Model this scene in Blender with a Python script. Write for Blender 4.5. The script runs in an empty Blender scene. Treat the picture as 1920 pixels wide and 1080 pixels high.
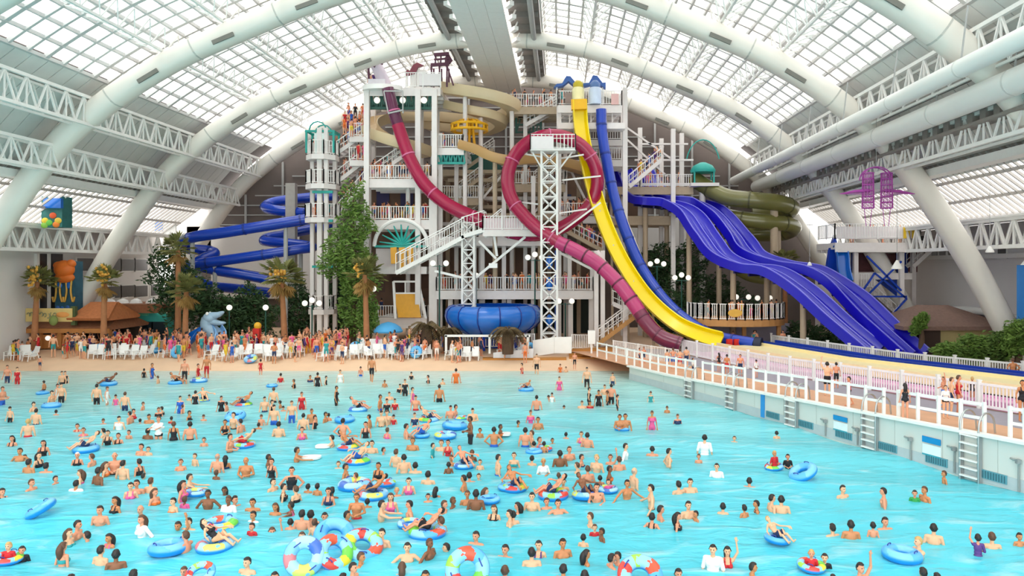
import bpy, bmesh, math, random
import numpy as np
from mathutils import Vector, Matrix

SC = bpy.context.scene
COL = SC.collection
R = random.Random(7)
PI = math.pi

# ---------------------------------------------------------------- camera, sky, exposure
CAMZ, F, VX, VY = 7.5, 1400.0, 1050.0, 500.0
cd = bpy.data.cameras.new('camera')
cam = bpy.data.objects.new('camera', cd)
COL.objects.link(cam)
cam.location = (0, 0, CAMZ)
cam.rotation_euler = (PI / 2, 0, 0)
cd.sensor_width = 36.0
cd.lens = F / 1920.0 * 36.0
cd.shift_x = -(VX - 960) / 1920.0
cd.shift_y = -(540 - VY) / 1920.0
cd.clip_end = 500
SC.camera = cam

w = bpy.data.worlds.new('sky')
SC.world = w
w.use_nodes = True
bg = w.node_tree.nodes['Background']
bg.inputs['Color'].default_value = (1.0, 0.97, 0.93, 1)
bg.inputs['Strength'].default_value = 2.3

sl = bpy.data.lights.new('sun', 'SUN')
sl.energy = 1.0
sl.angle = math.radians(25)
sl.color = (1.0, 0.95, 0.88)
so = bpy.data.objects.new('sun', sl)
COL.objects.link(so)
so.rotation_euler = (math.radians(28), math.radians(-14), 0)

SC.view_settings.view_transform = 'Standard'
SC.view_settings.look = 'None'
SC.view_settings.gamma = 1.0
SC.view_settings.use_curve_mapping = False
SC.view_settings.exposure = 0.42

# ---------------------------------------------------------------- helpers
def lin(h):
    h = h.lstrip('#')
    o = []
    for i in (0, 2, 4):
        c = int(h[i:i + 2], 16) / 255.0
        o.append(c / 12.92 if c <= 0.04045 else ((c + 0.055) / 1.055) ** 2.4)
    return tuple(o)

MATS = {}
def mat(name, col, rough=0.5, metal=0.0, var=0.10, scale=3.0, spec=0.5, emit=0.0, bump=0.0, coat=0.0):
    """Plain procedural surface: a base colour with a little noise in it."""
    if name in MATS:
        return MATS[name]
    m = bpy.data.materials.new(name)
    m.use_nodes = True
    nt = m.node_tree
    b = nt.nodes['Principled BSDF']
    c = lin(col) if isinstance(col, str) else col
    tc = nt.nodes.new('ShaderNodeTexCoord')
    nz = nt.nodes.new('ShaderNodeTexNoise')
    nz.inputs['Scale'].default_value = scale
    nz.inputs['Detail'].default_value = 3
    nt.links.new(tc.outputs['Object'], nz.inputs['Vector'])
    mx = nt.nodes.new('ShaderNodeMix')
    mx.data_type = 'RGBA'
    mx.inputs[6].default_value = tuple(max(0, x * (1 - var)) for x in c) + (1,)
    mx.inputs[7].default_value = tuple(min(1, x * (1 + var)) for x in c) + (1,)
    nt.links.new(nz.outputs['Fac'], mx.inputs[0])
    nt.links.new(mx.outputs[2], b.inputs['Base Color'])
    b.inputs['Roughness'].default_value = rough
    b.inputs['Metallic'].default_value = metal
    b.inputs['Specular IOR Level'].default_value = spec
    if coat:
        b.inputs['Coat Weight'].default_value = coat
        b.inputs['Coat Roughness'].default_value = 0.12
    if emit:
        b.inputs['Emission Color'].default_value = c + (1,)
        b.inputs['Emission Strength'].default_value = emit
    if bump:
        bp = nt.nodes.new('ShaderNodeBump')
        bp.inputs['Strength'].default_value = bump
        nt.links.new(nz.outputs['Fac'], bp.inputs['Height'])
        nt.links.new(bp.outputs['Normal'], b.inputs['Normal'])
    MATS[name] = m
    return m

def X(px, Y):
    return (px - VX) * Y / F
def Zz(py, Y):
    return CAMZ - (py - VY) * Y / F
def P(px, py, Y):
    return Vector((X(px, Y), Y, Zz(py, Y)))
def ground(px, py, z=0.0):
    Y = F * (CAMZ - z) / (py - VY)
    return Vector((X(px, Y), Y, z))

def catmull(pts, n=8, closed=False):
    pts = [Vector(p) for p in pts]
    L = len(pts)
    out = []
    rng = range(L) if closed else range(L - 1)
    for i in rng:
        if closed:
            p0, p1, p2, p3 = pts[(i - 1) % L], pts[i], pts[(i + 1) % L], pts[(i + 2) % L]
        else:
            p1, p2 = pts[i], pts[i + 1]
            p0 = pts[i - 1] if i else p1 * 2 - p2
            p3 = pts[i + 2] if i + 2 < L else p2 * 2 - p1
        for k in range(n):
            t = k / n
            out.append(0.5 * ((2 * p1) + (p2 - p0) * t + (2 * p0 - 5 * p1 + 4 * p2 - p3) * t * t + (3 * p1 - p0 - 3 * p2 + p3) * t ** 3))
    if not closed:
        out.append(pts[-1])
    return out

def frames(pts, closed=False, up=None):
    """tangent / lateral / normal at each point of a polyline"""
    n = len(pts)
    T = []
    for i in range(n):
        a = pts[i - 1] if (i or closed) else pts[i]
        b = pts[(i + 1) % n] if (i < n - 1 or closed) else pts[i]
        d = b - a
        T.append(d.normalized() if d.length > 1e-9 else Vector((0, 0, 1)))
    out = []
    if up is not None:
        for t in T:
            s = t.cross(up)
            s = s.normalized() if s.length > 1e-4 else Vector((1, 0, 0))
            out.append((t, s, s.cross(t).normalized()))
        return out
    t0 = T[0]
    ref = Vector((0, 0, 1)) if abs(t0.z) < 0.9 else Vector((1, 0, 0))
    s = t0.cross(ref).normalized()
    for i in range(n):
        t = T[i]
        s = (s - t * s.dot(t))
        s = s.normalized() if s.length > 1e-6 else t.orthogonal().normalized()
        out.append((t, s, s.cross(t)))
    return out

class MB:
    def __init__(s):
        s.v, s.f, s.m, s.mi = [], [], [], 0
    def add(s, vs, fs):
        o = len(s.v)
        s.v.extend([tuple(p) for p in vs])
        s.f.extend([tuple(i + o for i in f) for f in fs])
        s.m.extend([s.mi] * len(fs))
        return s
    def box(s, c, d, rz=0.0):
        hx, hy, hz = d[0] / 2, d[1] / 2, d[2] / 2
        cr, sr = math.cos(rz), math.sin(rz)
        vs = []
        for z in (-hz, hz):
            for x, y in ((-hx, -hy), (hx, -hy), (hx, hy), (-hx, hy)):
                vs.append((c[0] + x * cr - y * sr, c[1] + x * sr + y * cr, c[2] + z))
        return s.add(vs, [(3, 2, 1, 0), (4, 5, 6, 7), (0, 1, 5, 4), (1, 2, 6, 5), (2, 3, 7, 6), (3, 0, 4, 7)])
    def bar(s, p, q, wd, h=None):
        p, q = Vector(p), Vector(q)
        h = wd if h is None else h
        t = q - p
        if t.length < 1e-6:
            return s
        t.normalize()
        up = Vector((0, 0, 1)) if abs(t.z) < 0.95 else Vector((0, 1, 0))
        sd = t.cross(up).normalized()
        u = sd.cross(t).normalized()
        a, b = sd * wd / 2, u * h / 2
        vs = [p - a - b, p + a - b, p + a + b, p - a + b, q - a - b, q + a - b, q + a + b, q - a + b]
        return s.add(vs, [(0, 1, 2, 3), (7, 6, 5, 4), (4, 5, 1, 0), (5, 6, 2, 1), (6, 7, 3, 2), (7, 4, 0, 3)])
    def tube(s, pts, r, n=10, closed=False, cap=True, up=None):
        pts = [Vector(p) for p in pts]
        fr = frames(pts, closed, up)
        L = len(pts)
        rs = r if isinstance(r, (list, tuple)) else [r] * L
        vs = []
        for i in range(L):
            _, a, b = fr[i]
            for k in range(n):
                an = 2 * PI * k / n
                vs.append(pts[i] + (a * math.cos(an) + b * math.sin(an)) * rs[i])
        fs = []
        for i in range(L if closed else L - 1):
            j = (i + 1) % L
            for k in range(n):
                k2 = (k + 1) % n
                fs.append((i * n + k, i * n + k2, j * n + k2, j * n + k))
        if cap and not closed:
            fs.append(tuple(range(n))[::-1])
            fs.append(tuple(range((L - 1) * n, L * n)))
        return s.add(vs, fs)
    def sweep(s, pts, prof, closed_prof=True, up=Vector((0, 0, 1)), cap=True):
        """profile = list of (lateral, normal) swept along pts"""
        pts = [Vector(p) for p in pts]
        fr = frames(pts, False, up)
        n = len(prof)
        vs, fs = [], []
        for i, p in enumerate(pts):
            _, a, b = fr[i]
            for u, v in prof:
                vs.append(p + a * u + b * v)
        for i in range(len(pts) - 1):
            for k in range(n if closed_prof else n - 1):
                k2 = (k + 1) % n
                fs.append((i * n + k, i * n + k2, (i + 1) * n + k2, (i + 1) * n + k))
        if cap and closed_prof:
            fs.append(tuple(range(n))[::-1])
            fs.append(tuple(range((len(pts) - 1) * n, len(pts) * n)))
        return s.add(vs, fs)
    def lathe(s, c, prof, n=24, sx=1.0, sy=1.0):
        vs, fs = [], []
        L = len(prof)
        for r, z in prof:
            for k in range(n):
                a = 2 * PI * k / n
                vs.append((c[0] + r * math.cos(a) * sx, c[1] + r * math.sin(a) * sy, c[2] + z))
        for i in range(L - 1):
            for k in range(n):
                k2 = (k + 1) % n
                fs.append((i * n + k, i * n + k2, (i + 1) * n + k2, (i + 1) * n + k))
        if prof[0][0] > 1e-4:
            fs.append(tuple(range(n))[::-1])
        if prof[-1][0] > 1e-4:
            fs.append(tuple(range((L - 1) * n, L * n)))
        return s.add(vs, fs)
    def ell(s, c, r, nu=12, nv=8, M=None):
        vs, fs = [], []
        c = Vector(c)
        for j in range(nv + 1):
            ph = -PI / 2 + PI * j / nv
            for i in range(nu):
                th = 2 * PI * i / nu
                v = Vector((r[0] * math.cos(ph) * math.cos(th), r[1] * math.cos(ph) * math.sin(th), r[2] * math.sin(ph)))
                vs.append(c + (M @ v if M is not None else v))
        for j in range(nv):
            for i in range(nu):
                i2 = (i + 1) % nu
                fs.append((j * nu + i, j * nu + i2, (j + 1) * nu + i2, (j + 1) * nu + i))
        return s.add(vs, fs)
    def prism(s, poly, z0, z1):
        n = len(poly)
        vs = [(p[0], p[1], z0) for p in poly] + [(p[0], p[1], z1) for p in poly]
        fs = [tuple(range(n))[::-1], tuple(range(n, 2 * n))]
        fs += [(i, (i + 1) % n, n + (i + 1) % n, n + i) for i in range(n)]
        return s.add(vs, fs)
    def plate(s, pts, th):
        """thin solid from a planar polygon in space, thickened along its normal"""
        pts = [Vector(p) for p in pts]
        nrm = (pts[1] - pts[0]).cross(pts[2] - pts[0]).normalized() * th
        n = len(pts)
        vs = pts + [p + nrm for p in pts]
        fs = [tuple(range(n))[::-1], tuple(range(n, 2 * n))]
        fs += [(i, (i + 1) % n, n + (i + 1) % n, n + i) for i in range(n)]
        return s.add(vs, fs)
    def quad(s, a, b, c, d):
        return s.add([a, b, c, d], [(0, 1, 2, 3)])
    def torus(s, c, R0, r0, n=36, k=14, M=None, flat=1.0):
        vs, fs = [], []
        c = Vector(c)
        for i in range(n):
            a = 2 * PI * i / n
            for j in range(k):
                b = 2 * PI * j / k
                v = Vector(((R0 + r0 * math.cos(b)) * math.cos(a), (R0 + r0 * math.cos(b)) * math.sin(a), r0 * math.sin(b) * flat))
                vs.append(c + (M @ v if M is not None else v))
        for i in range(n):
            for j in range(k):
                i2, j2 = (i + 1) % n, (j + 1) % k
                fs.append((i * k + j, i2 * k + j, i2 * k + j2, i * k + j2))
        return s.add(vs, fs)
    def warren(s, p, q, h, n, chord=0.16, web=0.09, up=Vector((0, 0, 1)), vert=True):
        p, q = Vector(p), Vector(q)
        s.bar(p, q, chord)
        s.bar(p + up * h, q + up * h, chord)
        for i in range(n):
            a, b = p.lerp(q, i / n), p.lerp(q, (i + 1) / n)
            m = (a + b) / 2
            s.bar(a, m + up * h, web)
            s.bar(m + up * h, b, web)
            if vert:
                s.bar(m, m + up * h, web * 0.8)
        return s
    def lattice(s, c, wd, z0, z1, n, leg=0.14, web=0.08):
        h = wd / 2
        cs = [(c[0] - h, c[1] - h), (c[0] + h, c[1] - h), (c[0] + h, c[1] + h), (c[0] - h, c[1] + h)]
        for x, y in cs:
            s.bar((x, y, z0), (x, y, z1), leg)
        for i in range(n):
            a, b = z0 + (z1 - z0) * i / n, z0 + (z1 - z0) * (i + 1) / n
            for k in range(4):
                p, q = cs[k], cs[(k + 1) % 4]
                s.bar((p[0], p[1], a), (q[0], q[1], b), web)
                s.bar((q[0], q[1], a), (p[0], p[1], b), web)
                s.bar((p[0], p[1], b), (q[0], q[1], b), web)
        return s
    def rail(s, pts, h=1.1, gap=0.16, post=1.6, bal=0.035, pw=0.07, rails=(1.0, 0.1), rw=0.06):
        """picket railing along a polyline"""
        for a, b in zip(pts[:-1], pts[1:]):
            a, b = Vector(a), Vector(b)
            L = (b - a).length
            if L < 0.05:
                continue
            for r in rails:
                s.bar(a + Vector((0, 0, h * r)), b + Vector((0, 0, h * r)), rw)
            n = max(1, round(L / post))
            for i in range(n + 1):
                p = a.lerp(b, i / n)
                s.bar(p, p + Vector((0, 0, h * 1.04)), pw)
            if gap:
                n = max(1, round(L / gap))
                for i in range(1, n):
                    p = a.lerp(b, i / n)
                    s.bar(p + Vector((0, 0, h * rails[-1])), p + Vector((0, 0, h * rails[0])), bal)
        return s
    def build(s, name, mats, parent=None, smooth=0, base=None):
        me = bpy.data.meshes.new(name)
        b = Vector((0, 0, 0))
        if parent is not None:
            b = BASE.get(parent.name, b)
        elif base is not None:
            b = Vector(base)
        me.from_pydata([(v[0] - b.x, v[1] - b.y, v[2] - b.z) for v in s.v], [], s.f)
        if not isinstance(mats, (list, tuple)):
            mats = [mats]
        for m in mats:
            me.materials.append(m)
        if len(mats) > 1:
            me.polygons.foreach_set('material_index', s.m)
        if smooth:
            me.polygons.foreach_set('use_smooth', [True] * len(me.polygons))
            me.set_sharp_from_angle(angle=math.radians(smooth))
        o = bpy.data.objects.new(name, me)
        COL.objects.link(o)
        if parent is not None:
            o.parent = parent
            BASE[o.name] = b
        else:
            o.location = b
            BASE[o.name] = b
        return o
BASE = {}

def tag(o, label=None, cat=None, group=None, kind=None):
    if label: o['label'] = label
    if cat: o['category'] = cat
    if group: o['group'] = group
    if kind: o['kind'] = kind
    return o
def thing(name, label, cat, loc, group=None):
    o = bpy.data.objects.new(name, None)
    COL.objects.link(o)
    o.location = loc
    o.empty_display_size = 0.3
    BASE[o.name] = Vector(loc)
    return tag(o, label, cat, group)
def struct(o, label=None):
    return tag(o, label, None, None, 'structure')
def copy_tree(o, parent=None):
    c = o.copy()
    COL.objects.link(c)
    if parent is not None:
        c.parent = parent
    for ch in list(o.children):
        copy_tree(ch, c)
    return c
ORD = ['leftmost', 'second from left', 'third from left', 'fourth from left', 'fifth from left', 'sixth from left', 'seventh from left',
       'eighth from left', 'ninth from left', 'tenth from left', 'eleventh from left', 'twelfth from left', 'thirteenth from left',
       'fourteenth from left', 'fifteenth from left', 'sixteenth from left', 'seventeenth from left', 'eighteenth from left', 'nineteenth from left', 'twentieth from left']

# ---------------------------------------------------------------- common materials
M_WHITE = mat('painted_steel_white', '#e9e8e4', 0.45, var=0.05)
M_TOWER = mat('painted_steel_cream', '#e4dedb', 0.5, var=0.06)
M_TAN = mat('painted_tan', '#b9a58c', 0.6, var=0.12)
M_DARK = mat('dark_metal', '#5d5350', 0.7, var=0.2)  # dark brown-grey base colour shared by roof deck, stair and small parts
M_GREY = mat('grey_panel', '#a9aaa9', 0.6, var=0.08)
M_STEEL = mat('stainless_steel', '#b9bcbc', 0.3, metal=0.8, var=0.06)
M_PLASTIC = mat('white_plastic', '#f2f1ee', 0.35, var=0.03)
# ================================================================ the hall
RX = -5.8                                   # the ridge line
HALF = [(0, 27.0), (8, 26.1), (16.5, 22.9), (21, 20.7), (25, 18.0), (28.3, 14.9), (32.8, 8.4), (36.8, 1.0)]
ARC = catmull([(-x, 0, z) for x, z in HALF[::-1]] + [(x, 0, z) for x, z in HALF[1:]], 10)
ARC_Y = [77.8, 63.8, 49.8, 35.8, 21.8, 7.8]
NEAR, FAR = -6.2, 77.8

def arc_at(xp, off=0.0):
    """point of the vault at distance xp from the ridge, pushed outward by off"""
    for a, b in zip(ARC[:-1], ARC[1:]):
        if a.x <= xp <= b.x:
            t = (xp - a.x) / (b.x - a.x)
            p = a.lerp(b, t)
            d = (b - a).normalized()
            return Vector((RX + p.x - d.z * off, 0, p.z + d.x * off))
    return Vector((RX + xp, 0, 0))

M_ARCH = mat('arch_paint', '#e0dcd3', 0.5, var=0.06, scale=0.6)
for i, y in enumerate(ARC_Y):
    mb = MB()
    pts = [Vector((RX + p.x, y, p.z)) for p in ARC]
    prof = []
    for k in range(12):
        a = 2 * PI * k / 12
        c, s_ = math.cos(a), math.sin(a)
        prof.append((0.70 * math.copysign(abs(c) ** 0.7, c), 0.78 * math.copysign(abs(s_) ** 0.7, s_)))
    mb.sweep(pts, prof, up=Vector((0, 1, 0)))
    o = mb.build('roof_arch', M_ARCH, smooth=50, base=(RX, y, 0))
    struct(o, 'white steel arch spanning the hall, %s counted from the slide tower end' % ['first', 'second', 'third', 'fourth', 'fifth', 'sixth'][i])
    for sgn in (-1, 1):
        for xp in (5.5, 11, 16.5, 21.5):
            c = arc_at(sgn * xp, -0.45)
            d = (arc_at(sgn * xp + 0.3) - arc_at(sgn * xp - 0.3)).normalized()
            v = MB().bar(Vector((c.x, y - 0.8, c.z)) - d * 0.75, Vector((c.x, y - 0.8, c.z)) + d * 0.75, 0.1, 0.28)
            v.build('vent', mat('vent_slot', '#6f6f68', 0.7), o)
    for sgn in (-1, 1):
        for xp in (3, 8, 13, 18.5, 24, 28.5):
            c = arc_at(sgn * xp)
            d = (arc_at(sgn * xp + 0.3) - arc_at(sgn * xp - 0.3)).normalized()
            pr = [(u * 1.02, v_ * 1.02) for u, v_ in prof]
            MB().sweep([Vector((c.x, y, c.z)) - d * 0.05, Vector((c.x, y, c.z)) + d * 0.05], pr, up=Vector((0, 1, 0))).build('joint', mat('arch_joint', '#b9b9b2', 0.6), o)

# --- skylights: panes, glazing bars, one window per bay and side
def glass_mat():
    m = bpy.data.materials.new('skylight_glass')
    m.use_nodes = True
    nt = m.node_tree
    nt.nodes.clear()
    out = nt.nodes.new('ShaderNodeOutputMaterial')
    tr = nt.nodes.new('ShaderNodeBsdfTransparent')
    tr.inputs[0].default_value = (0.93, 0.96, 0.97, 1)
    gl = nt.nodes.new('ShaderNodeBsdfGlossy')
    gl.inputs['Roughness'].default_value = 0.1
    mx = nt.nodes.new('ShaderNodeMixShader')
    mx.inputs[0].default_value = 0.06
    nt.links.new(tr.outputs[0], mx.inputs[1])
    nt.links.new(gl.outputs[0], mx.inputs[2])
    nt.links.new(mx.outputs[0], out.inputs[0])
    return m
M_GLASS = glass_mat()
M_BAR = mat('glazing_bar', '#c9c8c6', 0.5, var=0.05)
wn = 0
for bi in range(6):
    y1 = FAR - 14 * bi
    y0 = y1 - 14
    for sgn in (-1, 1):
        wn += 1
        xs = [4.2 + (24.2 - 4.2) * k / 20 for k in range(21)]
        pp = [arc_at(sgn * x, 1.9) for x in xs]
        g = MB()
        ny = 9
        for k in range(20):
            a, b = pp[k], pp[k + 1]
            g.quad((a.x, y0, a.z), (b.x, y0, b.z), (b.x, y1, b.z), (a.x, y1, a.z))
        wo = struct(g.build('window_%d' % wn, M_GLASS, base=(RX + sgn * 14, y0 + 7, 24)), 'skylight of small panes, %s side, bay %d from the tower' % ('left' if sgn < 0 else 'right', bi + 1))
        f = MB()
        for k in range(21):
            wd = 0.16 if k % 4 else 0.26
            f.bar((pp[k].x, y0, pp[k].z), (pp[k].x, y1, pp[k].z), wd, 0.22)
        for j in range(1, ny + 1):
            y = y0 + 14 * j / ny - .02
            for k in range(20):
                f.bar((pp[k].x, y, pp[k].z), (pp[k + 1].x, y, pp[k + 1].z), 0.20 if j % 3 else 0.3, 0.22)
        f.build('window_frame', M_BAR, wo)

# --- purlin trusses hung under the skylights
for sgn in (-1, 1):
    for k, xp in enumerate((4.2, 8.2, 12.2, 16.2, 20.2)):
        a = arc_at(sgn * xp, 0.75)
        b = arc_at(sgn * xp, 1.75)
        mb = MB()
        mb.bar((a.x, NEAR, a.z), (a.x, FAR, a.z), 0.16)
        n = 48
        for i in range(n):
            ya, yb = NEAR + 84 * i / n, NEAR + 84 * (i + 1) / n
            ym = (ya + yb) / 2
            for dx in (-0.9, 0.9):
                c2 = arc_at(sgn * xp + dx, 1.75) if k or dx * sgn > 0 else b
                mb.bar((a.x, ya, a.z), (c2.x, ym, c2.z), 0.07)
                mb.bar((c2.x, ym, c2.z), (a.x, yb, a.z), 0.07)
        struct(mb.build('roof_purlin', M_WHITE, base=(a.x, 36, a.z)), 'long white purlin truss under the skylight, %s of five %s of the ridge' % (['first', 'second', 'third', 'fourth', 'fifth'][k], 'left' if sgn < 0 else 'right'))

# --- ridge: pale ceiling strip with dark service strips either side
mb = MB()
for i in range(24):
    ya, yb = NEAR + 84 * i / 24, NEAR + 84 * (i + 1) / 24
    for x0, x1 in ((-1.8, -0.62), (-0.59, 0.59), (0.62, 1.8)):
        mb.box((RX + (x0 + x1) / 2, (ya + yb) / 2, 25.75), (x1 - x0, yb - ya - 0.03, 0.25))
struct(mb.build('ceiling', mat('ridge_panel', '#f0eeea', 0.6, var=0.05), base=(RX, 36, 25.6)), 'long pale flat panelled strip along the roof ridge')
for sgn in (-1, 1):
    mb = MB()
    mb.box((RX + sgn * 3.0, 36, 27.3), (2.4, 84, 0.2))
    for i in range(28):
        mb.box((RX + sgn * 3.0, NEAR + 3 * i + 1, 27.0), (2.2, 0.25, 0.4))
    o = struct(mb.build('ceiling_strip', mat('service_strip', '#77716c', 0.8, var=0.2), base=(RX + sgn * 3.3, 36, 28)), 'dark service strip %s of the pale ridge panel' % ('left' if sgn < 0 else 'right'))
    p = MB()
    p.tube([(RX + sgn * 3.6, NEAR, 26.8), (RX + sgn * 3.6, FAR, 26.8)], 0.22, 8)
    p.build('service_pipe', M_GREY, o, smooth=40)
    p = MB()
    for i in range(30):
        y = NEAR + 2.8 * i + 1
        p.box((RX + sgn * 2.15, y, 26.3), (0.35, 0.9, 0.3), 0.5 * sgn)
        p.bar((RX + sgn * 2.1, y + .3, 26.2), (RX + sgn * 2.4, y + .6, 27.1), 0.1)
    p.build('floodlight', M_PLASTIC, o)

# --- opaque roof below the skylights, eaves, sloped side glazing
M_ROOF = mat('roof_panel', '#d6d7d3', 0.7, var=0.12, scale=0.8)
for sgn in (-1, 1):
    side = 'left' if sgn < 0 else 'right'
    xs = [24.2, 25.6, 27.0, 28.4, 30.2]
    pp = [arc_at(sgn * x, 1.9) for x in xs]
    mb = MB()
    for k in range(4):
        a, b = pp[k], pp[k + 1]
        for i in range(60):
            y0, y1 = NEAR + 1.4 * i + 0.03, NEAR + 1.4 * (i + 1) - 0.03
            e = (b - a).normalized() * 0.03
            mb.plate([Vector((a.x, y0, a.z)) + e, Vector((b.x, y0, b.z)) - e, Vector((b.x, y1, b.z)) - e, Vector((a.x, y1, a.z)) + e][::sgn], 0.12)
    struct(mb.build('ceiling_panels', M_ROOF, base=(pp[0].x, 36, pp[0].z)), 'grey opaque roof panels below the %s skylights' % side)
    mb = MB()
    for k in range(4):
        a, b = pp[k], pp[k + 1]
        q = [Vector((a.x, NEAR, a.z + .2)), Vector((b.x, NEAR, b.z + .2)), Vector((b.x, FAR + 3, b.z + .2)), Vector((a.x, FAR + 3, a.z + .2))]
        mb.plate(q[::sgn], 0.1)
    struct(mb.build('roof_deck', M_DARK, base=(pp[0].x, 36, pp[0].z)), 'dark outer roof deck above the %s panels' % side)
    # two long trusses
    for k, (xp, z0, h) in enumerate(((25.4, 16.9, 1.8), (27.6, 13.9, 1.6))):
        mb = MB()
        x = RX + sgn * xp
        mb.warren((x, NEAR, z0), (x, FAR, z0), h, 48, 0.2, 0.1)
        mb.warren((x + sgn * 0.9, NEAR, z0), (x + sgn * 0.9, FAR, z0), h, 48, 0.14, 0.08, vert=False)
        struct(mb.build('roof_truss', M_WHITE, base=(x, 36, z0)), '%s white zigzag truss running along the %s roof edge' % (['upper', 'lower'][k], side))
    x0, z0, x1, z1 = RX + sgn * 30.6, 14.4, RX + sgn * 35.4, 10.9
    mb = MB().box((x0, 36, 13.7), (0.9, 84, 0.5))
    struct(mb.build('eave_beam', M_WHITE, base=(x0, 36, 13.7)), 'pale eave beam above the %s sloping windows' % side)
    for bi in range(6):
        y1 = FAR - 14 * bi
        y0 = y1 - 14
        wn += 1
        g = MB().quad((x0, y0, z0), (x1, y0, z1), (x1, y1, z1), (x0, y1, z0))
        wo = struct(g.build('window_%d' % wn, M_GLASS, base=(x1, y0 + 7, z1)), 'sloping ribbed window under the %s eave, bay %d from the tower' % (side, bi + 1))
        f = MB()
        for j in range(1, 21):
            y = y0 + 14 * j / 20 - .01
            f.bar((x0, y, z0), (x1, y, z1), 0.10, 0.16)
        for t in (0, 0.33, 0.66, 1):
            f.bar((x0 + (x1 - x0) * t, y0, z0 + (z1 - z0) * t - .05), (x0 + (x1 - x0) * t, y1, z0 + (z1 - z0) * t - .05), 0.14, 0.2)
        f.build('window_frame', mat('window_bar', '#b0aaa4', 0.5), wo)
    # gallery truss and its walkway
    x = RX + sgn * 34.6
    mb = MB()
    mb.warren((x, 4, 8.8), (x, FAR, 8.8), 1.8, 40, 0.26, 0.16)
    mb.warren((x + sgn * 1.0, 4, 8.8), (x + sgn * 1.0, FAR, 8.8), 1.8, 40, 0.2, 0.12, vert=False)
    mb.box((x + sgn * 1.0, 41, 10.75), (2.4, 73, 0.14))
    struct(mb.build('gallery_truss', M_WHITE, base=(x, 41, 8.8)), 'white truss gallery along the %s wall below the sloping windows' % side)

M_WALLW = mat('wall_paint_white', '#dedbd8', 0.7, var=0.05, scale=0.5)
mb = MB().box((-42.6, 36, 5.2), (0.4, 86, 11.2))
struct(mb.build('wall_left', M_WALLW, base=(-42.6, 36, 0)), 'white side wall behind the left hut')
mb = MB().box((33.6, 37, 5.2), (0.4, 89, 11.2)).box((31, 80.7, 5), (7, .5, 10)).box((31.6, 36, 10.95), (4.4, 86, .2))
struct(mb.build('wall_right', mat('wall_paint_grey', '#d9d5d5', 0.7, var=0.05, scale=0.5), base=(33.6, 36, 0)), 'pale side wall behind the dark roofed hut')
# back wall follows the vault
mb = MB()
prof = [(RX + ARC[0].x - 6, 0)] + [(RX + p.x, p.z + 1.2) for p in ARC] + [(RX + ARC[-1].x + 6, 0)]
n = len(prof)
vs = [(x, 80.5, max(z, 0)) for x, z in prof] + [(x, 80.9, max(z, 0)) for x, z in prof]
mb.add(vs, [tuple(range(n)), tuple(range(n, 2 * n))[::-1]] + [(i, i + 1, n + i + 1, n + i) for i in range(n - 1)])
struct(mb.build('wall_back', mat('end_wall_dark', '#6a605c', 0.8, var=0.15, scale=0.4), base=(RX, 80.5, 0)), 'dark end wall behind the slide tower')
mb = MB()
for i in range(14):
    z = 12 + i * 1.05
    hw = max(0.5, 33 - i * 2.0)
    mb.bar((RX - hw, 80.35, z), (RX + hw, 80.35, z), 0.12)
for xx in range(-28, 29, 4):
    mb.bar((RX + xx, 80.3, 11), (RX + xx, 80.3, max(12, arc_at(xx).z)), 0.2)
struct(mb.build('trim_1', M_GREY, base=(RX, 80.3, 12)), 'grey girts across the dark end wall')
# white end wall panels left of the tower; the rightmost paints in bright windows
mb = MB()
for a, b, t, u in ((300, 395, 352, 470), (350, 560, 425, 470), (395, 600, 470, 560), (1140, 1300, 405, 470)):
    p, q = P(a, t, 79.8), P(b, u, 79.8)
    mb.box(((p.x + q.x) / 2, 80, (p.z + q.z) / 2), (q.x - p.x, 0.3, p.z - q.z))
struct(mb.build('wall_panels', M_WALLW, base=(-30, 80, 0)), 'white cladding panels low on the end wall')

# ---------------------------------------------------------------- pool, beach, promenade
def lw(Y): return 4.6 + 0.4315 * (49.5 - Y)
def lf(Y): return 9.4 + 0.3605 * (55.8 - Y)
def l2(Y): return 16.8 + 0.4076 * (59.4 - Y)
def prom(Y): return max(0.9, 2.557 - 0.0355 * Y)
def promP(px, py):
    d = (py - VY) / F - 0.0355
    Y = 4.943 / d if d > 0 else 99
    if Y > 46.7:
        Y = F * (CAMZ - 0.9) / (py - VY)
    return Vector((X(px, Y), Y, prom(Y)))
def wallY(px): return 25.96 / ((px - VX) / F + 0.4315)
WD = Vector((0.3962, -0.9182, 0))           # along the pool wall towards the camera
WN = Vector((-0.9182, -0.3962, 0))          # out of the wall over the water

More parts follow.
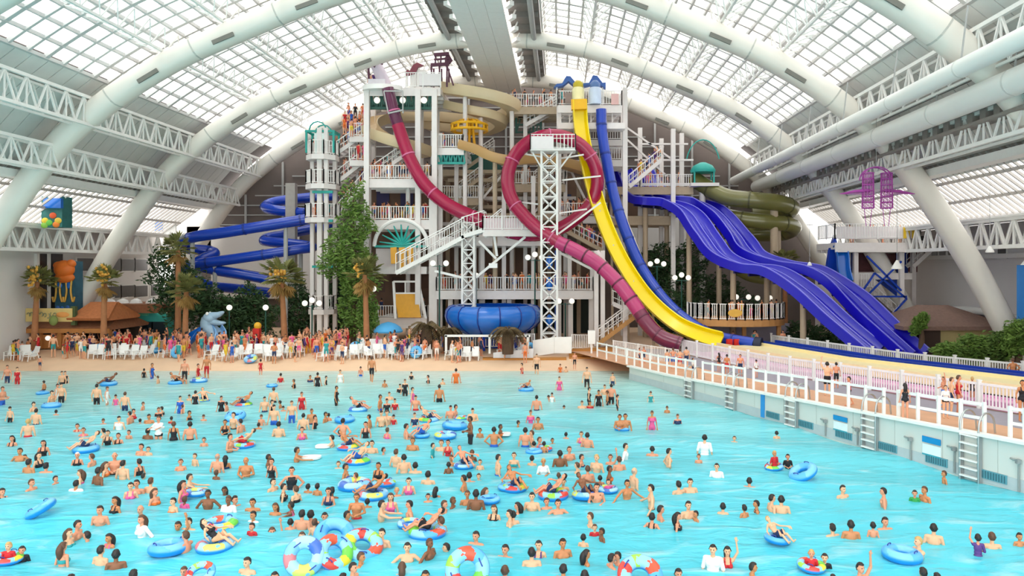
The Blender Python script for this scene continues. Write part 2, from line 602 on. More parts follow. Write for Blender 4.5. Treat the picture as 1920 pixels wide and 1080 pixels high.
def water_mat():
    m = bpy.data.materials.new('pool_water')
    m.use_nodes = True
    nt = m.node_tree
    N, Lk = nt.nodes, nt.links
    b = N['Principled BSDF']
    out = N['Material Output']
    geo = N.new('ShaderNodeTexCoord')
    sep = N.new('ShaderNodeSeparateXYZ')
    Lk.new(geo.outputs['Object'], sep.inputs[0])
    nz = N.new('ShaderNodeTexNoise')
    nz.inputs['Scale'].default_value = 0.16
    nz.inputs['Detail'].default_value = 4
    Lk.new(geo.outputs['Object'], nz.inputs['Vector'])
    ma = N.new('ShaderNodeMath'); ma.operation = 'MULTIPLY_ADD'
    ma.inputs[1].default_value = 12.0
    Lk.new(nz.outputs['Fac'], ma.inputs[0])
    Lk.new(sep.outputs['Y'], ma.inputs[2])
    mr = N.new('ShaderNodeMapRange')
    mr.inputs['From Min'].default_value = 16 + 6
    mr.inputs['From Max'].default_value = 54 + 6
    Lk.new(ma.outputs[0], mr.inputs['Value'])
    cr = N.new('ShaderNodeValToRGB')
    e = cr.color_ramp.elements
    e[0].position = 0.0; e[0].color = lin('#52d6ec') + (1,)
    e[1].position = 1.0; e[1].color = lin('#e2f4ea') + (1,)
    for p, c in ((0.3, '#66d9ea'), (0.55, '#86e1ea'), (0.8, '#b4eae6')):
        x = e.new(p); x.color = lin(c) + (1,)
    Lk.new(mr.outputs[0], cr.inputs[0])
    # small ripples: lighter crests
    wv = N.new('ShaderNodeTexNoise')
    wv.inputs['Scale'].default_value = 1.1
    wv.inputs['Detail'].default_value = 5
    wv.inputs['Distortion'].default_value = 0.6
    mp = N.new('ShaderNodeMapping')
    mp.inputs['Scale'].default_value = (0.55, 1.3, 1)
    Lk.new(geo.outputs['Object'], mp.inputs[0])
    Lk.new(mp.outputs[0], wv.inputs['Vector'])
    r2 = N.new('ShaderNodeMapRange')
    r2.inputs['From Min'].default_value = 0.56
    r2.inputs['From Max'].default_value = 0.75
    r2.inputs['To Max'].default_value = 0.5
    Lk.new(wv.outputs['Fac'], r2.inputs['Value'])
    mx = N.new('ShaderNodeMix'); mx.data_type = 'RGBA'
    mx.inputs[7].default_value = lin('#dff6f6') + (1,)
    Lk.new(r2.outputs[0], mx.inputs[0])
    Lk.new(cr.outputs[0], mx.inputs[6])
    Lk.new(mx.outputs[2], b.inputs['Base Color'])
    b.inputs['Roughness'].default_value = 0.18
    b.inputs['IOR'].default_value = 1.33
    b.inputs['Specular IOR Level'].default_value = 0.35
    bp = N.new('ShaderNodeBump')
    bp.inputs['Strength'].default_value = 0.5
    bp.inputs['Distance'].default_value = 0.25
    Lk.new(wv.outputs['Fac'], bp.inputs['Height'])
    Lk.new(bp.outputs[0], b.inputs['Normal'])
    tr = N.new('ShaderNodeBsdfTransparent')
    tr.inputs[0].default_value = (0.75, 0.95, 0.98, 1)
    ms = N.new('ShaderNodeMixShader')
    ms.inputs[0].default_value = 0.16
    Lk.new(b.outputs[0], ms.inputs[1])
    Lk.new(tr.outputs[0], ms.inputs[2])
    Lk.new(ms.outputs[0], out.inputs[0])
    return m
# water surface with gentle swell
mb = MB()
nx, ny = 130, 170
vs, fs = [], []
rg = random.Random(3)
ph = [(rg.uniform(0, 6.3), rg.uniform(-0.5, 0.5), rg.uniform(0.5, 1.6)) for _ in range(10)]
for j in range(ny + 1):
    Y = -4 + 58.6 * (j / ny)
    xr = lw(Y) if Y < 49.5 else 4.6 + (Y - 49.5) * 0.2
    for i in range(nx + 1):
        x = -44 + (xr + 44) * i / nx
        amp = 0.035 * min(1, max(0, (54 - Y) / 15))
        z = sum(amp * 0.5 * math.sin(p + x * k * 0.35 + Y * k) for p, a_, k in ph)
        vs.append((x, Y, z))
for j in range(ny):
    for i in range(nx):
        a = j * (nx + 1) + i
        fs.append((a, a + 1, a + nx + 2, a + nx + 1))
mb.add(vs, fs)
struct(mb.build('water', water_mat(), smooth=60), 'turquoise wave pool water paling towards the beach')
# pool floor
mb = MB()
for a, b in ((-6, 14), (14, 30.5), (30.5, 55)):
    za, zb = -min(1.72, (55 - a) * 0.07), -min(1.72, (55 - b) * 0.07)
    mb.quad((-46, a, za), (40, a, za), (40, b, zb), (-46, b, zb))
struct(mb.build('pool_floor', mat('pool_floor_paint', '#bfeaee', 0.7, var=0.05)), 'pale sloping pool floor under the water')

# beach and deck behind it
M_SAND = mat('beach_concrete', '#ecc8a6', 0.8, var=0.10, scale=0.7)
mb = MB()
rows = [(53.3, -0.06), (56, 0.35), (60, 0.9), (68, 0.95), (81, 0.95)]
for (a, za), (b, zb) in zip(rows[:-1], rows[1:]):
    mb.quad((-47, a, za), (9, a, za), (9, b, zb), (-47, b, zb))
struct(mb.build('floor', M_SAND), 'peach coloured beach deck sloping into the pool')
# promenade
M_TILE = mat('promenade_tile', '#d8a480', 0.6, var=0.16, scale=1.2)
M_LANE = mat('promenade_grey', '#9a949f', 0.7, var=0.08)
def strip(fa, fb, y0, y1, dz, n=24):
    m_ = MB()
    for i in range(n):
        a, b = y0 + (y1 - y0) * i / n, y0 + (y1 - y0) * (i + 1) / n
        m_.quad((fa(a), a, prom(a) + dz), (fb(a), a, prom(a) + dz), (fb(b), b, prom(b) + dz), (fa(b), b, prom(b) + dz))
    return m_
struct(strip(lw, lambda y: lf(y) - 2.9, -4, 62, 0).build('floor_tiles', M_TILE), 'orange tan tiled promenade beside the pool wall')
struct(strip(lambda y: lf(y) - 2.9, lf, -4, 62, 0.0).build('floor_grey', M_LANE), 'grey strip of promenade along the pink fence')
struct(strip(lf, lambda y: 34, -4, 81, -0.02).build('floor_side', mat('side_ground', '#a08d78', 0.9, var=0.2)), 'ground behind the run-out lanes')

# pool wall
M_PW = mat('pool_wall', '#d3d6d0', 0.6, var=0.05, scale=0.8)
mb = MB()
ys = [-4 + (49.5 + 4) * i / 12 for i in range(13)]
for a, b in zip(ys[:-1], ys[1:]):
    pa, pb = Vector((lw(a), a, 0)), Vector((lw(b), b, 0))
    for lo, hi, off in ((-1.9, None, 0.0),):
        A0, B0 = pa + WN * off, pb + WN * off
        A1, B1 = pa - WN * 0.3, pb - WN * 0.3
        mb.add([(A0.x, A0.y, lo), (B0.x, B0.y, lo), (B0.x, B0.y, prom(b)), (A0.x, A0.y, prom(a)), (A1.x, A1.y, prom(a)), (B1.x, B1.y, prom(b))],
               [(0, 1, 2, 3), (3, 2, 5, 4)])
e0, e1 = Vector((lw(49.5), 49.5, 0)), Vector((5.9, 56.5, 0))
mb.add([(e0.x, e0.y, -1), (e1.x, e1.y, -1), (e1.x, e1.y, 0.9), (e0.x, e0.y, 0.9)], [(0, 1, 2, 3)])
pw = struct(mb.build('wall_pool', M_PW), 'pale concrete pool wall with ladders on the right')
mb = MB()
for a, b in zip(ys[:-1], ys[1:]):
    mb.bar(Vector((lw(a), a, prom(a) + 0.02)) + WN * 0.04, Vector((lw(b), b, prom(b) + 0.02)) + WN * 0.04, 0.34, 0.1)
mb.build('coping', mat('coping_white', '#ecebe6', 0.5), pw)
mb = MB()
for a, b in zip(ys[:-1], ys[1:]):
    mb.bar(Vector((lw(a), a, 0.22)) + WN * 0.012, Vector((lw(b), b, 0.22)) + WN * 0.012, 0.02, 0.44)
mb.build('splash_band', mat('pool_wall_band', '#b9c2c4', 0.5), pw)
mb = MB()
for i in range(1, 26):
    y = 49.5 - i * 2.0
    mb.bar(Vector((lw(y), y, 0.4)) + WN * 0.005, Vector((lw(y), y, prom(y))) + WN * 0.005, 0.012)
mb.build('panel_joint', mat('joint_grey', '#b5b8b2', 0.7), pw)
# ================================================================ slides
def polyP(l, n=8):
    return catmull([P(*p) for p in l], n)
def rings(pts, step, r, wd, m, parent, name='flange_ring', n=14):
    L = 0
    nxt = step * 0.5
    for a, b in zip(pts[:-1], pts[1:]):
        d = (b - a).length
        while L + d >= nxt:
            c = a.lerp(b, (nxt - L) / d)
            t = (b - a).normalized()
            MB().tube([c - t * wd / 2, c + t * wd / 2], r, n).build(name, m, parent, smooth=40)
            nxt += step
        L += d
def tube_slide(name, label, pts, r, m, ringm, step=3.2, rr=1.07, seg=14, cat='water slide', body='slide_tube', group=None):
    b = pts[-1]
    t = thing(name, label, cat, (b.x, b.y, max(0.0, b.z - r)), group)
    MB().tube(pts, r, seg).build(body, m, t, smooth=50)
    rings(pts, step, r * rr, 0.16, ringm, t)
    return t
def trough(pts, w_, h, th, parent, m, name='flume', up=Vector((0, 0, 1))):
    pr = [(-w_, h), (-w_ * 1.02, 0.25 * h), (-w_ * 0.78, -th), (w_ * 0.78, -th), (w_ * 1.02, 0.25 * h), (w_, h),
          (w_ - 0.09, h), (w_ - 0.1, 0.3 * h), (w_ * 0.7, 0), (-w_ * 0.7, 0), (-w_ + 0.1, 0.3 * h), (-w_ + 0.09, h)]
    return MB().sweep(pts, pr[::-1], up=up).build(name, m, parent, smooth=50)

# gloss fibreglass colours
M_MAG = mat('magenta_fibreglass', '#a00a40', 0.25, var=0.14, scale=0.4, coat=0.35)
M_PLUM = mat('plum_fibreglass', '#5a1440', 0.25, var=0.12, scale=0.4, coat=0.6)
M_MAGR = mat('magenta_flange', '#d06c96', 0.4)
M_YEL = mat('yellow_fibreglass', '#f6dc00', 0.25, var=0.06, scale=0.4, coat=0.5)
M_BLU = mat('blue_fibreglass', '#0d3db0', 0.25, var=0.14, scale=0.4, coat=0.3)
M_BLUD = mat('blue_flange', '#0c2f86', 0.35)
M_VIO = mat('ultramarine_fibreglass', '#1610b4', 0.28, var=0.14, scale=0.3, coat=0.15)
M_VIOL = mat('lane_rim_lilac', '#7a78dc', 0.3)
M_BEI = mat('beige_fibreglass', '#d9c39d', 0.35, var=0.10, scale=0.5)
M_BEID = mat('tan_fibreglass', '#c49a63', 0.35, var=0.12, scale=0.5)
M_OLI = mat('olive_fibreglass', '#74713c', 0.3, var=0.16, scale=0.5, coat=0.4)
M_AZU = mat('azure_fibreglass', '#1568c4', 0.25, var=0.12, scale=0.4, coat=0.35)

# --- magenta looping slide
g0 = P(1270, 652, 56)
t = thing('loop_slide', 'magenta tube water slide with a tall tilted loop, dropping from the left tower top', 'water slide', (g0.x, g0.y, 0.9))
drop = polyP([(727, 166, 64), (737, 205, 64), (752, 252, 64), (772, 305, 63.8), (800, 350, 63.5), (840, 384, 63.2), (880, 404, 63), (915, 418, 63)])
MB().tube(drop[:14], 0.52, 16).build('upper_tube', M_PLUM, t, smooth=50)
MB().tube(drop[13:], [0.54 + 0.0015 * i for i in range(len(drop) - 13)], 16).build('drop_tube', M_MAG, t, smooth=50)
lp = []
loop_c, rx, ry = (1036, 338), 84, 84
lpx = [(915, 418, 63), (960, 436, 63.4), (1010, 440, 63.6), (1060, 423, 63.6)]
for a in range(-38, 230, 16):
    an = math.radians(a)
    u = (a + 38) / 268
    lpx.append((loop_c[0] + rx * math.cos(an), loop_c[1] - ry * math.sin(an), 63.5 - 3.0 * u))
lpx += [(1003, 424, 60.2), (1050, 456, 59.8)]
loop = polyP(lpx, 6)
MB().tube(loop, 0.56, 16, up=None).build('loop_tube', M_MAG, t, smooth=50)
M_PINK = mat('rose_fibreglass', '#b8336e', 0.25, var=0.14, scale=0.4, coat=0.35)
M_WINE = mat('wine_fibreglass', '#741a40', 0.25, var=0.12, scale=0.4, coat=0.5)
run = polyP([(1046, 454, 59.8), (1080, 470, 59.4), (1120, 494, 58.8), (1158, 530, 58.2), (1190, 572, 57.6), (1213, 606, 57), (1240, 632, 56.5), (1277, 646, 56)])
k = int(len(run) * 0.62)
MB().tube(run[:k + 1], 0.56, 16).build('run_out_tube', M_PINK, t, smooth=50)
MB().tube(run[k:], 0.58, 16).build('run_out_end', M_WINE, t, smooth=50)
rings(run, 1.7, 0.62, 0.12, mat('wine_flange', '#5e1738', 0.4), t)
rings(drop, 4.0, 0.6, 0.12, M_MAGR, t)
rings(loop, 4.0, 0.62, 0.1, M_MAGR, t)
mb = MB()
c = P(738, 200, 63.6)
for s in (-1, 1):
    mb.bar(c + Vector((s * .8, -.1, 1.3)), c + Vector((s * .62 + .2, -.1, -.6)), 0.09)
mb.bar(c + Vector((-.45, -.1, -.6)), c + Vector((.85, -.1, -.3)), 0.12)
mb.bar(c + Vector((-.8, -.1, 1.3)), c + Vector((.8, -.1, 1.3)), 0.1)
mb.build('hanger_frame', M_GREY, t)
# white clamps that carry the loop
mb = MB()
for pxy in ((946, 375), (1126, 330), (1100, 392), (968, 286), (1094, 290)):
    p = P(pxy[0], pxy[1], 62)
    q = P(1030 + (pxy[0] - 1030) * 0.25, pxy[1] + 8, 61)
    MB().bar(p, q, 0.13).build('support_arm', M_WHITE, t)
for a, b in (((946, 375), (1020, 440)), ((1126, 380), (1045, 440)), ((1050, 450), (1118, 496))):
    MB().bar(P(a[0], a[1], 61.3), P(b[0], b[1], 60.6), 0.14).build('support_arm', M_WHITE, t)

# --- yellow speed slide
py_ = polyP([(1085, 188, 64), (1088, 240, 64), (1100, 306, 63.6), (1118, 378, 63.0), (1142, 444, 62.2), (1173, 505, 61.2), (1214, 562, 60), (1264, 606, 58.6), (1310, 628, 57.2), (1352, 640, 56)])
b = py_[-1]
t = thing('speed_slide', 'bright yellow open speed slide between the magenta and blue slides', 'water slide', (b.x, b.y, 0.9))
trough(py_, 0.62, 0.42, 0.12, t, M_YEL, up=Vector((0.25, -1, 0.25)).normalized())
MB().sweep([py_[0], py_[3]], [(-.66, -.2), (.66, -.2), (.66, .55), (-.66, .55)], up=Vector((0, -1, 0))).build('start_box', mat('amber_box', '#e8b010', 0.4), t)
# support leg frame
mb = MB()
for off in (0.0, 1.0):
    mb.bar(P(1120 + 8 * off, 300, 66.5), P(1240 + 8 * off, 600, 62), 0.22)
for f_ in (0.2, 0.4, 0.6, 0.8):
    a = P(1120, 300, 66.5).lerp(P(1240, 600, 62), f_)
    q = min(py_, key=lambda v: abs(v.z - a.z - .6))
    mb.bar(a, q, 0.12)
    mb.bar(a, a + Vector((1.2, .6, -1.5)), 0.1)
mb.build('support_frame', M_TOWER, t)

# --- blue enclosed speed slide
pb_ = polyP([(1127, 205, 64.5), (1129, 250, 64.5), (1139, 310, 64.2), (1152, 370, 63.8), (1172, 432, 63), (1202, 500, 62), (1240, 556, 60.6), (1286, 600, 59.2), (1340, 630, 57.6), (1415, 645, 55.6)])
t = tube_slide('enclosed_speed_slide', 'deep blue enclosed speed slide tube with dark rings right of the yellow slide', pb_, 0.46, M_BLU, M_BLUD, 2.6)
b = pb_[-1]
MB().tube([b, b + Vector((.45, -.25, -.03))], 0.55, 14).build('exit_mouth', mat('dark_opening', '#141d3a', 0.6), t, smooth=40)
mb = MB()
c = P(1377, 645, 56.3)
for dx in (-.45, .1, .65):
    mb.box((c.x + dx, c.y - .3, c.z - .1), (.42, .25, 1.0), 0.2)
mb.build('red_padding', mat('red_pad', '#d8261c', 0.6), t)
mb = MB()
for f_ in (0.25, 0.45, 0.62, 0.78):
    q = pb_[int(f_ * (len(pb_) - 1))]
    MB().bar(q + Vector((.2, .5, -.4)), Vector((q.x + .4, q.y + 1.2, 0.9)), 0.2).build('support_post', M_TAN, t)

# --- ultramarine two-lane racing slides
def racer(label, l, step):
    pts = polyP(l, 8)
    b = pts[-1]
    t = thing('racing_slide', label, 'water slide', (b.x, b.y, 0.9), None)
    w_ = 1.32
    pr = [(-w_, .48), (-w_ - .06, -.2), (w_ + .06, -.2), (w_, .48), (w_ - .16, .5), (w_ - .34, .12), (w_ - .5, 0), (.42, 0), (.2, .1), (.08, .3), (-.08, .3), (-.2, .1), (-.42, 0), (-w_ + .5, 0), (-w_ + .34, .12), (-w_ + .16, .5)]
    MB().sweep(pts, pr, up=Vector((0, 0, 1))).build('flume', M_VIO, t, smooth=40)
    for u in (-w_ + .07, 0, w_ - .07):
        fr = frames(pts, False, Vector((0, 0, 1)))
        q = [p + f_[1] * u + f_[2] * (0.52 if u else 0.33) for p, f_ in zip(pts, fr)]
        MB().tube(q, 0.055, 6).build('lane_rim' if u else 'lane_divider', M_VIOL, t, smooth=40)
    mb = MB()
    fr = frames(pts, False, Vector((0, 0, 1)))
    for i in range(3, len(pts), 4):
        p, f_ = pts[i], fr[i]
        mb.bar(p - f_[1] * 1.15 - f_[2] * .32, p + f_[1] * 1.15 - f_[2] * .32, 0.16, 0.22)
    mb.build('under_rib', mat('rib_navy', '#1a1760', 0.5), t)
    for i in range(step, len(pts) - 6, step):
        p = pts[i]
        if p.z > 2.4:
            MB().tube([(p.x, p.y, 0.5), (p.x, p.y, p.z - .4)], 0.24, 10).build('support_post', M_TAN, t, smooth=40)
    return t
racer('ultramarine two-lane wavy racing slide, the nearer of the pair',
      [(1162, 320, 72.5), (1180, 352, 71.6), (1200, 375, 70.2), (1222, 382, 69), (1258, 386, 68), (1292, 404, 66.4), (1322, 446, 64.6), (1352, 484, 63), (1400, 505, 61), (1450, 513, 59.2), (1506, 548, 57), (1570, 606, 54.6), (1634, 660, 52.5)], 20)
racer('ultramarine two-lane wavy racing slide, the farther one nearer the right wall',
      [(1204, 322, 74), (1221, 350, 73.2), (1240, 371, 72.2), (1264, 379, 71), (1312, 384, 69.8), (1348, 404, 68), (1384, 446, 66.2), (1412, 480, 64.6), (1468, 500, 62.4), (1530, 512, 60.2), (1590, 552, 58), (1652, 612, 54.8), (1712, 666, 52.2)], 20)

# --- beige coil and tan chute round the tower top
pc = polyP([(832, 172, 67), (872, 178, 66.4), (915, 186, 66.2), (950, 198, 67), (962, 212, 69), (940, 226, 71.5), (890, 232, 73), (820, 226, 73.5), (745, 226, 72.5), (700, 236, 70), (694, 250, 67.5), (722, 266, 66.2), (765, 280, 66.4), (800, 292, 68)], 8)
t = thing('flume_slide', 'pale beige open flume curling round the top of the left tower', 'water slide', (X(830, 69), 69, 0.95))
trough(pc, 0.78, 0.75, 0.18, t, M_BEI)
for i in (8, 28, 52, 76, 96):
    p = pc[min(i, len(pc) - 1)]
    MB().tube([(p.x, p.y, 0.95), (p.x, p.y, p.z - .2)], 0.2, 8).build('support_post', M_TOWER, t, smooth=40)
pc = polyP([(838, 202, 68.5), (880, 212, 67.6), (920, 222, 68), (938, 236, 70), (905, 250, 72), (850, 246, 73), (800, 240, 74)], 8)
t = thing('flume_slide', 'lower beige flume looping just under the top coil, above the yellow mushroom canopy', 'water slide', (X(880, 70), 70, 0.95))
trough(pc, 0.7, 0.6, 0.16, t, M_BEI)
MB().tube([(pc[12].x, pc[12].y, 0.95), (pc[12].x, pc[12].y, pc[12].z - .2)], 0.2, 8).build('support_post', M_TOWER, t, smooth=40)
pc = polyP([(866, 276, 66), (892, 284, 65.4), (920, 298, 65), (955, 306, 65), (1000, 303, 66), (1050, 309, 67), (1095, 322, 68.5), (1130, 330, 71)], 8)
t = thing('flume_slide', 'tan open chute running right behind the magenta loop', 'water slide', (X(960, 66), 66, 0.95))
trough(pc, 0.75, 0.6, 0.2, t, M_BEID)
for i in (18, 34):
    MB().tube([(pc[i].x, pc[i].y, 0.95), (pc[i].x, pc[i].y, pc[i].z - .2)], 0.2, 8).build('support_post', M_TAN, t, smooth=40)

# --- olive tube slides at the right
po = polyP([(1300, 336, 71), (1330, 354, 70), (1365, 370, 69), (1420, 376, 68), (1462, 381, 68.4), (1484, 391, 70), (1462, 400, 72.5), (1410, 402, 73)])
t = tube_slide('tube_slide', 'olive green fat tube slide, the upper bend at the right of the tower', po, 0.78, M_OLI, mat('olive_flange', '#565530', 0.5), 4.0, 1.05)
MB().tube([(po[30].x, po[30].y + .3, 0.9), (po[30].x, po[30].y + .3, po[30].z - .7)], 0.35, 10).build('support_post', M_TAN, t, smooth=40)
po = polyP([(1352, 404, 70), (1400, 412, 69), (1440, 416, 68.6), (1474, 420, 69.4), (1488, 428, 71), (1462, 438, 73), (1400, 440, 74), (1370, 452, 72), (1360, 478, 70), (1400, 510, 68), (1440, 520, 68)])
t = tube_slide('tube_slide', 'olive green fat tube slide, the lower bend below its twin', po, 0.74, M_OLI, mat('olive_flange', '#565530', 0.5), 4.0, 1.05)
MB().tube([(po[20].x, po[20].y + .3, 0.9), (po[20].x, po[20].y + .3, po[20].z - .7)], 0.35, 10).build('support_post', M_TAN, t, smooth=40)

# --- blue zigzag tubes at the left
pa = polyP([(632, 366, 75), (565, 372, 74.5), (514, 379, 73.6), (498, 388, 72.4), (516, 394, 71.4), (556, 398, 71.2), (590, 401, 70.5), (602, 406, 69), (575, 411, 68), (500, 423, 67.6), (420, 436, 67.2), (365, 444, 67), (343, 454, 67.8), (352, 466, 69.5), (390, 470, 70.6), (402, 476, 70), (380, 486, 68.8), (372, 496, 68.4), (402, 506, 68.4), (450, 514, 68.6), (502, 523, 69)], 7)
t = tube_slide('zigzag_slide', 'cobalt blue tube slide zigzagging down left of the stair tower, the front run', pa, 0.5, M_BLU, M_BLUD, 5.0)
for i in (60, 78, 120):
    p = pa[i]
    MB().tube([(p.x, p.y + .1, 0.95), (p.x, p.y + .1, p.z - .4)], 0.2, 8).build('support_post', M_GREY, t, smooth=40)
pa = polyP([(632, 418, 75), (590, 428, 74), (535, 440, 73), (502, 446, 72), (498, 452, 71.2), (535, 456, 70.6), (572, 460, 70.4), (585, 464, 69.8), (560, 467, 69), (525, 473, 68.6), (450, 484, 68.2), (372, 495, 68), (346, 504, 68.8), (352, 520, 70.5), (395, 536, 71), (440, 541, 71), (505, 549, 71)], 7)
t = tube_slide('zigzag_slide', 'cobalt blue tube slide zigzagging down left of the stair tower, the lower rear run', pa, 0.48, M_BLU, M_BLUD, 5.0)
for i in (40, 74, 84):
    p = pa[i]
    MB().tube([(p.x, p.y + .1, 0.95), (p.x, p.y + .1, p.z - .4)], 0.2, 8).build('support_post', M_GREY, t, smooth=40)
c = P(540, 420, 70.0)
mb = MB().box((c.x, c.y + .9, (Zz(342, 70) + .95) / 2), (0.9, 0.7, Zz(342, 70) - .95))
tag(mb.build('concrete_post', mat('concrete', '#a6a09a', 0.8, var=0.12), base=(c.x, c.y + .9, .95)), 'square grey concrete column between the blue zigzag tubes', 'post')

# --- big azure bowl slide
c = P(925, 600, 61)
t = thing('bowl_slide', 'big azure blue bowl slide under the gallery in front of the tower', 'water slide', (c.x, c.y, 0.95))
prof = [(0.5, 1.55), (1.2, 1.6), (2.6, 2.1), (3.45, 2.65), (3.8, 3.05), (3.92, 3.5), (3.85, 3.95), (3.6, 4.25), (3.2, 4.38), (2.9, 4.34), (3.2, 4.2), (3.5, 3.9), (3.6, 3.5), (3.4, 3.1), (2.4, 2.5), (1.1, 1.9), (0.5, 1.8)]
MB().lathe((c.x, c.y, 0), prof, 40).build('bowl', M_AZU, t, smooth=45)
for k in range(14):
    a = 2 * PI * k / 14
    pts = [Vector((c.x + r * 1.008 * math.cos(a), c.y + r * 1.008 * math.sin(a), z)) for r, z in prof[2:9]]
    MB().tube(pts, 0.05, 5).build('seam', M_BLUD, t)
for k in range(6):
    a = 2 * PI * (k + .3) / 6
    MB().tube([(c.x + 2.6 * math.cos(a), c.y + 2.6 * math.sin(a), 0.9), (c.x + 2.6 * math.cos(a), c.y + 2.6 * math.sin(a), 2.15)], 0.14, 8).build('leg', M_BLU, t, smooth=40)
MB().tube([(c.x, c.y, 0.9), (c.x, c.y, 1.7)], 0.7, 14).build('drain_tube', M_BLU, t, smooth=40)
mb = MB()
for dx in (-3.2, 0.1, 3.0):
    mb.bar((c.x + dx, c.y - 4.3, 0.9), (c.x + dx, c.y - 4.3, 2.3), .16)
mb.bar((c.x - 3.3, c.y - 4.3, 2.25), (c.x + 3.2, c.y - 4.3, 2.25), .16)
tag(mb.build('gate_frame', M_WHITE, base=(c.x, c.y - 4.3, .95)), 'white pipe frame in front of the azure bowl', 'frame')

# --- run-out lanes behind the pink fence
def lane(label, name, off, wd, m, wall, h, y0=31.0, y1=55.5, wh=.32):
    n = 14
    t = thing(name, label, 'run-out lane', (lf(43) + off, 43, prom(43)))
    pts = []
    for i in range(n + 1):
        y = y0 + (y1 - y0) * i / n
        pts.append(Vector((lf(y) + off, y, prom(y) + h)))
    MB().sweep(pts, [(-wd / 2, -.25), (wd / 2, -.25), (wd / 2, 0), (-wd / 2, 0)]).build('lane_floor', m, t)
    for s in (-1, 1):
        MB().sweep([p + Vector((s * wd / 2, 0, 0)) for p in pts], [(-.08, -.35), (.08, -.35), (.08, wh), (-.08, wh)]).build('lane_wall', wall, t)
    return t
M_LPINK = mat('lane_pink', '#e7a6cf', 0.5, var=0.08)
M_LCREAM = mat('lane_cream', '#f3e2ae', 0.5, var=0.05)
lane('pink run-out lane just behind the white picket fence', 'slide_lane', 1.2, 1.5, M_LPINK, mat('lane_wall_pink', '#dd9cc8', 0.5), 0.25, wh=.1)
lane('cream yellow run-out lane between the pink and blue lanes', 'slide_lane', 3.8, 3.2, M_LCREAM, M_LCREAM, 0.75, wh=.2)
lane('dark blue run-out lane along the rear white fence', 'slide_lane', 6.8, 1.4, mat('lane_blue', '#1d3fa8', 0.4), mat('lane_blue', '#1d3fa8', 0.4), 0.68, 27, 57)
# ================================================================ the slide tower
M_RAIL = mat('rail_white', '#efedea', 0.45, var=0.04)
M_TEAL = mat('teal_paint', '#1f9e94', 0.45, var=0.1)
M_GREEN = mat('dark_green_paint', '#1d5449', 0.5, var=0.15)
M_CLOTH = mat('screen_mesh_white', '#e9e2e2', 0.8, var=0.05)
M_AMBER = mat('amber_panel', '#d79a1a', 0.35, var=0.15)
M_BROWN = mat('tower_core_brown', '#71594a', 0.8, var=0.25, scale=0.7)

def vcol(px, ptop, Y, wd, parent, m, zb=0.95, name='column', r=False):
    x, zt = X(px, Y), Zz(ptop, Y)
    mb = MB()
    if r:
        mb.tube([(x, Y, zb), (x, Y, zt)], wd / 2, 10)
    else:
        mb.box((x, Y, (zb + zt) / 2), (wd, wd, zt - zb))
    return mb.build(name, m, parent, smooth=40 if r else 0)
def slab(p0, p1, py, Y0, Y1, parent, th=0.4, m=None, name='deck'):
    z = Zz(py, Y0)
    x0, x1 = X(p0, Y0), X(p1, Y0)
    mb = MB().box(((x0 + x1) / 2, (Y0 + Y1) / 2, z - th / 2), (x1 - x0, Y1 - Y0, th))
    for i in range(5):
        yy = Y0 + (Y1 - Y0) * i / 4
        mb.bar((x0, yy, z - th - .12), (x1, yy, z - th - .12), .14, .24)
    return mb.build(name, m or M_TOWER, parent), z
def front_rail(p0, p1, py, Y, parent, h=1.15, m=None, gap=0.22, sides=0.0):
    z = Zz(py, Y)
    a, b = Vector((X(p0, Y), Y + .05, z)), Vector((X(p1, Y), Y + .05, z))
    pts = [a, b]
    if sides:
        pts = [a + Vector((0, sides, 0)), a, b, b + Vector((0, sides, 0))]
    return MB().rail(pts, h, gap, 1.8, 0.05, 0.09).build('railing', m or M_RAIL, parent)
def screen(p0, p1, pt, pb, Y, parent, m=None, name='screen'):
    a, b = P(p0, pt, Y), P(p1, pb, Y)
    return MB().box(((a.x + b.x) / 2, Y, (a.z + b.z) / 2), (abs(b.x - a.x), 0.06, abs(a.z - b.z))).build(name, m or M_CLOTH, parent)
def stair(a, b, wd, parent, m, name='stair', rails=True, lat=Vector((0, 1, 0)), h=1.1):
    """flight from a to b, lateral direction lat"""
    a, b = Vector(a), Vector(b)
    mb = MB()
    for s in (0, 1):
        o = lat * wd * s
        mb.bar(a + o, b + o, .12, .34)
    n = max(3, int(abs(b.z - a.z) / 0.22))
    hd = Vector((b.x - a.x, b.y - a.y, 0)) / n
    for i in range(n):
        p = a.lerp(b, (i + .5) / n) + lat * wd / 2
        dx = max(abs(hd.x), .25) if lat.y > .5 else wd
        dy = wd if lat.y > .5 else max(abs(hd.y), .25)
        mb.box(p, (dx, dy, .06))
    st = mb.build(name, m, parent)
    if rails:
        r = MB()
        for s in (0, 1):
            o = lat * wd * s
            r.bar(a + o + Vector((0, 0, h)), b + o + Vector((0, 0, h)), .08)
            r.bar(a + o + Vector((0, 0, h * .5)), b + o + Vector((0, 0, h * .5)), .05)
            L = (b - a).length
            k = max(2, int(L / .45))
            for i in range(k + 1):
                p = a.lerp(b, i / k) + o
                r.bar(p, p + Vector((0, 0, h)), .05)
        r.build('handrail', M_RAIL, st)
    return st

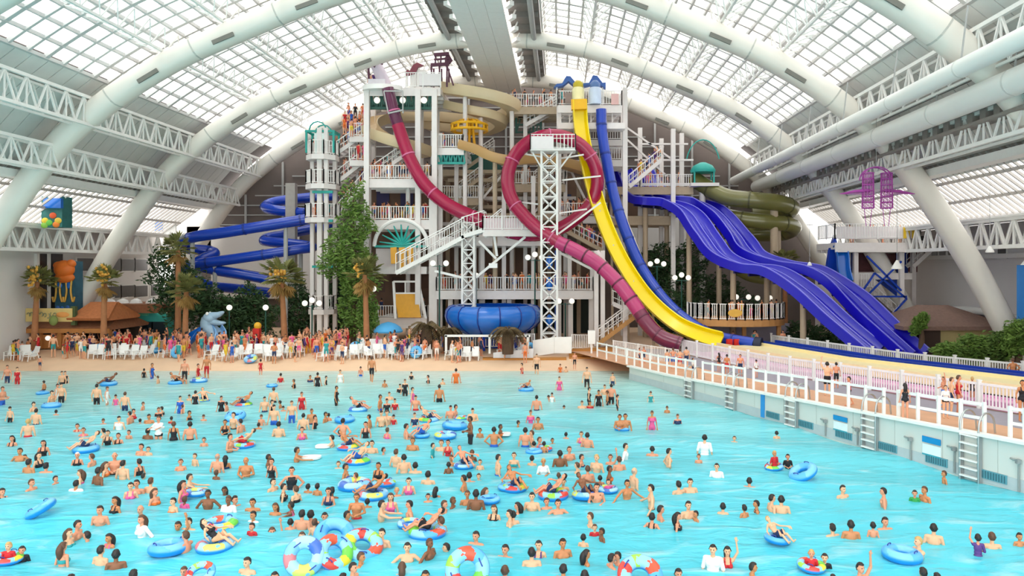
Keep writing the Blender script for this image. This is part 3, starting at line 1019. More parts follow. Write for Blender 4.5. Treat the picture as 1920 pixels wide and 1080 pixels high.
# --- left stair tower with teal roof
YS = 66.0
t = thing('stair_tower', 'slim white stair tower with green roof frame left of the slide tower', 'stair tower', (X(602, YS), YS, 0.95))
for px in (586, 600, 612, 628):
    vcol(px, 240 if px in (600, 612) else 268, YS + (0 if px in (600, 612) else 1.2), 0.42 if px == 600 else 0.34, t, M_TOWER)
for py, hw in ((290, 30), (345, 31), (408, 32), (580, 26)):
    c = P(600, py, YS)
    rr = hw * YS / F
    poly = [(c.x + rr * math.cos(a), YS + .8 + rr * 1.1 * math.sin(a)) for a in [PI / 8 + k * PI / 4 for k in range(8)]]
    MB().prism(poly, c.z - .45, c.z).build('deck', M_TOWER, t)
    pts = [Vector((x * 0.97 + c.x * .03, y, c.z)) for x, y in poly] 
    MB().rail(pts + [pts[0]], 1.2, .25, 1.2, .05, .09).build('railing', M_RAIL, t)
c = P(600, 246, YS)
mb = MB()
for s in (-1, 1):
    for u in (0.0, 1.6):
        mb.bar((c.x + s * 1.2, YS + u, c.z - 1.9), (c.x + s * 1.2, YS + u, c.z), .16)
    mb.bar((c.x + s * 1.2, YS, c.z), (c.x + s * 1.2, YS + 1.6, c.z), .16)
for u in (0.0, 1.6):
    mb.bar((c.x - 1.3, YS + u, c.z), (c.x + 1.3, YS + u, c.z), .18)
    for i in range(7):
        a = PI * i / 6
        b = PI * (i + 1) / 6
        if i < 6:
            mb.bar((c.x - .2 - .75 * math.cos(a), YS + u, c.z + .1 + .75 * math.sin(a)), (c.x - .2 - .75 * math.cos(b), YS + u, c.z + .1 + .75 * math.sin(b)), .1)
mb.build('roof_frame', M_TEAL, t)
MB().box((c.x + .1, YS - .1, c.z - 1.2), (1.1, .12, 2.0)).build('banner', mat('pale_banner', '#d7e6e2', 0.7), t)
for k, py in enumerate((360, 414, 500)):
    c = P(605, py, YS - .3)
    MB().bar((c.x - .9, c.y, c.z), (c.x + .9, c.y, c.z), .22).build('cross_tie', M_TEAL, t)
# zig-zag stairs between stair tower and main tower
for (a, b) in (((628, 290), (686, 250)), ((628, 345), (686, 300)), ((630, 408), (686, 340)), ((628, 470), (688, 415))):
    stair(P(a[0], a[1], 67.5), P(b[0], b[1], 67.5), 1.4, t, M_TOWER, 'stair')
for py in (255, 300):
    slab(655, 690, py, 67, 69.5, t, .3, name='landing')
    front_rail(655, 690, py, 67, t)

# --- left main tower
Y0 = 65.0
t = thing('slide_tower', 'tall white slide tower, left block with the plum launch capsule on top', 'tower', (X(750, Y0), Y0, 0.95))
for px in (688, 784, 815):
    vcol(px, 168, Y0, 0.45, t, M_TOWER)
for px in (700, 790, 820):
    vcol(px, 172, 71.5, 0.4, t, M_TOWER)
vcol(808, 330, Y0, .3, t, M_TOWER)
for p0, p1, py, th in ((682, 826, 164, .5), (688, 808, 335, .55), (690, 810, 412, .6), (700, 800, 500, .4), (705, 800, 595, .7)):
    slab(p0, p1, py, Y0, 71.5, t, th)
front_rail(690, 808, 335, Y0 - .1, t, sides=1.0)
front_rail(690, 810, 412, Y0 - .1, t, sides=1.0)
front_rail(704, 800, 595, Y0 - .1, t, 1.0, sides=1.0)
front_rail(760, 826, 164, Y0 - .1, t, 1.3)
screen(786, 826, 138, 162, Y0 - .05, t)
screen(690, 722, 148, 162, Y0 - .05, t, mat('clear_screen', '#e5e2ea', .3))
# round front plate below the launch
c = P(717, 163, Y0)
MB().lathe((c.x, c.y, c.z - .35), [(1.75, 0), (1.75, .4)], 20, 1, .6).build('launch_plate', M_PLASTIC, t, smooth=40)
# dark green truss band
mb = MB()
for Y in (Y0 + .4, Y0 + 3.5):
    for py in (172, 203):
        mb.bar(P(690, py, Y), P(812, py, Y), .22)
    for i in range(12):
        a, b = 690 + 122 * i / 12, 690 + 122 * (i + 1) / 12
        mb.bar(P(a, 203, Y), P((a + b) / 2, 172, Y), .16)
        mb.bar(P((a + b) / 2, 172, Y), P(b, 203, Y), .16)
        mb.bar(P((a + b) / 2, 203, Y), P((a + b) / 2, 172, Y), .12)
mb.build('truss_band', M_GREEN, t)
screen(692, 812, 173, 204, Y0 + 4.0, t, mat('green_backing', '#16463f', .7, var=.3, scale=1.5), 'backing')
for px in (707, 755, 795):
    c = P(px, 188, Y0 + .2)
    MB().ell(c, (.28, .28, .28), 10, 8).build('lamp', mat('globe_lamp', '#fbf6ea', 0.4, emit=0.6), t, smooth=60)
# round arch with teal rays over the wooden water chute
c = P(752, 462, Y0 - .4)
rr = 50 * 64.6 / F
mb = MB().tube([Vector((c.x + rr * math.cos(a), c.y, c.z + rr * math.sin(a))) for a in [PI * k / 24 for k in range(25)]], .17, 8)
mb.build('arch_ring', M_RAIL, t, smooth=40)
mb = MB()
for k in range(9):
    a = PI * (k + .6) / 9.2
    mb.tube([(c.x + .1, c.y, c.z + .1), (c.x + rr * .82 * math.cos(a), c.y, c.z + rr * .82 * math.sin(a))], [.16, .05], 6)
mb.bar((c.x - rr, c.y, c.z), (c.x + rr, c.y, c.z), .2)
mb.build('sunburst', M_TEAL, t, smooth=40)
for k, dx in enumerate((-.62, 0.1, .8)):
    mb = MB().sweep([Vector((c.x + dx, c.y - .1, c.z - .1)), Vector((c.x + dx + .1, c.y - .3, c.z - 1.5 - (k == 1) * .6))], [(-.26, -.1), (.26, -.1), (.26, .1), (-.26, .1)], up=Vector((0, -1, 0)))
    mb.build('water_spout', M_AMBER, t)
# amber chute panel with white frame
a = P(770, 553, Y0 - .3)
mb = MB().plate([P(747, 596, Y0 - .5), P(790, 596, Y0 - .5), P(782, 550, Y0 + .3), P(740, 550, Y0 + .3)], .15)
mb.build('amber_chute', M_AMBER, t)
mb = MB()
for u, v in (((744, 530), (738, 598)), ((784, 530), (794, 598))):
    mb.bar(P(738 if u[0] < 760 else 784, 528, Y0 + .3), P(v[0] + 4, v[1], Y0 - .6), .2)
for py in (528, 550):
    mb.bar(P(738, py, Y0 + .2), P(784, py, Y0 + .2), .16)
mb.bar(P(760, 528, Y0 + .2), P(760, 550, Y0 + .2), .1)
mb.build('chute_frame', M_RAIL, t)
# core: dark rooms and partitions seen between the decks
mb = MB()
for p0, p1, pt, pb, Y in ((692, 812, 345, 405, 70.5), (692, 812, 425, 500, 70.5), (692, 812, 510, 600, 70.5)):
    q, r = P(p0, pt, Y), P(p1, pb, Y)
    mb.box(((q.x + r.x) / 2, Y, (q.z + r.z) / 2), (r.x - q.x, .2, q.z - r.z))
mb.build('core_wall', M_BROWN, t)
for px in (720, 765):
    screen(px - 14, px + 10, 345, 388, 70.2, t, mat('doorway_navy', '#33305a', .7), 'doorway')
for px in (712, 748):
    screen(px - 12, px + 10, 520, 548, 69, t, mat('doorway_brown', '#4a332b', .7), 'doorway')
stair(P(695, 335, 66.5), P(760, 290, 66.5), 1.3, t, M_TOWER)
screen(705, 755, 466, 500, Y0 + 1.2, t, M_CLOTH)

# --- things on the tower top
YT = 65.6
c = P(706, 163, YT)
t = thing('launch_capsule', 'upright launch capsule with plum hood and rails on the left tower top', 'launch capsule', (c.x, c.y, c.z))
MB().tube([P(722, 162, YT), P(714, 140, YT), P(704, 120, YT)], [.62, .55, .5], 14).build('capsule', mat('lilac_acrylic', '#d8cbd9', .2, var=.05), t, smooth=50)
MB().tube([P(698, 124, YT), P(704, 117, YT), P(714, 112, YT)], [.68, .66, .45], 12).build('hood', mat('plum_paint', '#5b2f45', .5), t, smooth=50)
mb = MB()
for dx in (-.6, .6):
    mb.bar(c + Vector((dx, -.2, 0)), P(702, 118, YT) + Vector((dx * .8, -.2, 0)), .16)
mb.build('guide_rail', mat('plum_paint', '#5b2f45', .5), t)
c = P(772, 160, YT + .6)
t = thing('fin_canopy', 'maroon fin shaped shade beside the launch capsule', 'canopy', (c.x, c.y, c.z))
pts = [(758, 138), (764, 130), (768, 133), (774, 122), (782, 117), (794, 122), (783, 126), (779, 138), (768, 140), (760, 143)]
MB().plate([P(a, b, YT + .6) for a, b in pts], .35).build('fin', mat('maroon_paint', '#7d3b48', .5), t)
mb = MB()
mb.bar(P(763, 140, YT + .7), P(763, 163, YT + .7), .12); mb.bar(P(778, 136, YT + .7), P(778, 163, YT + .7), .12)
mb.build('post', M_WHITE, t)
MB().box(P(785, 150, YT + 1.2), (1.4, .8, 1.6)).build('cabinet', M_PLASTIC, t)
c = P(824, 163, YT)
t = thing('frame_gate', 'dark plum steel start frame at the right end of the left tower top', 'frame', (c.x, c.y, c.z))
mb = MB()
for px in (809, 824, 838):
    for u in (0, 1.2):
        q = P(px, 163, YT)
        mb.bar((q.x, q.y + u, q.z), (q.x, q.y + u, Zz(122, YT)), .15)
for py in (122, 112, 103):
    mb.bar(P(808 if py > 115 else 814, py, YT), P(842, py - 2, YT), .26 if py != 112 else .14)
for px in (816, 826, 836):
    mb.bar(P(px, 124, YT), P(px + 1, 102, YT), .12)
mb.bar(P(838, 122, YT), P(850, 160, YT - .4), .1)
mb.build('gate_bar', mat('plum_paint', '#5b2f45', .5), t)
MB().plate([P(834, 108, YT), P(842, 102, YT), P(848, 112, YT), P(840, 122, YT), P(834, 120, YT)], .3).build('fin', mat('plum_paint', '#5b2f45', .5), t)

# --- middle galleries
YG = 66.0
t = thing('gallery_block', 'white galleries and stairs in the middle of the slide tower', 'gallery', (X(950, YG), YG, 0.95))
for px, top in ((826, 250), (856, 300), (905, 405), (945, 330), (985, 200), (1000, 330), (1068, 470), (1110, 470), (1060, 210)):
    vcol(px, top, YG + (3 if px in (985, 1060, 856) else 0), .36, t, M_TOWER)
for p0, p1, py, Ya, Yb, th in ((818, 1112, 545, 64.5, 72, .5), (820, 1020, 444, 65, 72, .55), (905, 1015, 431, 62.2, 62.7, .3), (818, 870, 277, 65.5, 71, .4), (940, 1060, 345, 68, 74, .5),
                               (820, 905, 372, 69, 75, .4), (905, 1050, 400, 68, 74, .4), (955, 1050, 200, 68, 72, .45), (1050, 1140, 405, 67, 73, .4), (1060, 1260, 405, 70, 75, .6), (1140, 1300, 350, 70, 75, .5), (820, 870, 318, 70, 75, .35)):
    slab(p0, p1, py, Ya, Yb, t, th, M_TOWER if Ya < 68 else M_TAN)
for p0, p1, py, Ya in ((818, 1112, 545, 64.4), (905, 1015, 431, 62.1), (818, 868, 277, 65.4), (940, 1060, 345, 67.9), (955, 1050, 200, 67.9), (820, 905, 372, 68.9), (1050, 1140, 405, 66.9), (1200, 1300, 350, 69.9)):
    front_rail(p0, p1, py, Ya, t, 1.15, sides=.8)
screen(906, 990, 409, 431, 62.3, t, mat('pink_cloth', '#e6d3d6', .8))
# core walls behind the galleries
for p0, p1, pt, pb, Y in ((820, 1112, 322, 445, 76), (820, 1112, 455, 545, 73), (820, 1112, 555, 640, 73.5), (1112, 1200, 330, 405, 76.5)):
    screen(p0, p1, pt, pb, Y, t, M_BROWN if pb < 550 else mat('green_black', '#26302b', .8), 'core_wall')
for px in (840, 870, 930, 962, 1030, 1085):
    vcol(px, 325, 73, .4, t, M_TAN)
for (a, b, Y) in (((850, 372), (905, 330), 70), ((905, 400), (850, 440), 70), ((870, 318), (925, 280), 71), ((880, 372), (940, 345), 71.5), ((1060, 432), (1130, 470), 66), ((1000, 345), (1040, 310), 71)):
    stair(P(a[0], a[1], Y), P(b[0], b[1], Y), 1.3, t, M_TAN)
rg_ = random.Random(4)
for py in (322, 338, 356, 372, 388, 404, 420, 436):
    mb = MB()
    a_ = rg_.uniform(820, 870)
    b_ = rg_.uniform(960, 1110)
    mb.bar(P(a_, py, 70.5), P(b_, py, 70.5), .22, .34)
    mb.bar(P(a_ + 12, py + 3, 72.4), P(b_ - 10, py + 3, 72.4), .18, .3)
    mb.build('cross_beam', M_TAN if py % 3 else M_TOWER, t)
for i in range(9):
    q, r = P(rg_.uniform(830, 1080), rg_.choice((345, 372, 400, 445)), 71), rg_.uniform(.5, 1.0)
    MB().box((q.x, q.y, q.z + .9), (r, .4, 1.8)).build('kiosk_panel', mat('core_patch_%d' % (i % 4), ('#5a4a40', '#3d4a70', '#8a7666', '#c8bfb4')[i % 4], .7), t)
for a, b in (((828, 440), (880, 372)), ((1000, 400), (1050, 345)), ((905, 372), (940, 330)), ((1060, 300), (1110, 400)), ((1040, 345), (1000, 300))):
    MB().bar(P(a[0], a[1], 69), P(b[0], b[1], 69.4), .2).build('diagonal_brace', M_TOWER, t)
# teal truss under the small deck
mb = MB()
for py in (284, 306):
    mb.bar(P(818, py, 65.8), P(872, py, 65.8), .2)
for i in range(6):
    a, b = 818 + 9 * i, 827 + 9 * i
    mb.bar(P(a, 306, 65.8), P((a + b) / 2, 284, 65.8), .13)
    mb.bar(P((a + b) / 2, 284, 65.8), P(b, 306, 65.8), .13)
mb.build('teal_truss', M_TEAL, t)
screen(818, 874, 283, 308, 66.6, t, mat('teal_backing', '#1c7f86', .6, var=.2), 'backing')
screen(874, 940, 290, 318, 71, t, M_GREEN, 'backing')
mb = MB()
for px in (968, 985, 1000, 1014):
    mb.bar(P(px, 206, 70), P(px, 250, 70), .2)
for i in range(4):
    mb.bar(P(968 + 12 * i, 250, 70), P(980 + 12 * i, 206, 70), .12)
    mb.bar(P(968, 206 + 14 * i, 70), P(1014, 206 + 14 * i, 70), .14)
mb.build('green_frame', M_GREEN, t)
# columns under the lowest gallery
for px in (845, 905, 955, 1000, 1070, 1108):
    vcol(px, 552, 65.5, .4, t, M_TOWER)
screen(1040, 1052, 470, 620, 66, t, mat('blue_panel', '#3d63b4', .6), 'panel')

# --- right block with the yellow and blue starts
YR = 65.5
t = thing('slide_tower', 'white slide tower, right block where the yellow and blue slides start', 'tower', (X(1110, YR), YR, 0.95))
for px, top in ((1048, 200), (1172, 165), (1130, 205)):
    vcol(px, top, YR + (0.6 if px != 1130 else 4), .42, t, M_TOWER)
for px, top, Y in ((1168, 172, 71), (1200, 240, 71), (1262, 242, 69), (1240, 260, 73), (1278, 250, 71)):
    vcol(px, top, Y, .4, t, M_TOWER)
slab(1046, 1166, 197, YR, 71.5, t, .45)
slab(1046, 1172, 230, YR - .6, 66.3, t, .3)
slab(1048, 1175, 262, YR + 2, 72, t, .3)
slab(1048, 1175, 300, YR + 2, 72, t, .35)
front_rail(1046, 1166, 197, YR - .05, t, 1.25, sides=2)
front_rail(1048, 1172, 262, YR + 1.9, t, 1.1)
front_rail(1110, 1175, 300, YR + 1.9, t, 1.1)
screen(1146, 1160, 176, 196, YR - .1, t, mat('pink_screen', '#e6b9b5', .7))
screen(1060, 1072, 174, 194, YR - .1, t, mat('brown_screen', '#8f7d76', .7))
mb = MB()
for i in range(6):
    mb.bar(P(1048 + 20 * i, 214, YR + .5), P(1068 + 20 * i, 214, YR + .5), .1)
    mb.bar(P(1048 + 20 * i, 230, YR + .5), P(1048 + 20 * i, 200, YR + .5), .12)
    mb.bar(P(1048 + 20 * i, 228, YR + .8), P(1068 + 20 * i, 203, YR + .8), .09)
for a, b in (((1176, 240), (1262, 300)), ((1176, 262), (1250, 330)), ((1200, 270), (1290, 270)), ((1190, 300), (1300, 300)), ((1176, 345), (1300, 345))):
    MB().bar(P(a[0], a[1], 70), P(b[0], b[1], 70), .16).build('brace', M_TOWER, t)
mb.build('bracing', M_TOWER, t)
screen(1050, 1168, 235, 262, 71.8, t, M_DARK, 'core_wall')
screen(1050, 1165, 266, 330, 72.5, t, mat('core_taupe', '#9c8a80', .8, var=.2), 'core_wall')
stair(P(1180, 350, 68), P(1240, 300, 68), 1.3, t, M_TOWER)
stair(P(1046, 200, 68.5), P(985, 235, 68.5), 1.3, t, M_TOWER)
def canopy(label, px, py):
    c = P(px, 196, YR + .8)
    t = thing('blue_canopy', label, 'canopy', (c.x, c.y, c.z))
    Y = YR + .8
    MB().plate([P(px - 24, py + 14, Y), P(px - 18, py + 7, Y), P(px - 8, py + 6, Y), P(px, py - 8, Y), P(px + 8, py - 7, Y), P(px + 18, py + 6, Y), P(px + 24, py + 5, Y), P(px + 24, py + 16, Y), P(px + 16, py + 12, Y), P(px + 4, py + 2, Y), P(px - 6, py + 10, Y)], .8).build('roof', mat('canopy_blue', '#3a63ad', .5), t)
    mb = MB()
    for dx in (-18, 18):
        mb.bar(P(px + dx, py + 12, Y + .3), P(px + dx, 196, Y + .3), .12)
    mb.build('post', M_WHITE, t)
canopy('zigzag blue canopy on the right tower top, left of two', 1062, 150)
canopy('zigzag blue canopy on the right tower top, right of two', 1112, 149)
def capsule(label, px, m, m2):
    c = P(px, 196, YR + .1)
    t = thing('launch_capsule', label, 'launch capsule', (c.x, c.y, c.z))
    MB().lathe((c.x, c.y, c.z), [(.55, 0), (.55, 1.3), (.42, 1.5)], 14).build('capsule', m, t, smooth=50)
    MB().lathe((c.x, c.y, c.z), [(.45, 1.48), (.45, 1.85), (.2, 2.1)], 14).build('lid', m2, t, smooth=50)
capsule('pale yellow launch capsule above the yellow slide', 1084, mat('pale_yellow', '#f3ecb4', .3), mat('mustard', '#c9b52a', .4))
capsule('pale blue launch capsule above the blue slide', 1116, mat('pale_blue', '#ccdcf2', .3), mat('slate_blue', '#5d7fb5', .4))

# --- yellow mushroom canopy
c = P(880, 240, 67)
t = thing('mushroom_canopy', 'orange yellow mushroom frame dripping water behind the tower flumes', 'canopy', (c.x, c.y, Zz(277, 67)))
mb = MB()
for k in range(12):
    a = 2 * PI * k / 12
    q = Vector((c.x + 1.6 * math.cos(a), c.y + 1.6 * math.sin(a), c.z + .2))
    mb.tube([(c.x, c.y, c.z + .7), ((c.x + q.x) / 2, (c.y + q.y) / 2, c.z + .65), q, q + Vector((0, 0, -.5))], .1, 6)
for z in (.25, -.25):
    mb.tube([Vector((c.x + 1.6 * math.cos(2 * PI * k / 20), c.y + 1.6 * math.sin(2 * PI * k / 20), c.z + z)) for k in range(20)], .12, 6, closed=True)
mb.build('cap_frame', mat('mustard_paint', '#e9ac12', .4), t, smooth=40)
mb = MB()
for dx in (-.5, 0, .5):
    mb.tube([(c.x + dx, c.y, Zz(277, 67)), (c.x + dx * .5, c.y, c.z + .6)], .12, 8)
mb.build('stem', mat('mustard_paint', '#e9ac12', .4), t, smooth=40)

# --- lattice towers and the loop basket
Yl = 60.2
c = P(1030, 400, Yl)
t = thing('lattice_tower', 'tall white lattice mast carrying the magenta loop', 'tower', (c.x, c.y, 0.95))
MB().lattice((c.x, c.y), 1.25, 0.95, Zz(285, Yl), 13, .16, .09).build('mast', M_WHITE, t)
mb = MB()
a = P(1005, 284, Yl)
mb.box((c.x + .3, c.y - .1, a.z), (3.6, 1.8, .14))
z = a.z
mb.rail([Vector((c.x - 1.5, c.y - 1, z)), Vector((c.x + 2.1, c.y - 1, z)), Vector((c.x + 2.1, c.y + .8, z)), Vector((c.x - 1.5, c.y + .8, z)), Vector((c.x - 1.5, c.y - 1, z))], 1.2, .3, 1.0, .05, .08)
for dx in (-1.4, 1.9):
    mb.bar((c.x + dx, c.y, z), (c.x + dx * .35, c.y, z - 1.6), .12)
mb.build('basket', M_WHITE, t)
MB().box((c.x - .55, c.y - 1.02, z + .55), (1.7, .05, 1.0)).build('basket_screen', M_CLOTH, t)
for k, py in enumerate((492, 532, 602)):
    q = P(1030, py, Yl)
    MB().ell((q.x, q.y, q.z), (.3, .3, .55), 10, 8).build('blue_buoy', M_AZU, t, smooth=60)
Yl = 63.0
c = P(879, 500, Yl)
t = thing('lattice_tower', 'short white lattice pylon under the white bridge left of the bowl slide', 'tower', (c.x, c.y, 0.95))
MB().lattice((c.x, c.y), 1.0, 0.95, Zz(418, Yl), 9, .15, .08).build('mast', M_WHITE, t)
MB().bar((c.x, c.y, Zz(420, Yl)), (c.x, c.y, Zz(398, Yl)), .3).build('post', M_WHITE, t)
# white bridge stair in front of the galleries
t = thing('bridge_stair', 'white stair bridge rising right past the pylon to the loop', 'stair', (X(760, 62.8), 62.8, 0.95))
stair(P(742, 512, 62.2), P(870, 444, 62.2), 1.5, t, M_WHITE, 'flight', h=1.6)
stair(P(865, 444, 62.2), P(908, 431, 62.2), 1.5, t, M_WHITE, 'flight', h=1.6)
stair(P(908, 444, 62.6), P(940, 418, 62.6), 1.3, t, M_WHITE, 'flight', h=1.2)
mb = MB()
for a, b in (((985, 444), (893, 520)), ((898, 452), (930, 485)), ((925, 432), (932, 480)), ((815, 508), (865, 520)), ((1110, 505), (1050, 474))):
    MB().bar(P(a[0], a[1], 62.6), P(b[0], b[1], 62.8), .2).build('brace', M_WHITE, t)
MB().box(P(925, 498, 62.8), (.7, .7, .4)).build('anchor_block', M_PLASTIC, t)

# --- lower right of the tower: wooden stair, posts
t = thing('wooden_stair', 'timber stair with white rails rising behind the magenta run-out', 'stair', (X(1150, 60), 60, 0.95))
stair(P(1122, 645, 60), P(1196, 590, 60), 1.8, t, mat('timber', '#b98a52', .7, var=.2), 'flight', h=1.2)
stair(P(1196, 590, 62), P(1150, 570, 62), 1.5, t, M_TOWER, 'flight')
mb = MB()
for px, top in ((1172, 560), (1130, 470), (1118, 470)):
    mb.box((X(px, 61.5), 61.5, (Zz(top, 61.5) + .95) / 2), (.35, .35, Zz(top, 61.5) - .95))
for a, b in (((1168, 560), (1240, 660)), ((1120, 470), (1180, 560))):
    mb.bar(P(a[0], a[1], 59.5), P(b[0], min(b[1], 648), 59.5), .25)
mb.build('post', M_TOWER, t)
# ================================================================ ducts, right-hand side, pool edge
def duct(label, x, z, r, y0, y1):
    t = thing('air_duct', label, 'duct', (x, (y0 + y1) / 2, z))
    MB().tube([(x, y0, z), (x, y1, z)], r, 20).build('duct_pipe', mat('duct_paint', '#e4e5e1', .45, var=.04, scale=.5), t, smooth=50)
    for i in range(int((y1 - y0) / 7)):
        y = y0 + 7 * i + 3.5
        MB().tube([(x, y - .06, z), (x, y + .06, z)], r * 1.03, 20).build('duct_band', mat('duct_band', '#cfd0cc', .5), t, smooth=50)
        MB().bar((x, y, z + r * .9), (x + .3, y, z + 2.4 + r), .06).build('hanger', M_GREY, t)
duct('long white air duct along the right roof edge, the upper of two', 18.0, 16.4, 0.42, 2, 77.5)
duct('long fat white air duct along the right roof edge, the lower of two', 20.4, 15.8, 0.62, 2, 77.5)
mb = MB()
for i in range(60):
    y = 4 + 1.22 * i
    mb.box((21.9, y, 15.3), (.6, .55, .5))
mb.box((21.9, 41, 15.75), (.9, 75, .25))
mb.box((21.9, 41, 14.95), (.9, 75, .15))
struct(mb.build('louvre_strip', mat('louvre_grey', '#8e8781', .6), base=(21.9, 41, 15.3)), 'long grey louvred strip under the lower white duct')

# windows and details on the right wall
mb = MB()
for i, px in enumerate((1750, 1765, 1782, 1800, 1816, 1876)):
    Y = 1400 * 33.2 / (px - VX)
    z = Zz(472, Y)
    wn += 1
    o = struct(MB().box((33.33, Y, z), (.12, 1.0, .9)).build('window_%d' % wn, mat('window_dark', '#5a5654', .3), base=(33.33, Y, z)), 'small dark square window high on the right wall, %s' % ORD[i])
    MB().box((33.36, Y, z), (.1, 1.2, 1.1)).build('window_frame', M_WHITE, o)
mb = MB().box((33.2, 58, 8.3), (.5, 34, .35)).box((33.2, 58, 3.9), (.3, 34, .2))
struct(mb.build('trim_2', M_WALLW, base=(31.2, 58, 6)), 'pale ledges along the right wall')
mb = MB().box((33.3, 57, 2.4), (.15, 26, 2.8))
struct(mb.build('trim_3', mat('lilac_wall', '#a7a3b4', .7), base=(31.3, 57, 2)), 'lilac grey lower band of the right wall')
c = Vector((32.7, 58, 3.2))
t = thing('white_pipe', 'bent white pipe on the right wall behind the dark roof', 'pipe', (c.x, c.y, 2.0))
MB().tube(catmull([(32.7, 62.5, 2.4), (32.7, 62.4, 3.6), (32.7, 61.4, 4.0), (32.7, 56, 4.0)], 6), .28, 10).build('pipe', M_PLASTIC, t, smooth=50)
MB().tube([(32.7, 59, 1.2), (32.7, 59, 4.0)], .26, 10).build('riser', M_PLASTIC, t, smooth=50)
# blue slab at the far right
c = P(1925, 540, 47)
t = thing('blue_kiosk', 'blue booth with white peaked cap at the right edge', 'booth', (c.x + .6, 47, 1.0))
MB().box((c.x + .6, 47, Zz(555, 47)), (1.6, 1.4, 3.9)).build('body', mat('booth_blue', '#2a7cc7', .5), t)
MB().lathe((c.x + .6, 47, Zz(555, 47) + 1.95), [(1.0, 0), (.5, .6), (.1, .95)], 4).build('cap', M_PLASTIC, t)
MB().box((c.x - .21, 46.6, Zz(560, 47)), (.02, .3, .6)).build('notice', M_PLASTIC, t)

# --- dark roofed hut
c = P(1795, 640, 56)
t = thing('pavilion_hut', 'low hut with brown shingle hip roof by the right wall', 'hut', (c.x, 56, 1.0))
z0, z1 = Zz(612, 53.4), Zz(572, 56.5)
a0, a1 = X(1692, 53.4), X(1898, 53.4)
mb = MB()
e = .12
q = [(a0, 53.2), (a1, 53.2), (a1 - .2, 60), (a0 + .4, 60)]
r0, r1 = (a0 + a1) / 2 - 1.4, (a0 + a1) / 2 + 1.0
vs = [(x, y, z0) for x, y in q] + [(r0, 56.6, z1), (r1, 56.6, z1)] + [(x, y, z0 - .28) for x, y in q]
mb.add(vs, [(0, 1, 5, 4), (1, 2, 5), (2, 3, 4, 5), (3, 0, 4), (6, 9, 8, 7), (0, 6, 7, 1), (1, 7, 8, 2), (2, 8, 9, 3), (3, 9, 6, 0)])
mb.build('roof', mat('shingle_brown', '#80665b', .85, var=.25, scale=6, bump=.4), t)
MB().box(((a0 + a1) / 2 + .9, 56.4, (z0 + .9) / 2), ((a1 - a0) * .62, 5.2, z0 - .9)).build('wall', mat('khaki_wall', '#b9a978', .8), t)
MB().box(((a0 + a1) / 2 - 1.9, 55.1, (z0 + .9) / 2), (1.6, 3, z0 - .9)).build('doorway', mat('door_brown', '#3f2f28', .8), t)
MB().box((a1 - 1.2, 53.75, z0 - .9), (.35, .12, .35)).build('lamp', M_DARK, t)

# --- white look-out platform with blue frame below
Yp = 62.0
c = P(1650, 455, Yp)
t = thing('lookout_platform', 'white lookout platform on posts with blue frame beneath, right of the racing slides', 'platform', (c.x, Yp, 1.0))
slab(1566, 1726, 455, Yp, 66.5, t, .55)
front_rail(1566, 1726, 448, Yp, t, 1.25, sides=4)
screen(1568, 1720, 425, 448, Yp + .1, t, M_CLOTH)
for px, Y in ((1604, Yp + .6), (1690, Yp + .6), (1712, Yp + 3), (1590, Yp + 3)):
    vcol(px, 456, Y, .36, t, M_TOWER)
for px in (1700, 1716):
    screen(px - 6, px + 6, 426, 447, Yp - .02, t, mat('yellow_board', '#f1c72c', .6), 'yellow_board')
screen(1600, 1720, 467, 510, Yp + 3.8, t, mat('maroon_panel', '#6f4447', .8, var=.4, scale=2), 'back_panel')
for px in (1596, 1690):
    screen(px - 10, px + 12, 467, 512, Yp + 3.4, t, M_BLUD, 'blue_panel')
mb = MB()
fr_ = [((1640, 512), (1618, 545)), ((1640, 512), (1700, 560)), ((1700, 560), (1670, 592)), ((1618, 545), (1670, 592)), ((1618, 556), (1700, 556)), ((1625, 480), (1690, 545)), ((1690, 490), (1630, 550))]
for a, b in fr_:
    mb.bar(P(a[0], a[1], Yp + .2), P(b[0], b[1], Yp + .2), .14)
mb.build('blue_frame', M_BLU, t)
MB().plate([P(1636, 520, Yp + 1), P(1682, 520, Yp + 1), P(1682, 556, Yp + 1)], .1).build('blue_sail', M_BLUD, t)
for py in (512, 590):
    slab(1590, 1710, py, Yp + .8, Yp + 4, t, .3)
front_rail(1580, 1640, 540, Yp + .6, t, 1.2)
stair(P(1640, 560, Yp + 1), P(1680, 596, Yp + 1), 1.2, t, M_DARK)
stair(P(1712, 500, Yp + 2), P(1745, 470, Yp + 2), 1.2, t, M_TOWER)
# blue fin slide beside it
c = P(1560, 480, 63)
t = thing('freefall_slide', 'steep narrow blue slide beside the lookout platform', 'water slide', (c.x, 63, 1.0))
MB().plate([P(1566, 440, 63), P(1574, 470, 63), P(1578, 515, 63), P(1549, 515, 63), P(1556, 470, 63)], .5).build('wedge', M_BLU, t)
trough(polyP([(1572, 462, 62.6), (1578, 480, 62.2), (1580, 505, 61.8), (1586, 530, 61)], 5), .5, .4, .1, t, M_AZU, up=Vector((0, -1, 0.2)).normalized())

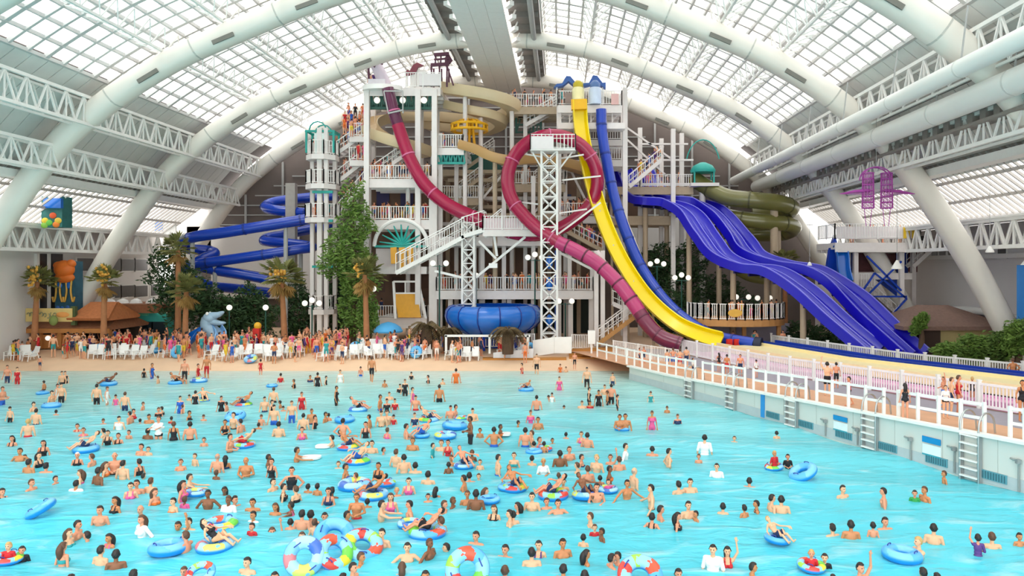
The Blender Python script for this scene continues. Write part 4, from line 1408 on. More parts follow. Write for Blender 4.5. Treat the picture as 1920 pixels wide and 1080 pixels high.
# --- purple wire sculpture
c = P(1645, 370, 58)
t = thing('wire_sculpture', 'hanging purple wire frame flyer below the right windows', 'sculpture', (c.x, 58, c.z))
MP = mat('purple_wire', '#a5489f', .4)
mb = MB()
for s in (-1, 1):
    cx = c.x + s * .72
    for k in range(12):
        a = 2 * PI * k / 12
        o = Vector((.45 * math.cos(a), .45 * math.sin(a), 0))
        mb.bar(Vector((cx, 58, c.z + 1.7)) + o * .9, Vector((cx, 58, c.z - 1.0)) + o, .045)
    for z in (-1.0, -.55, -.1, .35, .8, 1.25, 1.7):
        mb.tube([Vector((cx + .45 * math.cos(2 * PI * k / 10), 58 + .45 * math.sin(2 * PI * k / 10), c.z + z)) for k in range(10)], .035, 5, closed=True)
    for k in range(8):
        pass
mb.build('cylinder_frame', MP, t)
mb = MB()
for off in (0, .5):
    mb.tube([Vector((c.x + 1.17 * math.cos(a), 58 + off, c.z + 1.2 + 1.0 * math.sin(a))) for a in [PI * k / 14 for k in range(15)]], .05, 5)
for k in range(5):
    a = PI * (k + .5) / 5
    mb.bar((c.x + 1.17 * math.cos(a), 58, c.z + 1.2 + 1.0 * math.sin(a)), (c.x + 1.17 * math.cos(a), 58.5, c.z + 1.2 + 1.0 * math.sin(a)), .04)
mb.build('hoop', MP, t)
for s in (-1, 1):
    m_ = MB()
    pts = [Vector((c.x + s * .6, 58, c.z + .35)), Vector((c.x + s * 1.7, 58, c.z + .3)), Vector((c.x + s * 2.9, 58, c.z + .1))]
    m_.tube(pts, [.16, .12, .03], 8)
    m_.bar(pts[0] + Vector((0, 0, -.25)), pts[2], .05)
    m_.bar(pts[0] + Vector((0, .5, 0)), pts[2], .05)
    m_.build('wing', MP, t)
mb = MB()
for s in (-1, 1):
    for dx in (-.3, .3):
        mb.bar((c.x + s * .72 + dx, 58, c.z - 1), (c.x + s * .72 + dx * .5, 58, c.z - 2.4), .04)
mb.build('tail_wire', MP, t)
mb = MB()
mb.bar((c.x, 58.2, c.z + 2.3), (c.x, 58.2, c.z + 6.2), .03)
mb.build('cable', M_GREY, t)
q = P(1645, 366, 48)
t.location = q
t.scale = (.83, .83, .83)
# hanging white cone speakers
for i, (px, py, Y, s) in enumerate(((1682, 497, 52, .62), (1856, 468, 48, .42), (1518, 495, 60, .3))):
    c = P(px, py, Y)
    t = thing('cone_speaker', ['white cone speaker hanging in front of the lookout platform', 'white cone speaker hanging before the right wall arch leg', 'tiny white cone speaker above the end of the racing slides'][i], 'speaker', (c.x, Y, c.z - s * .5))
    MB().lathe((c.x, Y, c.z - s * .45), [(s * .6, 0), (s * .62, .08), (.06, s * 1.0)], 16).build('cone', M_PLASTIC, t, smooth=40)
    MB().bar((c.x, Y, c.z + s * .5), (c.x, Y, c.z + 5), .03).build('cable', M_GREY, t)

# --- round viewing deck
Yd = 57.5
c = P(1395, 600, Yd)
t = thing('viewing_deck', 'rounded timber viewing deck with white railing and oval sign under the blue slides', 'deck', (c.x, Yd + 1.5, 1.0))
z = Zz(601, Yd)
x0, x1 = X(1302, Yd), X(1492, Yd)
xm, hw = (x0 + x1) / 2, (x1 - x0) / 2
poly = [(xm + hw * math.cos(a), Yd + 3.2 + 3.2 * math.sin(a)) for a in [PI + PI * k / 18 for k in range(19)]] + [(x1, Yd + 5.5), (x0, Yd + 5.5)]
MB().prism(poly, z - .5, z).build('deck', mat('deck_timber', '#c08a52', .7, var=.15), t)
pts = [Vector((x, y, z)) for x, y in poly[:19]]
MB().rail(pts, 1.25, .17, 1.6, .05, .1).build('railing', M_RAIL, t)
k = 9
q = P(1378, 587, Yd - .15)
MB().lathe((0, 0, 0), [(.55, -.03), (.55, .03)], 24, 1, .55).build('sign_board', mat('oval_gold', '#d9a743', .5), t)
sb = t.children[-1]
sb.location = Vector((q.x, q.y - .05, q.z)) - BASE[t.name]
sb.rotation_euler = (PI / 2, 0, 0)
for v in sb.data.vertices:
    v.co = (v.co.x + BASE[t.name].x, v.co.y + BASE[t.name].y, v.co.z + BASE[t.name].z)
for px in (1330, 1395, 1460):
    vcol(px, 605, Yd + 2.2, .3, t, mat('deck_timber', '#c08a52', .7, var=.15))
screen(1315, 1480, 606, 640, Yd + 5, t, mat('lilac_wall', '#a7a3b4', .7), 'back_wall')
# teal pod
c = P(1318, 318, 70)
t = thing('teal_pod', 'teal domed pod at the head of the olive tube slide', 'pod', (c.x, 70, c.z - 1.0))
MB().lathe((c.x, 70, c.z - .1), [(1.15, -.2), (1.2, 0), (.9, .45), (.3, .75), (0, .8)], 16).build('dome', M_TEAL, t, smooth=50)
mb = MB()
for dx, dy in ((-.9, -.6), (.9, -.6), (-.9, .6), (.9, .6)):
    mb.bar((c.x + dx, 70 + dy, c.z - 1.4), (c.x + dx, 70 + dy, c.z), .14)
mb.tube([Vector((c.x + 1.6 * math.cos(a), 70, c.z + .2 + 2.6 * math.sin(a))) for a in [PI * .1 + PI * .8 * k / 12 for k in range(13)]], .06, 6)
mb.build('post', M_TEAL, t)
MB().box((c.x, 70, c.z - 1.5), (2.6, 2.2, .3)).build('floor_plate', M_TOWER, t)
MB().tube([(c.x, 70.3, 0.95), (c.x, 70.3, c.z - 1.6)], .3, 10).build('mast', M_TOWER, t, smooth=40)

# --- fences on the promenade
def fence(label, fx, y0, y1, h, npost, m, panel=None, gap=.16):
    t = thing('picket_fence', label, 'fence', (fx((y0 + y1) / 2), (y0 + y1) / 2, prom((y0 + y1) / 2)))
    pts = [Vector((fx(y), y, prom(y))) for y in [y0 + (y1 - y0) * i / npost for i in range(npost + 1)]]
    for p in pts:
        MB().bar(p, p + Vector((0, 0, h * 1.06)), .14).box(p + Vector((0, 0, h * 1.08)), (.18, .18, .06)).build('post', m, t)
    for a, b in zip(pts[:-1], pts[1:]):
        f_ = MB()
        f_.bar(a + Vector((0, 0, h * .95)), b + Vector((0, 0, h * .95)), .07, .1)
        f_.bar(a + Vector((0, 0, h * .12)), b + Vector((0, 0, h * .12)), .07, .1)
        n = int((b - a).length / gap)
        for i in range(1, n):
            p = a.lerp(b, i / n)
            f_.bar(p + Vector((0, 0, h * .12)), p + Vector((0, 0, h * .95)), .06, .03)
        f_.build('picket_panel', panel or m, t)
    return t
fence('white picket fence with pink tint in front of the run-out lanes', lf, 30.0, 56.3, 1.12, 13, M_PLASTIC, mat('picket_pinkish', '#f6eff2', .5))
fence('cream solid looking low fence nearest the right edge', lf, 24.5, 29.6, 1.1, 3, M_PLASTIC, mat('picket_cream', '#f2e6c4', .5), .09)
fence('rear white picket fence behind the dark blue lane', l2, 36.0, 59.4, 1.2, 12, M_PLASTIC)
# white rails at the pool edge, one thing per section
secs = [(1111, 1165, 3), (1166, 1292, 8), (1306, 1384, 4), (1400, 1497, 4), (1517, 1641, 4), (1668, 1827, 4), (1875, 1990, 4)]
for i, (pa, pb, n) in enumerate(secs):
    ya, yb = wallY(pa), wallY(pb)
    lab_ = ['white pool edge rail on the brown wooden steps', 'long white pool edge rail left of the first ladder', 'white pool edge rail between the first and second ladders', 'white pool edge rail between the second and third ladders',
            'white pool edge rail between the third and fourth ladders', 'white pool edge rail between the fourth and nearest ladders', 'white pool edge rail cut by the right edge'][i]
    t = thing('pool_rail', lab_, 'railing', (lw((ya + yb) / 2) + .35, (ya + yb) / 2, prom((ya + yb) / 2)))
    pts = [Vector((lw(y) + .35, y, prom(y))) for y in [ya + (yb - ya) * k / n for k in range(n + 1)]]
    for p in pts:
        MB().bar(p, p + Vector((0, 0, 1.1)), .11).build('post', M_PLASTIC, t)
    for hh in (1.02, .52):
        m_ = MB()
        for a, b in zip(pts[:-1], pts[1:]):
            m_.bar(a + Vector((0, 0, hh)), b + Vector((0, 0, hh)), .07, .1)
        m_.build('rail', M_PLASTIC, t)
# ladders
for i, px in enumerate((1295, 1373, 1487, 1634, 1823)):
    y = wallY(px)
    zt = prom(y)
    lab_ = ['steel pool ladder farthest from the camera, at the end of the long white rail', 'second farthest steel pool ladder, right of the blue wall stripe\'s far side', 'steel pool ladder halfway along the pool wall', 'steel pool ladder between the two blue and white wall signs', 'nearest and largest steel pool ladder, at the right'][i]
    if i == 1:
        lab_ = 'steel pool ladder left of the tall blue wall stripe'
    t = thing('pool_ladder', lab_, 'ladder', (lw(y), y, 0))
    b0 = Vector((lw(y), y, 0)) + WN * .16
    for s in (-.36, .36):
        p = b0 + WD * s
        pts = [p + Vector((0, 0, -.4)), p + Vector((0, 0, zt)), p + Vector((0, 0, zt + .55)) - WN * .1, p + Vector((0, 0, zt + .75)) - WN * .4, p + Vector((0, 0, zt + .55)) - WN * .75, p + Vector((0, 0, zt)) - WN * .85]
        MB().tube(catmull(pts, 4), .035, 8).build('side_rail', M_STEEL, t, smooth=50)
        MB().bar(p + Vector((0, 0, -.2)) - WN * .06, p + Vector((0, 0, zt)) - WN * .06, .16, .05).build('side_plate', mat('ladder_grey', '#8b9090', .5), t)
    zz = .1
    while zz < zt - .05:
        MB().bar(b0 - WD * .34 + Vector((0, 0, zz)), b0 + WD * .34 + Vector((0, 0, zz)), .16, .05).build('rung', M_PLASTIC, t)
        zz += .29
# signs, pipes, grilles on the pool wall
for i, (px, pt, pb, wd) in enumerate(((1577, 780, 808, .8), (1748, 820, 855, .8))):
    y = wallY(px)
    b0 = Vector((lw(y), y, 0)) + WN * .03
    zt, zb = Zz(pt, y), Zz(pb, y)
    t = thing('wall_sign', ['blue and white rule sign on the pool wall left of the fourth ladder', 'blue and white rule sign on the pool wall right of the fourth ladder'][i], 'sign', b0 + Vector((0, 0, zb)))
    ang = math.atan2(WD.y, WD.x)
    MB().box(b0 + Vector((0, 0, zb + (zt - zb) * .29)), (wd, .03, (zt - zb) * .58), ang).build('board', mat('sign_white', '#e4eef0', .5), t)
    h = (zt - zb)
    MB().box(b0 + WN * .02 + Vector((0, 0, zt - h * .17)), (wd, .03, h * .32), ang).build('header', mat('sign_blue', '#0f8ac8', .5), t)
    MB().box(b0 + WN * .02 + Vector((0, 0, zb + .02)), (wd, .03, .05), ang).build('footer', mat('sign_teal', '#39a0b0', .5), t)
for i, (px, pt) in enumerate(((1550, 790), (1610, 806), (1710, 824), (1792, 842), (1913, 866))):
    y = wallY(px)
    zt = Zz(pt, y)
    b0 = Vector((lw(y), y, 0)) + WN * .07
    t = thing('wall_pipe', 'thin grey hooked pipe on the pool wall, %s of five' % ORD[i], 'pipe', b0)
    MB().tube(catmull([b0 + Vector((0, 0, .05)), b0 + Vector((0, 0, zt - .1)), b0 + Vector((0, 0, zt)) + WD * .05, b0 + Vector((0, 0, zt + .06)) - WD * .3], 4), .035, 8).build('pipe', mat('pipe_grey', '#8e9492', .5), t, smooth=50)
    MB().box(b0 + Vector((0, 0, zt + .02)) + WN * .03, (.14, .14, .14)).build('valve', mat('ladder_grey', '#8b9090', .5), t)
for i, px in enumerate((1450, 1512, 1583, 1665, 1757, 1865)):
    y = wallY(px)
    b0 = Vector((lw(y), y, .3)) + WN * .03
    ang = math.atan2(WD.y, WD.x)
    t = thing('wave_grille', 'teal grey grille low on the pool wall, %s of six' % ORD[i], 'grille', b0 - Vector((0, 0, .15)))
    MB().box(b0, (.95, .05, .3), ang).build('frame', mat('grille_teal', '#5f9aa8', .5), t)
    m_ = MB()
    for k in range(9):
        m_.box(b0 + WD * (-.4 + .1 * k) + WN * .03, (.035, .03, .24), ang)
    m_.build('slats', mat('grille_dark', '#3d6d7a', .5), t)
y = wallY(1431)
b0 = Vector((lw(y), y, 0)) + WN * .03
MBx = MB().box(b0 + Vector((0, 0, (prom(y)) / 2 + .02)), (.28, .04, prom(y) - .08), math.atan2(WD.y, WD.x))
tag(MBx.build('depth_stripe', mat('stripe_blue', '#2f8fd4', .5), base=b0), 'vertical bright blue stripe on the pool wall', 'stripe')

# --- brown stepped landing left of the promenade, white barriers round the tower foot
t = thing('wooden_steps', 'brown timber steps at the corner between beach and promenade', 'steps', (3.2, 57, 0.2))
MT = mat('step_timber', '#b87c35', .7, var=.2)
for k in range(4):
    MB().box((3.0, 56.6 + k * .5 + .9, .25 + k * .22), (4.6, 2.6 - k * .4, .24)).build('step', MT, t)
MB().prism([(X(905, 56.5), 56.5), (X(1062, 56.5), 56.5), (X(1062, 57.5), 57.5), (X(905, 57.5), 57.5)], .3, .55).build('ramp', MT, t)
t = thing('white_barrier', 'white solid barrier wall with long banner at the tower foot', 'barrier', (X(990, 58.5), 58.5, .6))
MB().rail([P(868, 652, 59.5), P(1002, 652, 59.5)], 1.1, .2, 1.6, .06, .1).build('railing', M_RAIL, t)
pts = [P(1000, 668, 58), P(1040, 662, 57.6), P(1072, 662, 57.4)]
for a, b in zip(pts[:-1], pts[1:]):
    MB().plate([a, b, b + Vector((0, 0, 1.25)), a + Vector((0, 0, 1.25))], .15).build('panel', M_PLASTIC, t)
a, b = P(925, 682, 57), P(1000, 674, 57)
MB().plate([a, b, b + Vector((0, 0, .85)), a + Vector((0, 0, .85))], .1).build('banner', mat('banner_white', '#eef0f4', .6), t)
m_ = MB()
for k in range(11):
    u = (k + .6) / 12
    q = a.lerp(b, u) + Vector((0, -.04, .42))
    hh = .34 if k % 3 else .22
    m_.box(q, (.1, .03, hh))
    m_.box(q + Vector((.1, 0, hh * .4 * (1 if k % 2 else -1))), (.16, .03, .08))
m_.build('lettering', mat('banner_letters', '#aab4d8', .6), t)
MB().rail([P(1072, 655, 58.5), P(1110, 655, 60)], 1.15, .2, 1.5, .06, .1).build('railing', M_RAIL, t)
MB().rail([P(1150, 668, 57), P(1275, 690, 50.5)], 1.2, .17, 1.6, .05, .1).build('railing', M_RAIL, t)
for i, px in enumerate((1104, 1110)):
    pass
t = thing('white_box_post', 'white box on a post above the wooden steps', 'box', (X(1109, 57), 57, .95))
MB().bar((X(1109, 57), 57, .5), (X(1109, 57), 57, Zz(625, 57)), .14).build('post', M_PLASTIC, t)
MB().box(P(1109, 632, 57), (.55, .5, 1.0)).build('box', M_PLASTIC, t)

c = P(1733, 447, 61.6)
t = thing('speaker_box', 'small black speaker bracket at the right end of the lookout platform', 'speaker', (c.x, c.y, c.z - .8))
MB().box((c.x, c.y, c.z), (.9, .5, .35)).build('body', mat('speaker_black', '#2a2626', .5), t)
MB().box((c.x, c.y - .1, c.z - .45), (.55, .4, .3)).build('lower_box', mat('speaker_black', '#2a2626', .5), t)
MB().bar((c.x, c.y, c.z - 1.2), (c.x, c.y, c.z), .08).build('stem', M_DARK, t)
# ================================================================ left buildings
MW = mat('hut_wood', '#b5793f', .7, var=.25, scale=2)
MR = mat('hut_shingle', '#8c5a3c', .85, var=.3, scale=5, bump=.4)
Yh = 60.0
c = P(105, 640, Yh)
t = thing('beach_kiosk', 'long timber beach kiosk with brown shingle roof and yellow sign board', 'kiosk', (c.x, Yh + 2, .95))
ze, zr = Zz(618, Yh), Zz(588, Yh + 2)
x0, x1 = X(-25, Yh), X(214, Yh)
def gable(mb, x0, x1, y0, y1, ze, zr, th=.22):
    ym = (y0 + y1) / 2
    mb.plate([(x0, y0, ze), (x1, y0, ze), (x1 - .6, ym, zr), (x0 + .6, ym, zr)], th)
    mb.plate([(x0, y1, ze), (x0 + .6, ym, zr), (x1 - .6, ym, zr), (x1, y1, ze)], th)
    mb.add([(x0, y0, ze), (x0 + .6, ym, zr), (x0, y1, ze)], [(0, 1, 2)])
    mb.add([(x1, y0, ze), (x1 - .6, ym, zr), (x1, y1, ze)], [(0, 2, 1)])
    return mb
gable(MB(), x0, x1, Yh - .6, Yh + 5, ze, zr).build('roof', MR, t)
MB().box(((x0 + x1) / 2, Yh - .65, ze - .05), (x1 - x0, .12, .35)).build('fascia', MW, t)
gable(MB(), X(138, Yh), X(216, Yh), Yh - .8, Yh + 3.5, Zz(600, Yh), Zz(572, Yh)).build('raised_roof', mat('hut_shingle_orange', '#b06a3c', .85, var=.3, scale=5, bump=.4), t)
for px in (38, 80, 118, 155, 208):
    x = X(px, Yh)
    MB().box((x, Yh - .3, (ze + .95) / 2), (.34, .34, ze - .95)).build('post', MW, t)
MB().box(((X(45, Yh) + X(150, Yh)) / 2, Yh, 1.5), (X(150, Yh) - X(45, Yh), .6, 1.1)).build('counter', MW, t)
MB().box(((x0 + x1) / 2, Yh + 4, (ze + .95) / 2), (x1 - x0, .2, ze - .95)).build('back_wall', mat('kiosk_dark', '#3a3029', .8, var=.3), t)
a, b = P(50, 603, Yh - .7), P(137, 578, Yh - .7)
MB().box(((a.x + b.x) / 2, Yh - .75, (a.z + b.z) / 2), (b.x - a.x, .15, b.z - a.z)).build('sign_board', mat('sign_yellow', '#d8bd78', .6, var=.12, scale=2), t)
# curly dark lettering
sg = t.children[-1]
m_ = MB()
rl = random.Random(2)
for k in range(9):
    cx = a.x + (b.x - a.x) * (k + .9) / 14
    cz = (a.z + b.z) / 2 + .06 * math.sin(k * 1.9)
    q0 = rl.uniform(0, 6)
    m_.tube([Vector((cx + .11 * math.cos(q), Yh - .86, cz + .19 * math.sin(q) * (1 - .1 * (k % 3)))) for q in [q0 + (3.4 + k % 3) * i / 8 for i in range(9)]], .035, 5)
m_.build('lettering', mat('sign_olive', '#8f9070', .7), t)
q = P(118, 590, Yh - .8)
MB().ell((q.x, q.y - .06, q.z), (.55, .05, .22), 12, 6).build('painted_fish', mat('fish_orange', '#e39a52', .6), t, smooth=60)
MB().ell((q.x - .55, q.y - .3, q.z - .45), (.35, .2, .4), 10, 8).build('painted_plant', mat('plant_green', '#7d8a4a', .8, var=.3), t, smooth=60)
m_ = MB()
for px in (46, 139):
    q = P(px, 592, Yh - .6)
    m_.box((q.x, q.y, q.z), (.35, .3, 1.5))
m_.build('sign_post', mat('mossy_green', '#4d5a35', .9, var=.3), t)
for px in (90, 134):
    q = P(px, 634, Yh - .4)
    MB().ell((q.x, q.y, q.z), (.2, .2, .2), 10, 8).build('globe', mat('globe_lamp', '#fbf6ea'), t, smooth=60)
# teal shop
Yt = 66.0
c = P(262, 640, Yt)
t = thing('teal_shop', 'low shop with turquoise front and brown roof band behind the palms', 'shop', (c.x, Yt, .95))
a, b = P(212, 640, Yt), P(312, 586, Yt)
MB().box(((a.x + b.x) / 2, Yt + 2, (b.z + .95) / 2), (b.x - a.x, 4, b.z - .95)).build('wall', mat('turquoise_wall', '#3fb7ad', .6, var=.1), t)
MB().box(((a.x + b.x) / 2, Yt + 1.5, b.z + .4), (b.x - a.x + .6, 5.5, .75)).build('roof', MR, t)
for px in (240, 275, 298):
    q = P(px, 618, Yt)
    MB().box((q.x, Yt - .05, q.z - .3), (1.2, .12, 2.0)).build('shop_window', mat('shop_dark', '#27343a', .3), t)
MB().box(P(303, 583, Yt - .1), (1.0, .2, .35)).build('sign_light', mat('sign_lit', '#fff6e8', .5, emit=1.0), t)
MB().box(P(265, 589, Yt - .1), (1.2, .15, .25)).build('sign', mat('sign_mint', '#6fe0c0', .5), t)
for k, px in enumerate((205, 230, 255, 285)):
    q = P(px, 566, Yt + 1)
    m_ = MB().lathe((q.x, q.y, q.z), [(.55, -.15), (.4, .15), (.08, .3)], 12)
    m_.bar((q.x, q.y, q.z + .25), (q.x, q.y + .8, q.z + .4), .06)
    m_.build('awning_lamp', M_PLASTIC, t)
# octopus column
Yo = 62.0
c = P(122, 540, Yo)
t = thing('octopus_column', 'tall painted column with orange octopus relief above the kiosk', 'column', (c.x, Yo, .95))
a, b = P(104, 578, Yo), P(142, 490, Yo)
MB().box((c.x, Yo + .5, (b.z + .95) / 2), (b.x - a.x, 1.0, b.z - .95)).build('pillar', mat('sea_mural', '#2f5f74', .6, var=.5, scale=1.5), t)
MO = mat('octopus_orange', '#ee7a2a', .5, var=.15)
b = b - Vector((0, 0, .75))
m_ = MB().ell((c.x, Yo - .05, b.z + .1), (.85, .6, .75), 14, 10).ell((c.x + .55, Yo - .1, b.z + .55), (.4, .35, .35), 10, 8).ell((c.x - .45, Yo - .1, b.z + .4), (.45, .35, .35), 10, 8)
m_.ell((c.x, Yo - .05, b.z - .6), (.85, .4, .45), 14, 8)
m_.build('octopus_head', MO, t, smooth=60)
for k, dx in enumerate((-.72, -.3, .15, .6)):
    s = 1 if k % 2 else -1
    MB().tube(catmull([(c.x + dx, Yo - .1, b.z - .8), (c.x + dx - .05 * s, Yo - .12, b.z - 1.8), (c.x + dx + .12 * s, Yo - .12, b.z - 2.6), (c.x + dx + .25 * s, Yo - .1, b.z - 2.2)], 5), .08, 6).build('tentacle', mat('tentacle_amber', '#e3b04c', .5), t, smooth=60)
for dx in (-.4, .35):
    MB().ell((c.x + dx, Yo - .08, b.z - 1.25), (.22, .1, .3), 10, 8).build('blue_disc', M_AZU, t, smooth=60)
m_ = MB()
for k in range(9):
    m_.ell((c.x + R.uniform(-.7, .7), Yo - .02, b.z - 3 - R.random() * .9), (.18, .06, .16), 8, 6)
m_.build('painted_reef', mat('reef_blue', '#3a6fbf', .6, var=.4, scale=2), t, smooth=60)
# aquarium mural tower on the gallery
Yg = 57.5
c = P(97, 395, Yg)
t = thing('mural_column', 'painted reef mural column with blue band and white dome, on the left gallery', 'column', (c.x, Yg, 10.8))
a, b = P(78, 426, Yg), P(117, 368, Yg)
MB().box((c.x, Yg + .6, (a.z + b.z) / 2), (b.x - a.x, 1.2, b.z - a.z)).build('pillar', mat('mural_sea', '#2c6f6c', .6, var=.5, scale=1.6), t)
MB().box((c.x + .15, Yg - .05, b.z - .55), ((b.x - a.x) * .85, .3, .75)).build('blue_band', M_AZU, t)
MB().ell((c.x + .1, Yg + .4, b.z), (.75, .5, .45), 14, 8).build('dome', M_PLASTIC, t, smooth=60)
for k, (dx, dz, col) in enumerate(((-.5, .5, '#e8c93a'), (.1, .9, '#e05a2a'), (.5, .5, '#e0b83a'), (-.2, .35, '#6bbf4a'), (.35, .2, '#e77f2a'), (-.55, .15, '#8ac04a'))):
    MB().ell((c.x + dx, Yg - .02, a.z + dz), (.28, .08, .24), 10, 6).build('painted_coral', mat('coral_%d' % k, col, .6), t, smooth=60)
# dark vertical slots and windows of the left wall
for i, (px, pt, pb, wd) in enumerate(((84, 476, 578, 1.0), (106, 476, 578, 1.1))):
    Y = 42.35 * F / (VX - px)
    wn += 1
    o = struct(MB().box((-42.35, Y, (Zz(pt, Y) + Zz(pb, Y)) / 2), (.12, wd * 1.3, Zz(pt, Y) - Zz(pb, Y))).build('window_%d' % wn, mat('slot_dark', '#2e2624', .4), base=(-42.35, Y, 5)), 'tall dark slot window behind the octopus column, %s' % ['left one', 'right one'][i])
    MB().box((-42.3, Y - wd, (Zz(pt, Y) + Zz(pb, Y)) / 2), (.25, .3, Zz(pt, Y) - Zz(pb, Y))).build('window_frame', M_WHITE, o)
for i, (px, py) in enumerate(((160, 496), (213, 496), (240, 497), (265, 497), (213, 548), (240, 546), (265, 546), (294, 544))):
    Y = 42.35 * F / (VX - px)
    z = Zz(py, Y)
    wn += 1
    o = struct(MB().box((-42.36, Y, z), (.1, 2.2, 1.1)).build('window_%d' % wn, mat('window_dark', '#5a5654', .3), base=(-42.36, Y, z)), '%s dark square window of the left wall, %s row' % (ORD[i if i < 4 else i - 4], 'upper' if i < 4 else 'lower'))
    MB().box((-42.4, Y, z), (.1, 2.6, 1.35)).build('window_frame', M_WHITE, o)
c = P(300, 424, 77)
t = thing('emblem_board', 'white board with blue square emblem high at the far left corner', 'board', (c.x, 77, c.z - 1))
MB().box((c.x + .4, 77.3, c.z), (2.2, .2, 2.0)).build('board', M_PLASTIC, t)
MB().box((c.x - .2, 77.15, c.z), (.8, .1, 1.0)).build('emblem', M_AZU, t)

# sculpted creature slide
Yc = 60.5
c = P(395, 640, Yc)
t = thing('creature_slide', 'children\'s slide shaped like a pale blue long jawed reptile', 'slide', (c.x, Yc, .95))
MC = mat('creature_blue', '#9db9cf', .4, var=.3, scale=2)
m_ = MB()
m_.tube(catmull([(c.x + .9, Yc + .3, .9), (c.x + .3, Yc + .2, 1.9), (c.x - .25, Yc, 2.7), (c.x - .15, Yc - .1, 3.3)], 5), [.75, .72, .7, .68, .66, .64, .62, .6, .58, .56, .55, .54, .53, .52, .52, .5], 12)
m_.ell((c.x, Yc - .15, 3.35), (.55, .5, .45), 14, 10)
m_.build('body', MC, t, smooth=60)
MB().tube(catmull([(c.x + .1, Yc - .2, 3.5), (c.x + .7, Yc - .25, 3.62), (c.x + 1.2, Yc - .3, 3.85)], 5), [.34, .32, .3, .28, .26, .24, .22, .2, .18, .14, .08], 10).build('upper_jaw', MC, t, smooth=60)
MB().tube(catmull([(c.x + .1, Yc - .2, 3.1), (c.x + .8, Yc - .25, 2.95), (c.x + 1.35, Yc - .3, 2.98)], 5), [.28, .27, .26, .24, .22, .2, .18, .16, .13, .1, .06], 10).build('lower_jaw', MC, t, smooth=60)
for s in (-.3, .2):
    MB().ell((c.x - .05, Yc - .2 + s, 3.72), (.14, .12, .14), 8, 6).build('eye', M_PLASTIC, t, smooth=60)
for k, (dx, col) in enumerate(((-1.0, M_AZU), (.9, mat('pale_chute', '#7fb2e4', .3)))):
    pr = catmull([(c.x + dx * .4, Yc + .2, 2.5), (c.x + dx * 1.1, Yc - .4, 1.9), (c.x + dx * 1.35, Yc - 1.3, 1.25), (c.x + dx * 1.2, Yc - 2.2, 1.0)], 5)
    trough(pr, .42, .35, .1, t, col, 'chute')
# red play gate
c = P(468, 637, 60)
t = thing('play_gate', 'bright red low play gate with yellow ball right of the reptile slide', 'play equipment', (c.x, 60, .95))
MB().box((c.x, 60, 1.5), (1.9, .5, .5)).box((c.x + .6, 60, 1.9), (.5, .5, 1.3)).build('gate', mat('play_red', '#cf2a22', .5), t)
MB().ell((c.x + .65, 60, 2.75), (.3, .3, .3), 10, 8).build('ball', mat('play_yellow', '#f0b52c', .5), t, smooth=60)
# beach umbrella
c = P(728, 612, 60.5)
t = thing('beach_umbrella', 'large light blue umbrella with scalloped edge below the tower', 'umbrella', (c.x, 60.5, .95))
MB().lathe((c.x, 60.5, c.z - .35), [(1.15, -.12), (1.18, 0), (.95, .32), (.55, .58), (.05, .72), (.05, .66), (.5, .5), (.9, .26), (1.12, -.02)], 16).build('canopy', mat('umbrella_blue', '#4fa7de', .6, var=.15, scale=1.5), t, smooth=30)
m_ = MB()
for k in range(8):
    a = 2 * PI * k / 8
    m_.bar((c.x, 60.5, c.z - .1), (c.x + 1.1 * math.cos(a), 60.5 + 1.1 * math.sin(a), c.z - .45), .04)
m_.build('rib', M_PLASTIC, t)
MB().tube([(c.x, 60.5, .95), (c.x, 60.5, c.z + .3)], .05, 8).build('pole', M_PLASTIC, t, smooth=50)
# ================================================================ plants
def leafmat(name, a, b):
    m = mat(name, a, .6, var=.0, scale=1.3, spec=.3)
    mx = [n for n in m.node_tree.nodes if n.type == 'MIX'][0]
    mx.inputs[6].default_value = lin(a) + (1,)
    mx.inputs[7].default_value = lin(b) + (1,)
    return m
ML_D = leafmat('leaf_dark', '#1c3322', '#3d5a2c')
ML_M = leafmat('leaf_mid', '#3c5f2a', '#7d9a44')
ML_P = leafmat('palm_leaf', '#4a5530', '#9a9658')
ML_B = leafmat('palm_dead', '#8a6a3c', '#c09a5a')
ML_C = leafmat('palm_brown', '#4a3a28', '#7c6a48')
M_BARK = mat('palm_bark', '#a8714a', .85, var=.25, scale=3, bump=.3)
M_BARKD = mat('bark_dark', '#5a4636', .85, var=.25, scale=3)

